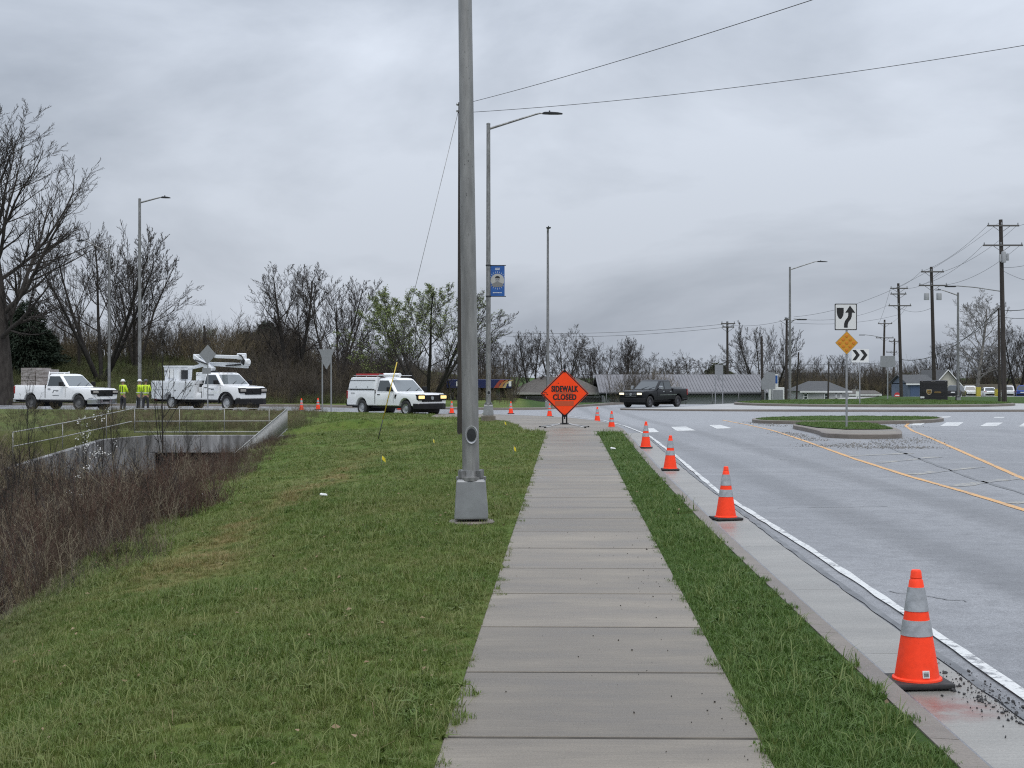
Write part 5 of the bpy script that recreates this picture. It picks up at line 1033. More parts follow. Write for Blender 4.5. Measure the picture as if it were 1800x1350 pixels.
# guy guard, pin flags
pole_z = zl((812 - CX) / F * 44.6, 44.6)
PX = (812 - CX) / F * 44.6
wp = thing('utility_pole', 'dark wooden utility pole hidden behind the nearest lamp post', 'utility pole', (PX, 44.6, pole_z)); ph = H - (180 - HY) / F * 44.6 - pole_z
MB().path([(0, 0, -.3), (0, 0, ph)], [.155, .115], 12).build('shaft', WOOD, wp); MB().lathe([(.03, 0), (.05, .04), (.03, .09)], 8, c=(-.14, 0, ph - .1)).build('insulator', GALV_L, wp)
MB().box((-.13, 0, ph - .28), (.10, .08, .05)).build('guy_bracket', GALV, wp)
gb_ = Vector((gnd(664, 772, land)[0], 44.8, 0)); gb_.x = (664 - CX) / F * 44.8; gb_.z = zl(gb_.x, 44.8); gt_ = Vector((PX - .12, 44.6, pole_z + ph - .3)); dgy = gt_ - gb_
gy_ = thing('guy_wire', 'thin guy wire with a yellow plastic guard slanting down left of the pole', 'guy wire'); MB().tube(gb_ - dgy * .01, gt_, .009, n=5).build('wire', GALV, gy_)
MB().tube(gb_ + dgy * .065, gb_ + dgy * .240, .017, n=8).build('guard', M('guard_yellow', (0.62, 0.46, 0.06), rough=.5), gy_); MB().tube(gb_ - dgy * .01, gb_ + dgy * .07, .016, n=6).build('anchor_rod', HEADM, gy_)
FLAGY = M('flag_yellow', (0.80, 0.66, 0.06), rough=.5)
for (px, py, lab) in ((669, 824, 'yellow marker flag on the lawn left of the nearest lamp post'), (902, 805, 'yellow marker flag nearest the sidewalk edge'), (886, 754, 'yellow marker flag near the corner of the lawn'), (761, 788, 'small yellow marker flag left of the wooden pole')):
    x_, y_ = gnd(px, py, land); t = thing('marker_flag', lab, 'flag', (x_, y_, zl(x_, y_)), rnd.uniform(0, 1.5), 'yellow utility marker flags')
    MB().tube((0, 0, -.05), (.03, 0, .28), .003, n=4).build('wire', GALV, t); MB().loft([[(.03, 0, .28), (.03, 0, .20), (.032, .002, .20), (.032, .002, .28)], [(.07, .02, .25), (.075, .02, .16), (.077, .022, .16), (.072, .022, .25)], [(.10, -.01, .21), (.11, -.01, .13), (.112, -.008, .13), (.102, -.008, .21)]], True, False).build('flag', FLAGY, t)
for px, py, lab in ((358, 874, 'white scrap of litter at the edge of the brush'), (568, 875, 'white scrap of litter on the lawn'), (1077, 792, 'pale scrap of litter on the grass strip')):
    x_, y_ = gnd(px, py, land); t = setp(MB().box((0, 0, .03), (.16, .07, .05)).bevel(.02, 1).build('litter', SIGN_W, None, (x_, y_, zl(x_, y_) + .02), (.2, .15, rnd.uniform(0, 3))), lab, 'litter', 'scraps of litter')

# ------------------------------------------------------------------ vehicles (local +x forward, y left, origin on the road)
def body_rings(xs, zb, zt, w):
    R = []
    for x in xs:
        b, t_, h = zb(x), zt(x), w(x); sd_ = [(h * .93, b), (h, b + .05), (h * 1.0, b + (t_ - b) * .45), (h * .99, t_ - .13), (h * .955, t_ - .035), (h * .86, t_)]
        R.append([(x, y, z) for y, z in sd_] + [(x, -y, z) for y, z in sd_[::-1]])
    return R
def wheel(parent, x, y, r, wd=.25, rim=STEELW, dual=False):
    s_ = 1 if y > 0 else -1; w = link('wheel', None, parent, (x, y, r)); w.empty_display_size = .1
    MB().lathe([(r * .62, -wd / 2), (r * .9, -wd / 2), (r * .985, -wd * .38), (r, -wd * .2), (r, wd * .2), (r * .985, wd * .38), (r * .9, wd / 2), (r * .62, wd / 2)], 26, 'y', cap=False).build('tyre', RUBBER, w)
    o = wd / 2 * s_; MB().lathe([(r * .63, -o * .9), (r * .64, o * .85), (r * .60, o * .9), (r * .56, o * .45), (r * .34, o * .30), (r * .30, o * .62), (r * .20, o * .70), (.001, o * .72)], 22, 'y', cap=False).build('rim', rim, w)
def rrect(x0, x1, w, r, z, n=4):
    pts = []
    for cx_, cy_, a0 in ((x1 - r, w - r, 0), (x0 + r, w - r, 90), (x0 + r, -w + r, 180), (x1 - r, -w + r, 270)):
        for i in range(n + 1): a = math.radians(a0 + 90 * i / n); pts.append((cx_ + r * math.cos(a), cy_ + r * math.sin(a), z))
    return pts
def side_pane(par, pts, wz, mat=GLASS, name='window', out_=.008):
    """pts (x,z) quad on the cab side; wz gives half width at a height"""
    for s_ in (1, -1): MB().poly_solid([(x, s_ * (wz(z) + out_), z) for x, z in pts], (0, -s_ * .02, 0)).build(name, mat, par)
def logo(par, x, z, y, s_=1.0):
    """blue-grey lettering on a door: a slanted mark, a word and a phone line (too small to read)"""
    LG = M('door_lettering', (0.06, 0.075, 0.09), rough=.5)
    MB().poly_solid([(x - .30 * s_, -y, z - .05 * s_), (x - .24 * s_, -y, z - .05 * s_), (x - .16 * s_, -y, z + .09 * s_), (x - .02 * s_, -y, z + .09 * s_), (x - .02 * s_, -y, z + .12 * s_), (x - .20 * s_, -y, z + .12 * s_)], (0, -.004, 0)).build('lettering', LG, par)
    for x0, n_, zz_, h_ in ((.02, 4, .08, .07), (-.26, 5, -.2, .045), (.0, 5, -.2, .045)):
        for i in range(n_): MB().box((x + (x0 + i * .055) * s_, -y - .002, z + zz_ * s_), (.038 * s_, .004, h_ * s_ * (.8 + .2 * (i % 2)))).build('lettering', LG, par)
def pickup(name, label, pos, rz, p, paint=WHITE):
    t = thing(name, label, 'pickup truck', pos, rz); xr, xf, ax, bx_, r, W = p['xr'], p['xf'], p['fa'], p['ra'], p['r'], p['W']; sill = p['sill']; ar = r + .09
    cabr, cowl, belt, hood, bed, roof = p['cabr'], p['cowl'], p['belt'], p['hood'], p['bed'], p['roof']
    def zb(x):
        z = sill
        for c_ in (ax, bx_):
            if abs(x - c_) < ar: z = max(z, r + math.sqrt(max(0, ar * ar - (x - c_) ** 2)) * 1.0)
        if x > xf - .25: z = max(z, sill + .1)
        return z
    def zt(x):
        if x < cabr: return bed
        if x < cowl: return belt
        u = (x - cowl) / (xf - cowl); return belt - .02 + (hood - belt + .02) * u ** 1.3 - (.06 if x > xf - .04 else 0) - (.03 if x > xf - .14 else 0)
    def hw(x): return W * (1 - .10 * max(0, (x - (xf - .75)) / .75) ** 2 - .02 * max(0, (xr + .3 - x) / .3))
    xs = sorted(set([round(v, 4) for v in list(np.linspace(xr, xf, 24)) + [c_ + ar * math.cos(a) for c_ in (ax, bx_) for a in np.linspace(0, math.pi, 13)] + [cabr - .005, cabr + .005, cowl, xf - .14, xf - .04, xf - .24, xf - .26] if xr <= v <= xf]))
    MB().loft(body_rings(xs, zb, zt, hw)).build('body', paint, t)
    MB().box(((xr + xf) / 2, 0, sill + .05), (xf - xr - .3, W * 1.5, .35)).build('chassis', BLACK, t)
    for c_ in (ax, bx_):
        MB().box((c_, 0, r + .1), (ar * 1.9, W * 1.72, r * 1.5)).build('wheel_well', BLACK, t)
        for s_ in (1, -1): wheel(t, c_, s_ * (W - .15), r, .26, p.get('rim', STEELW))
    # cab
    wz = lambda z: W * .955 - (z - belt) / (roof - belt) * W * .17
    x_ws0, x_ws1 = cowl + .06, cowl - (roof - belt) * p.get('rake', 1.05); xb1 = cabr + p.get('back', .08)
    def ring(f, d_=0.0): z = belt - .03 + (roof - belt + .03) * f; return rrect(cabr + (xb1 - cabr) * f + d_, x_ws0 + (x_ws1 - x_ws0) * f - d_, wz(z) - d_, .12, z)
    cab = MB().loft([ring(0), ring(.5), ring(.88), ring(.96, .04), ring(1.0, .16)]).build('cab', paint, t)
    # glass: windscreen follows the raked face
    def wsx(z): return x_ws0 + (x_ws1 - x_ws0) * (z - belt + .03) / (roof - belt + .03)
    z0, z1 = belt + .03, roof - .11
    MB().poly_solid([(wsx(z0) + .012, -wz(z0) + .12, z0), (wsx(z0) + .012, wz(z0) - .12, z0), (wsx(z1) + .012, wz(z1) - .13, z1), (wsx(z1) + .012, -wz(z1) + .13, z1)], (-.02, 0, -.01)).build('windscreen', p.get('ws', GLASS_L), t)
    for s_ in (-.25, .35): MB().tube((wsx(z0) + .03, s_, z0 + .02), (wsx(z0 + .2) + .03, s_ + .45, z0 + .18), .012, n=4).build('wiper', BLACK, t)
    MB().poly_solid([(cabr - .012, -wz(z0) + .16, z0 + .05), (cabr - .012, wz(z0) - .16, z0 + .05), (xb1 - .02, wz(z1) - .16, z1), (xb1 - .02, -wz(z1) + .16, z1)], (.02, 0, 0)).build('rear_window', GLASS, t)
    side_pane(t, [(p['w0'][0], belt + .03), (wsx(belt) - .17, belt + .03), (wsx(z1) - .10, z1 - .02), (p['w0'][0] + .05, z1 - .02)], wz)
    for a, b in p.get('wextra', []): side_pane(t, [(a + .01, belt + .03), (b, belt + .03), (b, z1 - .02), (a + .08, z1 - .02)], wz)
    # doors: seams, handles
    for s_ in (1, -1):
        for xd in p['doors']: MB().box((xd, s_ * (W + .002), (belt + sill) / 2 + .05), (.014, .006, belt - sill - .2)).build('door_seam', BLACK, t)
        for xh in p['handles']: MB().box((xh, s_ * (W + .012), belt - .13), (.22, .03, .04)).bevel(.01, 1).build('door_handle', BLACK if paint is WHITE else CHROME, t)
        MB().box((cabr, s_ * (W * .985), (bed + sill) / 2 + .06), (.035, .05, bed - sill - .1)).build('bed_gap', BLACK, t)
        m_ = link('mirror', None, t, (wsx(belt) - .28, s_ * (W + .16), belt + .14)); m_.empty_display_size = .1
        MB().box((0, 0, 0), (.14, .26, .24)).bevel(.04, 2).build('housing', p.get('mir', BLACK), m_); MB().box((-.02, -s_ * .14, -.06), (.06, .14, .05)).build('stalk', BLACK, m_)
        MB().box((xf - .09, s_ * (W * .70), hood - .20), (.30, .44, p.get('hlh', .2) * 1.15)).bevel(.04, 2).build('lamp_bezel', BLACK if p.get('bezel', True) else CHROME, t)
        MB().box((xf - .02, s_ * (W * .71), hood - .19), (.20, .38, p.get('hlh', .2) * .62)).bevel(.03, 2).build('headlight', p.get('head', LENS), t)
        MB().box((xr + .03, s_ * (W - .09), bed - .27), (.09, .20, .42)).bevel(.02, 1).build('tail_light', TAIL, t)
    gw = W * p.get('gw', 1.12)
    MB().box((xf - .03, 0, hood - .25), (.12, gw, .34)).bevel(.03, 2).build('grille', BLACK, t)
    for z_ in (-.10, 0, .10): MB().box((xf + .032, 0, hood - .25 + z_), (.012, gw * .8, .02)).build('grille_bar', p.get('gbar', BLACK), t)
    MB().lathe([(.001, .03), (.09, .03), (.10, .0)], 14, 'x', (xf + .03, 0, hood - .24)).build('badge', CHROME if p.get('badge', True) else BLACK, t)
    MB().loft([[(x_, s2 * w_, z_) for s2, z_ in ((-1, .36), (1, .36), (1, .66), (-1, .66))] for x_, w_ in ((xf - .30, W * .99), (xf - .02, W * .93), (xf + .10, W * .62))], True, False).bevel(.04, 2).build('front_bumper', p.get('bump', BLACK), t)
    MB().box((xf + .06, .0, .55), (.1, .5, .12)).build('licence_plate', p.get('plate', BLACK), t)
    MB().box((xr - .06, 0, .55), (.2, W * 1.85, .2)).bevel(.04, 2).build('rear_bumper', p.get('bump', BLACK), t)
    MB().box((xr + .0, 0, bed - .3), (.03, W * 1.5, .46)).build('tailgate', paint, t)
    return t, wz
def place(px, D, th, sgn=1):
    x = (px - CX) / F * D; return (x, D, float(zroad(x, D)) + .012), (-th if sgn > 0 else math.pi + th)

BASE = dict(xr=-2.95, xf=2.85, fa=1.95, ra=-1.68, r=.40, W=1.0, sill=.50, cabr=-.52, cowl=1.12, belt=1.24, hood=1.12, bed=1.32, roof=1.93, w0=(-.38,), doors=(1.0,), handles=(-.22,))
# white half-ton with topper
pos, rz = place(697, 75.5, math.radians(47)); 
t, wz = pickup('pickup_truck', 'white pickup with a topper and red and white gear on its roof, nearest the pole', pos, rz, dict(BASE, head=AMBER, gw=1.3, hlh=.26, belt=1.22, hood=1.16))
t.scale = (1.05,) * 3
TOP = M('topper_white', (0.70, 0.72, 0.74), rough=.3)
MB().loft([rrect(-2.90, -.58, .97, .08, 1.325), rrect(-2.86, -.58, .94, .08, 1.6), rrect(-2.80, -.60, .86, .10, 1.93), rrect(-2.72, -.66, .78, .10, 1.965)]).build('topper', TOP, t)
for s_ in (1, -1):
    for x0, x1 in ((-2.74, -1.80), (-1.74, -.82)):
        d_ = MB().poly_solid([(x0, s_ * .955, 1.40), (x1, s_ * .955, 1.40), (x1, s_ * .905, 1.76), (x0 + .05, s_ * .905, 1.76)], (0, s_ * .016, 0)).build('side_door', TOP, t); MB().lathe([(.028, -.01), (.028, .02)], 8, 'y', ((x0 + x1) / 2 + .1, s_ * .965, 1.46)).build('latch', BLACK, d_)
    MB().tube((-2.82, s_ * .915, 1.80), (-.62, s_ * .905, 1.80), .014, n=4).build('gutter_trim', HEADM, t); MB().tube((-2.88, s_ * .985, 1.345), (-.62, s_ * .985, 1.345), .014, n=4).build('gutter_trim', HEADM, t)
    MB().tube((-2.70, s_ * .72, 2.05), (.35, s_ * .72, 2.05), .02, n=6).build('rack_rail', GALV_L, t)
    for x_ in (-2.5, -1.6, -.7): MB().tube((x_, s_ * .72, 1.93), (x_, s_ * .72, 2.05), .018, n=6).build('rack_post', GALV_L, t)
RED = M('red_ladder', (0.42, 0.03, 0.035), rough=.4)
for y_ in (-.55, -.25): MB().box((-1.55, y_, 2.09), (2.3, .05, .13)).build('ladder_rail', RED, t)
for i in range(8): MB().box((-2.55 + i * .29, -.40, 2.09), (.035, .3, .03)).build('ladder_rung', RED, t)
MB().tube((-.45, -.45, 2.08), (.85, -.45, 2.08), .10, n=14).build('conduit_tube', WHITE, t); MB().box((-.55, -.45, 2.07), (.3, .3, .1)).build('rack_clamp', GALV_L, t)
MB().poly_solid([(1.12, -1.004, 1.10), (1.28, -.999, 1.10), (1.16, -1.004, .86), (1.10, -1.004, .92)], (0, -.008, 0)).build('fender_vent', BLACK, t)
for i in range(4): MB().box((-2.55 + i * .09, -1.003, 1.14), (.06, .006, .035)).build('lettering', HEADM, t)

# white three-quarter-ton with a wrapped pallet in the bed
pos, rz = place(116, 82, math.radians(29))
P2 = dict(BASE, r=.42, belt=1.30, hood=1.20, bed=1.38, roof=1.99, sill=.56, xf=2.92, rim=M('dark_wheel', (0.12, 0.12, 0.12), rough=.5), head=LENS, gbar=HEADM, badge=False, bump=CHROME)
t, wz = pickup('pickup_truck', 'white pickup at the far left with wrapped boxes in its bed', pos, rz, P2)
t.scale = (1.07,) * 3
for s_ in (-1, 1): MB().tube((-.62, s_ * .75, 1.36), (-.50, s_ * .70, 2.12), .03, n=6).build('headache_rack_post', WHITE, t)
MB().box((-.52, 0, 2.05), (.05, 1.4, .07)).build('headache_rack_bar', WHITE, t); MB().lathe([(.03, 0), (.02, .07)], 8, c=(.3, -.4, 1.985)).build('beacon', WHITE, t)
logo(t, .30, 1.0, 1.003, .9)
MB().box((-2.97, .45, 1.1), (.3, .7, .5)).bevel(.06, 2).build('spare_hose', BLACK, t)
BOXM = M('shrink_wrapped_boxes', (0.36, 0.33, 0.32), (0.20, 0.175, 0.16), scale=2.6, rough=.35, rough2=.6, stretch=(.6, .6, 3.0), lo=.42, hi=.58)
c_, s_ = math.cos(rz), math.sin(rz)
def on_bed(lx_, ly_, lz_):
    lx_, ly_, lz_ = lx_ * 1.07, ly_ * 1.07, lz_ * 1.07; return (pos[0] + c_ * lx_ - s_ * ly_, pos[1] + s_ * lx_ + c_ * ly_, pos[2] + lz_)
for lab, lx_, ly_, L_, W_, H_ in (('taller stack of plastic wrapped boxes at the rear of the pickup bed', -2.2, -.1, 1.15, 1.3, 1.02), ('lower stack of plastic wrapped boxes next to the cab end of the bed', -1.32, -.1, .55, 1.3, .92)):
    bxo = thing('wrapped_boxes', lab, 'boxes', on_bed(lx_, ly_, 1.372), rz, 'boxes in the pickup bed'); nl = 4
    for i in range(nl):
        for j in range(2): MB().box((0, (j - .5) * W_ / 2 + rnd.uniform(-.01, .01), (i + .5) * H_ / nl), (L_ - rnd.uniform(0, .05), W_ / 2 - .015, H_ / nl - .014)).bevel(.012, 1).build('box', BOXM, bxo)

# bucket truck
pos, rz = place(370, 81.5, math.radians(38))
P3 = dict(BASE, xr=-3.55, xf=3.45, fa=2.48, ra=-2.1, r=.43, W=1.02, sill=.58, cabr=.5, cowl=2.1, belt=1.40, hood=1.30, bed=1.0, roof=2.06, w0=(.66,), doors=(.62, 2.0), handles=(.82,), rim=M('white_steel_wheel', (0.42, 0.43, 0.44), rough=.5), head=LENS, hlh=.24, badge=False)
t, wz = pickup('bucket_truck', 'white utility bucket truck with its boom folded over the cab', pos, rz, P3); t['category'] = 'bucket truck'; t.scale = (1.07,) * 3
logo(t, 1.25, 1.08, 1.023, 1.1)
for i in range(5): MB().lathe([(.04, 0), (.03, .04)], 8, c=(1.42, -.6 + i * .3, 2.05)).build('roof_marker', AMBER if False else LENS, t)
for s_ in (1, -1):
    mb = MB(); a_ = np.linspace(-.05, math.pi + .05, 15); ro, ri = .62, .52
    mb.poly_solid([(2.48 + ro * math.cos(a), s_ * 1.0, .43 + ro * math.sin(a)) for a in a_] + [(2.48 + ri * math.cos(a), s_ * 1.0, .43 + ri * math.sin(a)) for a in a_[::-1]], (0, s_ * .07, 0)).build('fender_flare', BLACK, t)
def zbu(x): return .62 if abs(x + 2.1) > .56 else max(.62, .43 + math.sqrt(.56 ** 2 - (x + 2.1) ** 2))
xs = sorted(set([-3.62, -2.68, -1.52, .05] + [round(-2.1 + .56 * math.cos(a), 4) for a in np.linspace(0, math.pi, 13)]))
MB().loft([[(x, s2, z) for s2, z in ((1.16, zbu(x)), (1.16, 1.58), (1.13, 1.61), (-1.13, 1.61), (-1.16, 1.58), (-1.16, zbu(x)))] for x in xs], True, False).build('service_body', TOP, t)
for s_ in (1, -1):
    for x0, x1, z0, z1 in ((-3.55, -1.95, 1.12, 1.54), (-1.90, -.95, 1.12, 1.54) if False else (-1.92, -1.18, .72, 1.54), (-1.14, -.60, .72, 1.54), (-.56, .02, .72, 1.54)):
        d_ = MB().box(((x0 + x1) / 2, s_ * 1.163, (z0 + z1) / 2), (x1 - x0 - .03, .02, z1 - z0 - .03)).bevel(.008, 1).build('cabinet_door', TOP, t); MB().lathe([(.05, -.008), (.05, .008)], 10, 'y', ((x0 + x1) / 2, s_ * 1.176, (z0 + z1) / 2 - .05)).build('latch', HEADM, d_)
MB().box((.28, 0, 1.0), (.34, 1.7, .9)).build('body_gap', BLACK, t); MB().box((.28, -.9, 1.15), (.2, .1, .25)).build('hose_reel', SIGN_W, t)
MB().box((-.05, 0, 1.84), (.8, 1.3, .46)).bevel(.03, 1).build('turret_base', TOP, t); MB().lathe([(.34, 2.06), (.34, 2.14), (.28, 2.16)], 16, c=(.1, 0, 0)).build('turret_ring', HEADM, t)
def beam(a, b, w, h0, h1, name, mat=TOP):
    a, b = Vector(a), Vector(b); d = (b - a).normalized(); up_ = Vector((-d.z, 0, d.x)); up_ = up_ if up_.z > 0 else -up_
    MB().loft([[q + up_ * (sz * h / 2) + Vector((0, sy * w / 2, 0)) for sy, sz in ((-1, -1), (1, -1), (1, 1), (-1, 1))] for q, h in ((a, h0), (b, h1))], True, False).bevel(.025, 1).build(name, mat, t)
beam((.35, -.1, 2.16), (-1.15, -.1, 2.95), .30, .34, .24, 'lower_boom'); beam((-1.25, -.1, 3.0), (2.85, -.1, 2.86), .2, .16, .2, 'upper_boom'); beam((-.55, .15, 2.55), (2.85, .15, 2.42), .2, .2, .27, 'jib_boom'); beam((-2.0, .12, 2.28), (-.5, .12, 2.52), .16, .14, .18, 'jib_tip')
MB().box((2.55, 0, 2.92), (.5, .34, .34)).bevel(.05, 1).build('boom_rest', TOP, t); MB().lathe([(.20, -.18), (.20, .18)], 18, 'y', (2.85, .02, 2.60)).build('elbow', TOP, t); MB().lathe([(.12, -.22), (.12, -.20), (.001, -.23)], 12, 'y', (2.85, 0, 2.62)).build('elbow_pin', HEADM, t)
MB().box((3.05, 0, 2.62), (.22, .12, .2)).build('elbow_guard', WHITE, t)
for a, b in (((-.9, -.32, 2.75), (.1, -.32, 2.52)), ((1.3, -.02, 2.42), (2.5, -.02, 2.5)), ((-.2, -.27, 2.9), (.6, -.27, 2.9))): MB().tube(a, b, .045, n=8).build('hydraulic_cylinder', HEADM, t)
MB().path([(2.6, -.25, 3.0), (2.85, -.28, 2.95), (3.05, -.26, 2.7), (2.95, -.24, 2.45)], .035, 6).build('hydraulic_hose', BLACK, t)
bk = MB().loft([rrect(-3.35, -2.15, .5, .1, 1.60), rrect(-3.40, -2.10, .53, .1, 2.36), rrect(-3.43, -2.07, .56, .1, 2.38), rrect(-3.43, -2.07, .56, .1, 2.45)]).build('bucket', TOP, t)
MB().box((-2.75, -.545, 2.02), (.5, .012, .5)).build('step_panel', SIGN_W, bk); MB().box((-3.15, -.55, 2.15), (.3, .006, .05)).build('lettering', HEADM, bk); MB().box((-1.95, -.2, 1.95), (.2, .3, .5)).build('control_box', HEADM, t)

# black crew pickup circulating the island
pos, rz = place(1149, 97, math.radians(52), -1)
P4 = dict(BASE, xr=-2.9, xf=2.88, cabr=-.95, cowl=1.18, belt=1.22, hood=1.14, bed=1.30, roof=1.90, r=.40, W=1.0, sill=.52, w0=(.14,), wextra=[(-.80, .06)], doors=(.10, 1.08), handles=(.30, -.60), head=HEADL, hlh=.22, mir=CHROME, gbar=CHROME, ws=GLASS, rim=M('dark_alloy_wheel', (0.13, 0.13, 0.14), rough=.3, metal=.6), rake=1.25)
t, wz = pickup('pickup_truck', 'black crew cab pickup with headlights on, driving round the island', (pos[0], pos[1], pos[2]), rz, P4, CARBLACK)
MB().box((-1.9, .3, 1.36), (1.5, .8, .10)).build('bed_rack', SIGN_BACK, t); 
for s_ in (1, -1): MB().box((-.3, s_ * 1.005, .86), (2.2, .012, .03)).build('side_moulding', CHROME, t)

# parked cars and the delivery van
def car(name, label, px, D, rz, paint, suv, rear=True, sx_=1.0):
    x = (px - CX) / F * D; t = thing(name, label, 'car', (x, D, zl(x, D) + .02), rz, 'cars parked at the far lot'); hh = 1.66 if suv else 1.45; belt = .98 if suv else .92; ar = .37
    def zb(x):
        z = .26
        for c_ in (1.38, -1.38):
            if abs(x - c_) < ar: z = max(z, .31 + math.sqrt(ar * ar - (x - c_) ** 2))
        return z
    def zt(x): return belt + (.05 if x < -1.3 else 0) - (.22 * max(0, (x - .9) / 1.35)) - (.12 if abs(x) > 2.2 else 0)
    hw = lambda x: .91 * (1 - .16 * max(0, (abs(x) - 1.6) / .7) ** 2)
    xs = sorted(set([round(v, 4) for v in list(np.linspace(-2.28, 2.28, 20)) + [c_ + ar * math.cos(a) for c_ in (1.38, -1.38) for a in np.linspace(0, math.pi, 9)]])); MB().loft(body_rings(xs, zb, zt, hw)).build('body', paint, t)
    xa, xb_, ra, rb = (-2.15, 1.0, -1.75, .1) if suv else (-1.85, .95, -1.0, .15)
    def rg_(f, d_=0.0): return rrect(xa + (ra - xa) * f + d_, xb_ + (rb - xb_) * f - d_, .84 - .17 * f - d_, .14, belt - .03 + (hh - belt + .03) * f)
    MB().loft([rg_(0), rg_(.9), rg_(1.0, .12)]).build('cabin', paint, t)
    f0, f1 = .12, .84; zz_ = lambda f: belt - .03 + (hh - belt + .03) * f; xr_ = lambda f: xa + (ra - xa) * f; xf_ = lambda f: xb_ + (rb - xb_) * f; wy = lambda f: .84 - .17 * f
    MB().poly_solid([(xr_(f0) - .012, -wy(f0) + .13, zz_(f0)), (xr_(f0) - .012, wy(f0) - .13, zz_(f0)), (xr_(f1) - .012, wy(f1) - .14, zz_(f1)), (xr_(f1) - .012, -wy(f1) + .14, zz_(f1))], (.02, 0, 0)).build('rear_window', GLASS, t)
    MB().poly_solid([(xf_(f0) + .012, -wy(f0) + .13, zz_(f0)), (xf_(f0) + .012, wy(f0) - .13, zz_(f0)), (xf_(f1) + .012, wy(f1) - .14, zz_(f1)), (xf_(f1) + .012, -wy(f1) + .14, zz_(f1))], (-.02, 0, 0)).build('windscreen', GLASS, t)
    for s_ in (1, -1):
        MB().poly_solid([(xr_(f0) + .2, s_ * (wy(f0) + .008), zz_(f0)), (xf_(f0) - .2, s_ * (wy(f0) + .008), zz_(f0)), (xf_(f1) - .15, s_ * (wy(f1) + .008), zz_(f1)), (xr_(f1) + .15, s_ * (wy(f1) + .008), zz_(f1))], (0, -s_ * .02, 0)).build('window', GLASS, t)
        MB().box((-2.18, s_ * .68, .86), (.12, .32, .14)).bevel(.03, 1).build('tail_light', TAIL, t); MB().box((2.12, s_ * .66, .68), (.16, .3, .12)).bevel(.03, 1).build('headlight', LENS, t)
        for c_ in (1.38, -1.38): wheel(t, c_, s_ * .78, .33, .21)
    MB().box((-2.27, 0, .45), (.08, 1.45, .24)).bevel(.03, 1).build('rear_bumper', BLACK, t); MB().box((-2.30, 0, .74), (.02, .5, .14)).build('licence_plate', SIGN_W, t); MB().box((0, 0, .35), (3.9, 1.5, .2)).build('underbody', BLACK, t); return t
car('parked_car', 'dark grey parked car next to the dark delivery van', 1682, 182, math.radians(60), M('charcoal_paint', (0.03, 0.033, 0.035), rough=.2, coat=.5), True)
car('parked_car', 'white parked hatchback seen from behind, left of the taller yellow bin', 1704, 190, math.radians(75), WHITE, True)
car('parked_car', 'white parked sedan between the two yellow bins', 1737, 192, math.radians(80), WHITE, False)
car('parked_car', 'white parked car behind the big utility pole', 1772, 186, math.radians(70), WHITE, True)
car('parked_car', 'blue parked car at the right edge of the picture', 1803, 184, math.radians(60), M('blue_paint', (0.015, 0.05, 0.26), rough=.2, coat=.5), True)
BINY = M('bin_yellow', (0.50, 0.42, 0.06), rough=.5)
for px, w_, lab in ((1719.5, 7.5, 'taller yellow bin between the parked cars'), (1752, 6.5, 'smaller yellow bin beside the thin dark pole')):
    x = (px - CX) / F * 186; t = thing('yellow_bin', lab, 'bin', (x, 186, zl(x, 186)), 0, 'yellow bins in the lot'); w = w_ * 186 / F; hh = (1.25 if w_ > 7 else 1.0) + .15
    MB().loft([rrect(-w / 2 * .9, w / 2 * .9, w / 2 * .9, .04, 0), rrect(-w / 2, w / 2, w / 2, .04, hh)]).build('body', BINY, t); MB().box((0, 0, hh + .03), (w * 1.06, w * 1.06, .06)).bevel(.02, 1).build('lid', BINY, t)
x = (1641.5 - CX) / F * 124; vz = H - (668.5 - HY) / F * 124 - 2.95
VAN = M('dark_van_paint', (0.010, 0.009, 0.010), rough=.3, coat=.4); GOLD = M('gold_print', (0.42, 0.26, 0.07), rough=.4)
t = thing('delivery_van', 'dark brown delivery van seen from behind, gold shield emblem on its door', 'van', (x, 124, zl(x, 124)), math.radians(-16)); vh = H - (668.5 - HY) / F * 124 - zl(x, 124)
MB().box((0, 2.8, vh / 2 + .25), (2.36, 5.6, vh - .5)).bevel(.09, 3).build('body', VAN, t)
dr = MB().box((0, -.006, vh / 2 + .25), (1.9, .03, vh - .95)).bevel(.01, 1).build('rear_door', VAN, t)
for i in range(1, 5): MB().box((0, -.024, .75 + i * .42), (1.88, .006, .012)).build('door_groove', BLACK, dr)
for x_ in (-1.0, -.2, -.08, .08, 1.0): MB().box((x_, -.02, vh - .09), (.07, .03, .04)).build('marker_lamp', LENS, t)
zc = H - (689 - HY) / F * 124 - zl(x, 124); sc_ = 124 / F; xc = (1633.5 - 1641.5) * sc_
def shield(r, y, mat, nm): return MB().poly_solid([(xc + a * r, y, zc + b * r) for a, b in ((-1, .85), (-.5, 1.0), (0, 1.05), (.5, 1.0), (1, .85), (1, -.1), (.8, -.6), (.4, -.95), (0, -1.15), (-.4, -.95), (-.8, -.6), (-1, -.1))], (0, .004, 0)).build(nm, mat, dr)
shield(4.6 * sc_, -.030, M('shield_pale', (0.52, 0.45, 0.32), rough=.4), 'emblem'); shield(3.9 * sc_, -.034, VAN, 'emblem_field'); 
MB().poly_solid([(xc + a * 3.7 * sc_, -.038, zc + b * 3.7 * sc_) for a, b in ((-.95, .85), (.95, .85), (.95, .55), (.2, .62), (-.5, .4), (-.95, .0))], (0, .003, 0)).build('emblem_swoosh', GOLD, dr)
me = text_mesh('ups', .30, GOLD, 1.0, .006); link('lettering', me, dr, (xc, -.040, zc - .02)); 
for i, w_ in enumerate((.5, .62, .55)): MB().box(((1648 - 1641.5) * sc_, -.028, zc + .03 - i * .055), (w_, .004, .022)).build('lettering', GOLD, dr)
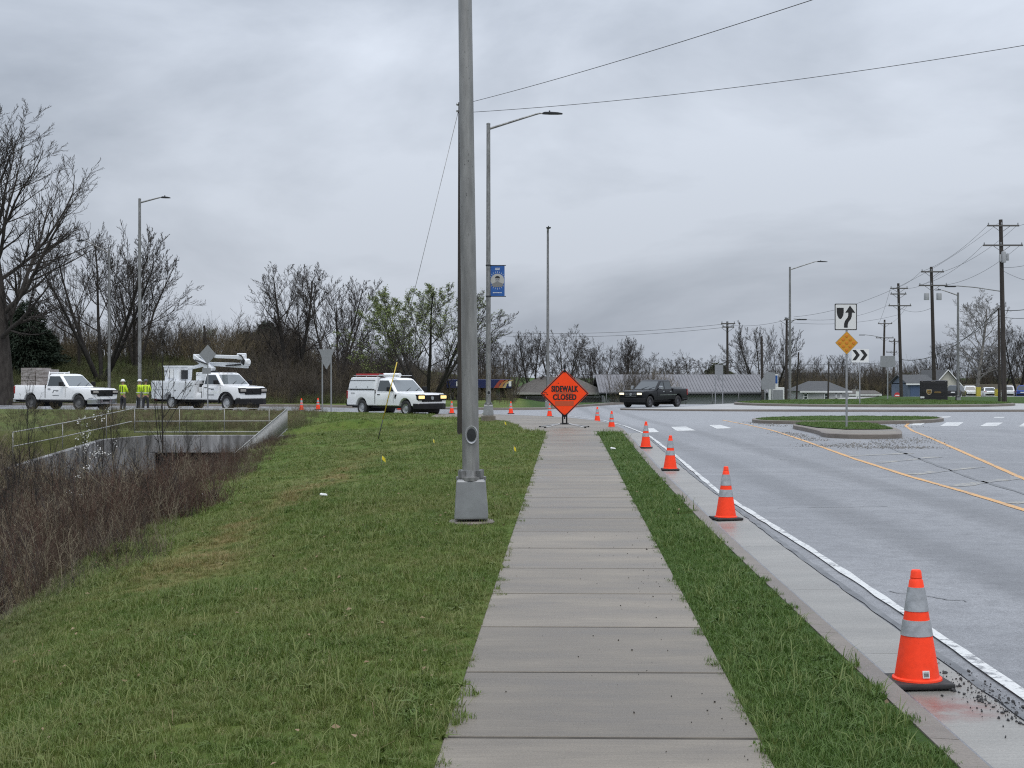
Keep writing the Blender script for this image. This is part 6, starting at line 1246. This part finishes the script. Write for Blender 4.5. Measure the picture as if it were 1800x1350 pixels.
MB().box((-.98, -.02, H - (698.5 - HY) / F * 124 - zl(x, 124)), (.34, .02, .16)).build('licence_plate', SIGN_W, t); MB().box((0, -.12, .55), (2.2, .25, .18)).build('step_bumper', BLACK, t)
for s_ in (-1, 1):
    for y_ in (.9, 4.6): wheel(t, s_ * .98, y_, .42) if False else MB().lathe([(.2, -.14), (.40, -.14), (.42, 0), (.40, .14), (.2, .14)], 16, 'x', (s_ * .98, y_, .42)).build('wheel', RUBBER, t)

# ------------------------------------------------------------------ road workers
def skin(verts, edges, mat, name, par, sub=1, root=0):
    me = bpy.data.meshes.new(name); me.from_pydata([v[:3] for v in verts], edges, []); o = bpy.data.objects.new('tmp', me); COL.objects.link(o); m = o.modifiers.new('s', 'SKIN'); m.use_smooth_shade = True
    for i, v in enumerate(verts): sv = me.skin_vertices[0].data[i]; sv.radius = (v[3], v[4] if len(v) > 4 else v[3]); sv.use_root = (i == root)
    o.modifiers.new('b', 'SUBSURF').levels = sub; o.modifiers['b'].render_levels = sub; dg = bpy.context.evaluated_depsgraph_get(); r = bpy.data.meshes.new_from_object(o.evaluated_get(dg)); bpy.data.objects.remove(o)
    r.materials.clear(); r.materials.append(mat); r.name = name; r.polygons.foreach_set('use_smooth', np.ones(len(r.polygons), bool)); return link(name, r, par)
SKIN = M('skin', (0.34, 0.20, 0.14), rough=.6); HIVIS = M('hi_vis_yellow', (0.58, 0.80, 0.03), (0.48, 0.68, 0.02), scale=6, rough=.6); DARKP = M('dark_trousers', (0.016, 0.018, 0.024), (0.03, 0.03, 0.035), scale=8, rough=.85)
def worker(label, px, D, rz, hat, arm=0.0, bend=0.0):
    x = (px - CX) / F * D; z = float(zroad(x, D)) + .012 if inside(np.array([[x, D]]), ROAD)[0] else zl(x, D); t = thing('person', label, 'person', (x, D, z), rz, 'road workers beside the trucks')
    f = bend; A = arm        # facing local -y; arms brought forward by arm
    hipz, shz, hdz = .94, 1.44, 1.66
    sh = lambda s_: (s_ * .19, -f * .5, shz); el = lambda s_: (s_ * .27, -f * .5 - .12 * A, shz - .28); wr = lambda s_: (s_ * (.24 - .12 * A), -f * .5 - .08 - .28 * A, shz - .50 + .26 * A)
    B = [(0, 0, hipz, .12, .10), (0, -f * .2, 1.15, .12, .09), (0, -f * .45, 1.36, .13, .09), (0, -f * .55, 1.50, .055), (0, -f * .6, 1.58, .065, .075), (0, -f * .62 - .01, 1.68, .075, .09), (0, -f * .62, 1.75, .055, .065)]; E = [(0, 1), (1, 2), (2, 3), (3, 4), (4, 5), (5, 6)]
    def add(p, par, *r): B.append((*p, *r)); E.append((par, len(B) - 1)); return len(B) - 1
    hands = []
    for s_ in (-1, 1):
        a = add(sh(s_), 2, .055); a = add(el(s_), a, .042); a = add(wr(s_), a, .028); w = Vector(wr(s_)); d = (w - Vector(el(s_))).normalized(); h_ = add(tuple(w + d * .06), a, .034, .022); hands.append((h_, w + d * .06, d, s_))
        a = add((s_ * .10, 0, .88), 0, .085); a = add((s_ * .12, -.03, .50), a, .058); a = add((s_ * .13, .02, .10), a, .04); add((s_ * .14, -.13, .045), a, .035)
    for h_, w, d, s_ in hands:
        side = Vector((1, 0, 0)).cross(d).normalized() if abs(d.x) < .9 else Vector((0, 0, 1))
        for k, ln in enumerate((.07, .08, .075, .06)):
            o_ = side * ((k - 1.5) * .018); m_ = add(tuple(w + o_ + d * ln * .6), h_, .009); add(tuple(w + o_ + d * ln + Vector((-s_ * .015, 0, 0))), m_, .008)
        add(tuple(w - d * .01 + side * .045), h_, .010)
    skin(B, E, SKIN, 'body', t)
    J = [(0, 0, .86, .175, .135), (0, -f * .15, 1.08, .17, .13), (0, -f * .42, 1.34, .19, .13), (0, -f * .5, 1.47, .10, .09)]; E2 = [(0, 1), (1, 2), (2, 3)]
    for s_ in (-1, 1):
        i = len(J); w = Vector(wr(s_)); J += [(*sh(s_), .088), (*el(s_), .068), (*(w * .97 + Vector(el(s_)) * .03), .052)]; E2 += [(2, i), (i, i + 1), (i + 1, i + 2)]
    skin(J, E2, HIVIS, 'jacket', t)
    T_ = [(0, 0, .93, .15, .12), (0, 0, .84, .15, .12)]; E3 = [(0, 1)]
    for s_ in (-1, 1):
        i = len(T_); T_ += [(s_ * .10, 0, .78, .105), (s_ * .12, -.03, .50, .080), (s_ * .13, .02, .09, .068)]; E3 += [(1, i), (i, i + 1), (i + 1, i + 2)]
    skin(T_, E3, DARKP, 'trousers', t)
    for s_ in (-1, 1): MB().loft([rrect(-.05, .05, .13, .04, 0), rrect(-.05, .05, .13, .04, .05), rrect(-.045, .045, .07, .03, .12)]).build('boot', RUBBER, t, (s_ * .135, -.05, 0))
    STR = M('silver_tape', (0.55, 0.56, 0.55), rough=.35); TRIM = M('dark_trim_band', (0.05, 0.06, 0.03), rough=.7)
    MB().lathe([(.001, 0), (.182, 0), (.182, .05), (.001, .05)], 18, c=(0, -f * .12, 1.02)).build('tape_band', STR, t).scale = (1, .80, 1)
    for s_ in (-1, 1): MB().box((s_ * .09, .128 - f * .3, 1.25), (.045, .02, .36), 0, 0, f * .5).build('tape_strap', TRIM, t)
    hz_ = Vector((0, -f * .62, 1.70)); hb = MB().lathe([(.155, .0), (.152, .012), (.118, .016), (.112, .06), (.085, .105), (.04, .128), (.001, .132)], 18).build('hard_hat', hat, t, hz_, (f * .5, 0, 0)); MB().box((0, -.15, .012), (.16, .08, .012)).bevel(.004, 1).build('peak', hat, hb)
    return t
HATW = M('white_hard_hat', (0.72, 0.73, 0.74), rough=.3); HATD = M('dark_hard_hat', (0.05, 0.055, 0.065), rough=.35)
worker('worker in yellow jacket and white hard hat standing alone by the pickup nose', 216, 79.5, math.radians(150), HATW, .5)
worker('worker in yellow jacket and white hard hat, half hidden behind a colleague', 243, 80.5, math.radians(120), HATW, .8, .12)
worker('worker in yellow jacket and dark hard hat, nearest the bucket truck', 256, 79.0, math.radians(190), HATD, .9, .1)

# ------------------------------------------------------------------ buildings
def house(name, label, px0, px1, D, depth, eave_py, ridge_py, wall, roofm, hip=False, gable_front=False, over=.35, windows=(), cat='house', fascia=SIGN_W, rz=0.0):
    x0, x1 = (px0 - CX) / F * D, (px1 - CX) / F * D; cx_ = (x0 + x1) / 2; g = zl(cx_, D) - .05; t = thing(name, label, cat, (cx_, D, g), rz); w = x1 - x0; k = D / F
    ez = H - (eave_py - HY) * k - g; rz_ = H - (ridge_py - HY) * k - g
    MB().box((0, depth / 2, ez / 2), (w, depth, ez)).build('wall', wall, t)
    def slope(pts, nm='roof'): return MB().poly_solid(pts, (0, 0, .12)).build(nm, roofm, t)
    o = over; hw = w / 2
    if gable_front:
        MB().poly_solid([(-hw, 0, ez), (hw, 0, ez), (0, 0, rz_ - .02)], (0, depth, 0)).build('gable', wall, t); sl_ = (rz_ - ez) / hw
        for s_ in (-1, 1): slope([(0, -o, rz_), (s_ * (hw + o), -o, ez - o * sl_), (s_ * (hw + o), depth + o, ez - o * sl_), (0, depth + o, rz_)]); MB().poly_solid([(0, -o - .02, rz_ - .02), (s_ * (hw + o), -o - .02, ez - o * sl_ - .02), (s_ * (hw + o), -o - .02, ez - o * sl_ + .17), (0, -o - .02, rz_ + .17)], (0, -.04, 0)).build('barge_board', fascia, t)
    elif hip:
        h2 = min(depth / 2, hw * .6); mb = MB(); a = [(-hw - o, -o, ez), (hw + o, -o, ez), (hw + o, depth + o, ez), (-hw - o, depth + o, ez)]; b = [(-hw + h2, depth / 2, rz_), (hw - h2, depth / 2, rz_)]
        mb.face([a[0], a[1], b[1], b[0]]); mb.face([a[1], a[2], b[1]]); mb.face([a[2], a[3], b[0], b[1]]); mb.face([a[3], a[0], b[0]]); mb.face(a[::-1]); bmesh.ops.remove_doubles(mb.bm, verts=mb.bm.verts[:], dist=.001); mb.build('roof', roofm, t); MB().box((0, -o - .01, ez - .08), (w + 2 * o, .03, .2)).build('fascia', fascia, t)
    else:
        slope([(-hw - o, -o, ez - .05), (hw + o, -o, ez - .05), (hw + o, depth / 2, rz_), (-hw - o, depth / 2, rz_)]); slope([(-hw - o, depth + o, ez - .05), (hw + o, depth + o, ez - .05), (hw + o, depth / 2, rz_), (-hw - o, depth / 2, rz_)]); MB().box((0, -o - .01, ez - .1), (w + 2 * o, .03, .2)).build('fascia', fascia, t)
        for s_ in (-1, 1): MB().poly_solid([(s_ * hw, 0, ez - .1), (s_ * hw, depth, ez - .1), (s_ * hw, depth / 2, rz_ - .05)], (-s_ * .1, 0, 0)).build('gable', wall, t)
    for px, py0, py1, wp_ in windows:
        X = (px - CX) / F * D - cx_; z0, z1 = H - (py1 - HY) * k - g, H - (py0 - HY) * k - g; wn = link('window', None, t, (X, -.03, (z0 + z1) / 2)); wn.empty_display_size = .1
        w_ = wp_ * k; h_ = z1 - z0; MB().box((0, .02, 0), (w_, .04, h_)).build('pane', GLASS, wn)
        for sx_, sz_, dx_, dz_ in ((0, 1, w_ + .2, .1), (0, -1, w_ + .2, .1), (1, 0, .1, h_ + .1), (-1, 0, .1, h_ + .1)): MB().box((sx_ * w_ / 2, -.02, sz_ * h_ / 2), (dx_, .05, dz_)).build('frame', SIGN_W, wn)
        MB().box((0, -.015, 0), (w_, .03, .05)).build('frame', SIGN_W, wn)
    return t, g
SHING = M('dark_shingles', (0.055, 0.058, 0.062), (0.085, 0.088, 0.09), scale=4, rough=.9); SHING2 = M('brown_shingles', (0.075, 0.07, 0.062), (0.11, 0.10, 0.09), scale=3, rough=.9)
CREAM = M('cream_siding', (0.56, 0.54, 0.46), (0.50, 0.48, 0.41), scale=2, rough=.7); GREYW = M('grey_siding', (0.42, 0.43, 0.42), (0.36, 0.37, 0.36), scale=2, rough=.7); BRICK = M('brown_brick', (0.14, 0.075, 0.055), (0.10, 0.06, 0.05), scale=8, rough=.9); BLUEG = M('blue_grey_siding', (0.10, 0.13, 0.18), rough=.7)
METR = M('grey_metal_roof', (0.19, 0.188, 0.198), (0.155, 0.153, 0.162), scale=.5, rough=.6, metal=.2, world_pos=True)
t, g_ = house('metal_roof_building', 'long low building with a ribbed grey metal roof behind the black pickup', 1062, 1352, 127, 11, 691, 660.5, M('pale_grey_wall', (0.33, 0.34, 0.34), (0.28, 0.29, 0.30), scale=.6, rough=.7), METR, over=.5, cat='building', fascia=HEADM)
k = 127 / F; ez, rz_ = H - (691 - HY) * k - g_, H - (660.5 - HY) * k - g_; mb = MB()
me = MB().poly_solid([(-.02, -.5, ez + .09), (.02, -.5, ez + .09), (.02, 5.5, rz_ + .14), (-.02, 5.5, rz_ + .14)], (0, 0, .035)).mesh('rib', METR)
for i in range(54): link('rib', me, t, (-7.8 + i * .295, 0, 0))
MB().tube((-7.9, -.58, ez - .05), (7.9, -.58, ez - .05), .07, n=6).build('eave_gutter', HEADM, t)
MB().box((7.2 - 8.0, -.35, .9), (.06, .4, 1.8), 0, .7).build('awning_brace', GALV_L, t)
house('old_house', 'low dark-roofed house half hidden behind the orange diamond sign', 905, 1058, 131, 9, 690, 662, M('weathered_wall', (0.20, 0.19, 0.18), (0.14, 0.135, 0.13), scale=.7, rough=.9), SHING2, hip=True, over=.6, windows=((1050, 690.5, 698, 8),), fascia=M('grey_fascia', (0.35, 0.34, 0.32), rough=.8))
house('white_house', 'low white house with dark hip roof left of the keep right sign', 1410, 1492, 172, 9, 687.5, 670, GREYW, SHING, hip=True, windows=((1416, 692, 702, 6.5), (1452, 691, 702, 5.5), (1469, 692, 700, 2.5), (1478, 692, 700, 2.5)))
house('far_house', 'tall brown gabled house behind the low white house', 1462, 1512, 235, 10, 684, 657, BRICK, SHING, windows=())
house('far_house', 'distant house with pale gable beside the leaning pole', 1514, 1548, 245, 8, 690, 670, CREAM, SHING, gable_front=True)
house('far_house', 'small brick building behind the small white sign', 1494, 1545, 205, 7, 693, 688, BRICK, SHING2, windows=())
house('far_house', 'dark roofed house far behind the pale lamp post', 1400, 1460, 260, 9, 672, 656, GREYW, SHING)
house('cream_house', 'cream gabled house behind the dark delivery van', 1642, 1688, 205, 12, 677, 651, CREAM, SHING, gable_front=True, over=.45, windows=((1677.5, 677.5, 684, 5),))
t, g_ = house('garage', 'blue-grey lean-to garage with sloping roof left of the delivery van', 1596, 1640, 185, 8, 674, 660, BLUEG, SHING, gable_front=False, windows=()); 
MB().box((-.4, -.04, 1.0), (1.9, .05, 2.0)).build('garage_door', M('blue_door', (0.07, 0.11, 0.20), rough=.6), t)
t, g_ = house('far_house', 'white house glimpsed between the trees at far left', 92, 118, 190, 6, 618, 606, SIGN_W, SHING); 
# wooden fence behind the cars
FEN = M('tan_fence_boards', (0.22, 0.19, 0.15), (0.16, 0.14, 0.115), scale=3, rough=.9, stretch=(1, 1, .2))
fx0, fx1, D = (1694 - CX) / F * 212, (1830 - CX) / F * 212, 212; t = thing('board_fence', 'tan wooden board fence behind the parked cars', 'fence', (fx0, D, zl(fx0, D))); fz = H - (675 - HY) / F * D - zl(fx0, D); me = MB().box((0, 0, fz / 2), (.19, .03, fz)).mesh('board', FEN)
for i in range(int((fx1 - fx0) / .2)): link('board', me, t, (i * .2, rnd.uniform(-.008, .008), rnd.uniform(-.03, .02)))
for z_ in (.4, fz - .3): MB().box(((fx1 - fx0) / 2, .05, z_), (fx1 - fx0, .05, .1)).build('rail', FEN, t)
# pavement of the far lot
lotV = [(34, 168), (90, 150), (110, 200), (38, 206)]; gp = grid(34, 110, 150, 206, 4.0); gp = gp[inside(gp, inset(lotV, .5))]; v_, t_ = tri_area([lotV], [tuple(p) for p in gp]); t_ = t_[inside(v_[t_].mean(1), lotV)]
setp(link('parking_lot', np_mesh('lot', np.column_stack([v_, land(v_[:, 0], v_[:, 1]) + .015]), t_, C_APRON, True)), kind='structure')
# petrol-station canopy, blue with a striped end
D = 118.0; k = D / F; x0, x1 = (785 - CX) * k, (899 - CX) * k; zt, zb_ = H - (667 - HY) * k, H - (682.5 - HY) * k; t = thing('canopy', 'blue forecourt canopy with orange and yellow stripes behind the lamp posts', 'canopy', ((x0 + x1) / 2, D, zl(0, D))); g0 = zl(0, D); wv = x1 - x0
MB().box((0, 2.5, (zt + zb_) / 2 - g0), (wv, 5, zt - zb_)).bevel(.03, 1).build('fascia', M('canopy_blue', (0.010, 0.018, 0.085), rough=.4), t)
for i, (a, b, mt) in enumerate(((868, 876, M('stripe_red', (0.30, 0.05, 0.03), rough=.5)), (876, 883, M('stripe_orange', (0.38, 0.16, 0.05), rough=.5)), (883, 889, M('stripe_yellow', (0.40, 0.32, 0.15), rough=.5)))):
    X0, X1 = (a - CX) * k - (x0 + x1) / 2, (b - CX) * k - (x0 + x1) / 2; zz0, zz1 = zb_ - g0 + .03, zt - g0 - .03; MB().poly_solid([(X0, -.012, zz0), (X1, -.012, zz0), (X1 + .12, -.012, zz0 + .35), (X1 + .45, -.012, zz1 - .15), (X1 + .7, -.012, zz1), (X0 + .55, -.012, zz1), (X0 + .25, -.012, zz1 - .3)], (0, .006, 0)).build('stripe', mt, t)
MB().box(((896.5 - CX) * k - (x0 + x1) / 2, -.02, (zt + zb_) / 2 - g0), (.22, .01, .42)).build('emblem', SIGN_W, t); MB().box(((803.5 - CX) * k - (x0 + x1) / 2, -.02, (zt + zb_) / 2 - g0), (.16, .01, .40)).build('emblem', SIGN_W, t)
for x_ in (-2.4, 1.6): MB().box((x_, 2.5, (zb_ - g0) / 2), (.3, .3, zb_ - g0)).build('column', SIGN_W, t)
# chain-link style fence between road and building
D = 119.5
def chain_fence(label, px0, px1, D, top, mesh_=True):
    x0, x1 = (px0 - CX) / F * D, (px1 - CX) / F * D; t = thing('chain_link_fence', label, 'fence', (0, D, 0)); z1 = H - (top - HY) / F * D; n = max(2, round((x1 - x0) / 2.4)); FM = M('fence_steel', (0.13, 0.135, 0.14), rough=.5, metal=.4)
    for i in range(n + 1): X = x0 + (x1 - x0) * i / n; g = zl(X, D); MB().tube((X, 0, g - .1), (X, 0, z1 + .05), .035, n=6).build('post', FM, t)
    for z_ in (z1, z1 - 1.1): MB().tube((x0, 0, z_), (x1, 0, z_), .025, n=5).build('rail', FM, t)
    mb = MB(); s_ = .28; i = 0; X = x0
    while X < x1:
        for sg_ in (-1, 1):
            a, b = Vector((X, 0, z1 - 1.6 if sg_ > 0 else z1)), Vector((min(X + 1.6, x1), 0, z1 if sg_ > 0 else z1 - 1.6)); mb.box((a + b) / 2, (.008, .008, (b - a).length), 0, math.atan2(b.x - a.x, b.z - a.z))
        X += s_
    o = mb.build('wire_mesh', FM, t); o['kind'] = 'stuff'; return t
chain_fence('dark steel fence in front of the metal roof building', 1066, 1345, 122.5, 689)
chain_fence('weathered fence left of the diamond sign below the canopy', 925, 1062, 124, 698)

# ------------------------------------------------------------------ utility poles and wires
XARM = M('crossarm_grey', (0.10, 0.095, 0.09), rough=.8); TRF = M('transformer_grey', (0.30, 0.31, 0.32), rough=.5)
def upole(label, px_t, py_t, px_b, D, arms=(), trans=(), r=.17, name='utility_pole', lamp=None, group=None, base_z=None):
    xb_ = (px_b - CX) / F * D; g = zl(xb_, D) if base_z is None else base_z; t = thing(name, label, 'utility pole', (xb_, D, g), 0, group); k = D / F; zt = H - (py_t - HY) * k - g; dx = (px_t - px_b) * k
    MB().path([(0, 0, -.3), (dx * .5, 0, zt * .5), (dx, 0, zt)], [r, r * .85, r * .68], 10).build('shaft', WOOD, t)
    for (py, l, r_) in arms:
        z_ = H - (py - HY) * k - g; cx_ = dx * z_ / zt; a, b = cx_ - (px_t - l) * k, cx_ + (r_ - px_t) * k; ar = MB().box(((a + b) / 2, -.16, z_), (b - a, .1, .13)).build('crossarm', XARM, t)
        for s_ in (a + .1, b - .1, a * .55 + b * .45): MB().lathe([(.03, z_ + .06), (.05, z_ + .12), (.055, z_ + .2), (.03, z_ + .26)], 8, c=(s_, -.16, 0)).build('insulator', SIGN_BACK, ar)
        for s_ in (-1, 1): MB().tube((cx_ + s_ * .7, -.16, z_ - .05), (cx_, -.14, z_ - .55), .02, n=4).build('brace', XARM, ar)
    for px, py, w_, h_ in trans: MB().lathe([(.001, 0), (w_ * k / 2, 0), (w_ * k / 2, h_ * k), (w_ * k * .42, h_ * k + .06), (.001, h_ * k + .1)], 14, c=((px - px_b) * k, -.3, H - (py + h_ / 2 - HY) * k - g)).build('transformer', TRF, t)
    if lamp:
        (px0, py0), (px1, py1) = lamp; P0 = Vector(((px0 - px_b) * k, -.1, H - (py0 - HY) * k - g)); P1 = Vector(((px1 - px_b) * k, -.4, H - (py1 - HY) * k - g)); MB().path([P0, P0 * .5 + P1 * .5 + Vector((0, 0, .12)), P1 * .85 + P0 * .15 + Vector((0, 0, .1)), P1], .04, 6).build('lamp_arm', GALV, t); MB().box(P1, (.9, .3, .12)).bevel(.04, 1).build('lamp_head', HEADM, t)
    return t
upole('big utility pole at the right edge with two crossarms and transformers', 1759, 386, 1765.5, 116, ((397, 1734, 1790), (431.5, 1726, 1796)), ((1756, 455, 4.5, 11), (1762, 453, 8, 18), (1769, 453, 4.5, 11)), .22, lamp=((1757, 512), (1668, 504)))
upole('utility pole with two drum transformers rising behind the delivery van', 1637, 469, 1643, 134, ((478, 1618, 1658), (502, 1613.5, 1663.5)), ((1627, 522, 9, 11), (1649, 522, 9, 11)), .2)
upole('utility pole left of the transformer pole, leaning slightly, three crossarms', 1579, 498, 1584.5, 160, ((507, 1564, 1595), (517, 1564, 1592), (537.5, 1560, 1600)), (), .2)
upole('distant utility pole with one wide arm and lamp arm to the left', 1555, 562, 1552, 215, ((569, 1543, 1568), (594, 1540, 1571)), (), .2, lamp=((1553, 594), (1514, 589)))
upole('short distant pole between the crossarm poles', 1572.5, 595, 1570, 230, ((600, 1562, 1580), (619, 1558, 1577)), (), .17)
upole('thin dark pole just left of the big utility pole', 1755.5, 541, 1757, 124, (), (), .13)
upole('wooden pole touching the pale lamp post on its left, with a lamp arm', 1383, 559, 1381.5, 132, ((562, 1378, 1388),), (), .15, lamp=((1384, 567), (1408, 562)))
upole('dark pole behind the metal roof with a pair of short arms', 1278.5, 565, 1279, 150, ((569, 1267, 1292), (575, 1269, 1290)), (), .16)
upole('bare dark pole stub in front of the fan-shaped tree', 1338.5, 591, 1341, 126, (), (), .15)
upole('thin leaning pole right of the pale lamp post', 1404, 619, 1399, 165, (), (), .12)
upole('thin dark pole in front of the low white house', 1457, 635, 1455, 160, (), (), .11)
upole('dark leaning pole above the bucket truck boom', 359, 572, 362, 118, (), (), .14)
upole('thin dark pole behind the left pickup cab', 139, 555, 139, 112, (), (), .12)
WIRE = M('wire_dark', (0.03, 0.03, 0.032), rough=.6)
def wire(label, a, b, sag, r=.014, group='overhead wires'):
    a, b = Vector(a), Vector(b); n = 18; o = MB().path([a + (b - a) * (i / n) - Vector((0, 0, sag * 4 * (i / n) * (1 - i / n))) for i in range(n + 1)], r, 4, False).build('overhead_wire', WIRE); setp(o, label, 'wire', group); return o
top_ = Vector((PX + .05, 44.6, pole_z + ph - .05))
wire('upper wire running from the wooden pole up to the top right', top_ + Vector((0, 0, -.0)), at(1405, 0, 26) + (at(1405, 0, 26) - top_) * .25, .12, .008)
wire('lower wire running from the wooden pole to the right edge', top_ - Vector((0, 0, .28)), at(1800, 72, 34) + (at(1800, 72, 34) - top_) * .1, .25, .008)
def wpx(label, p0, D0, p1, D1, sag, r=.014): return wire(label, at(*p0, D0), at(*p1, D1), sag, r)
for i, (p0, D0, p1, D1, sag, r, lab) in enumerate((
    ((1735, 397), 116, (1618, 478), 134, .5, .014, 'wire from the left end of the big pole upper crossarm'), ((1787, 397), 116, (1656, 478), 134, .5, .014, 'wire from the right end of the big pole upper crossarm'), ((1728, 431), 116, (1615, 501), 134, .6, .014, 'wire from the left end of the big pole lower crossarm'), ((1793, 431), 116, (1662, 501), 134, .6, .014, 'wire from the right end of the big pole lower crossarm'),
    ((1757, 391), 116, (1395, 557), 132, 1.6, .013, 'long high wire from the big pole to the pole by the pale lamp post'), ((1618, 478), 134, (1565, 507), 160, .4, .014, 'wire between the two middle poles, upper left'), ((1656, 478), 134, (1594, 507), 160, .4, .014, 'wire between the two middle poles, upper right'), ((1640, 540), 134, (1580, 540), 160, .5, .014, 'wire between the two middle poles, lower'),
    ((1565, 507), 160, (1545, 568), 215, .3, .014, 'wire between the leaning pole and the distant pole, left'), ((1595, 537), 160, (1566, 568), 215, .3, .014, 'wire between the leaning pole and the distant pole, right'), ((1560, 537), 160, (1395, 560), 132, .7, .013, 'wire crossing behind the keep right sign, upper'), ((1580, 553), 160, (1386, 567), 132, .5, .013, 'wire crossing behind the keep right sign, lower'),
    ((1756, 541), 124, (1584, 632), 160, 1.5, .035, 'thick drooping cable from the thin dark pole, upper'), ((1756, 552), 124, (1640, 612), 134, .6, .022, 'thick drooping cable from the thin dark pole, lower'), ((1756, 544), 124, (1830, 538), 110, .2, .03, 'thick cable leaving the thin dark pole to the right, upper'), ((1757, 556), 124, (1830, 555), 110, .2, .022, 'thick cable leaving the thin dark pole to the right, lower'),
    ((1790, 397), 116, (1860, 350), 90, .3, .014, 'wire leaving the big pole to the right, upper'), ((1762, 470), 116, (1860, 445), 95, .3, .014, 'wire leaving the big pole to the right, middle'), ((1763, 476), 116, (1860, 500), 95, .3, .014, 'wire leaving the big pole to the right, lower'),
    ((1278, 569), 150, (870, 584), 160, .5, .016, 'pair of high wires over the wood, upper'), ((1278, 575), 150, (870, 590), 160, .5, .016, 'pair of high wires over the wood, lower'), ((1580, 636), 160, (1279, 637), 150, .3, .022, 'low cable above the far roofs'), ((1279, 637), 150, (870, 645), 140, 1.0, .024, 'low cable in front of the wood'), ((1279, 571), 150, (1383, 562), 132, .3, .013, 'wire between the dark pole and the pole by the pale lamp post'))):
    wpx(lab, p0, D0, p1, D1, sag, r)
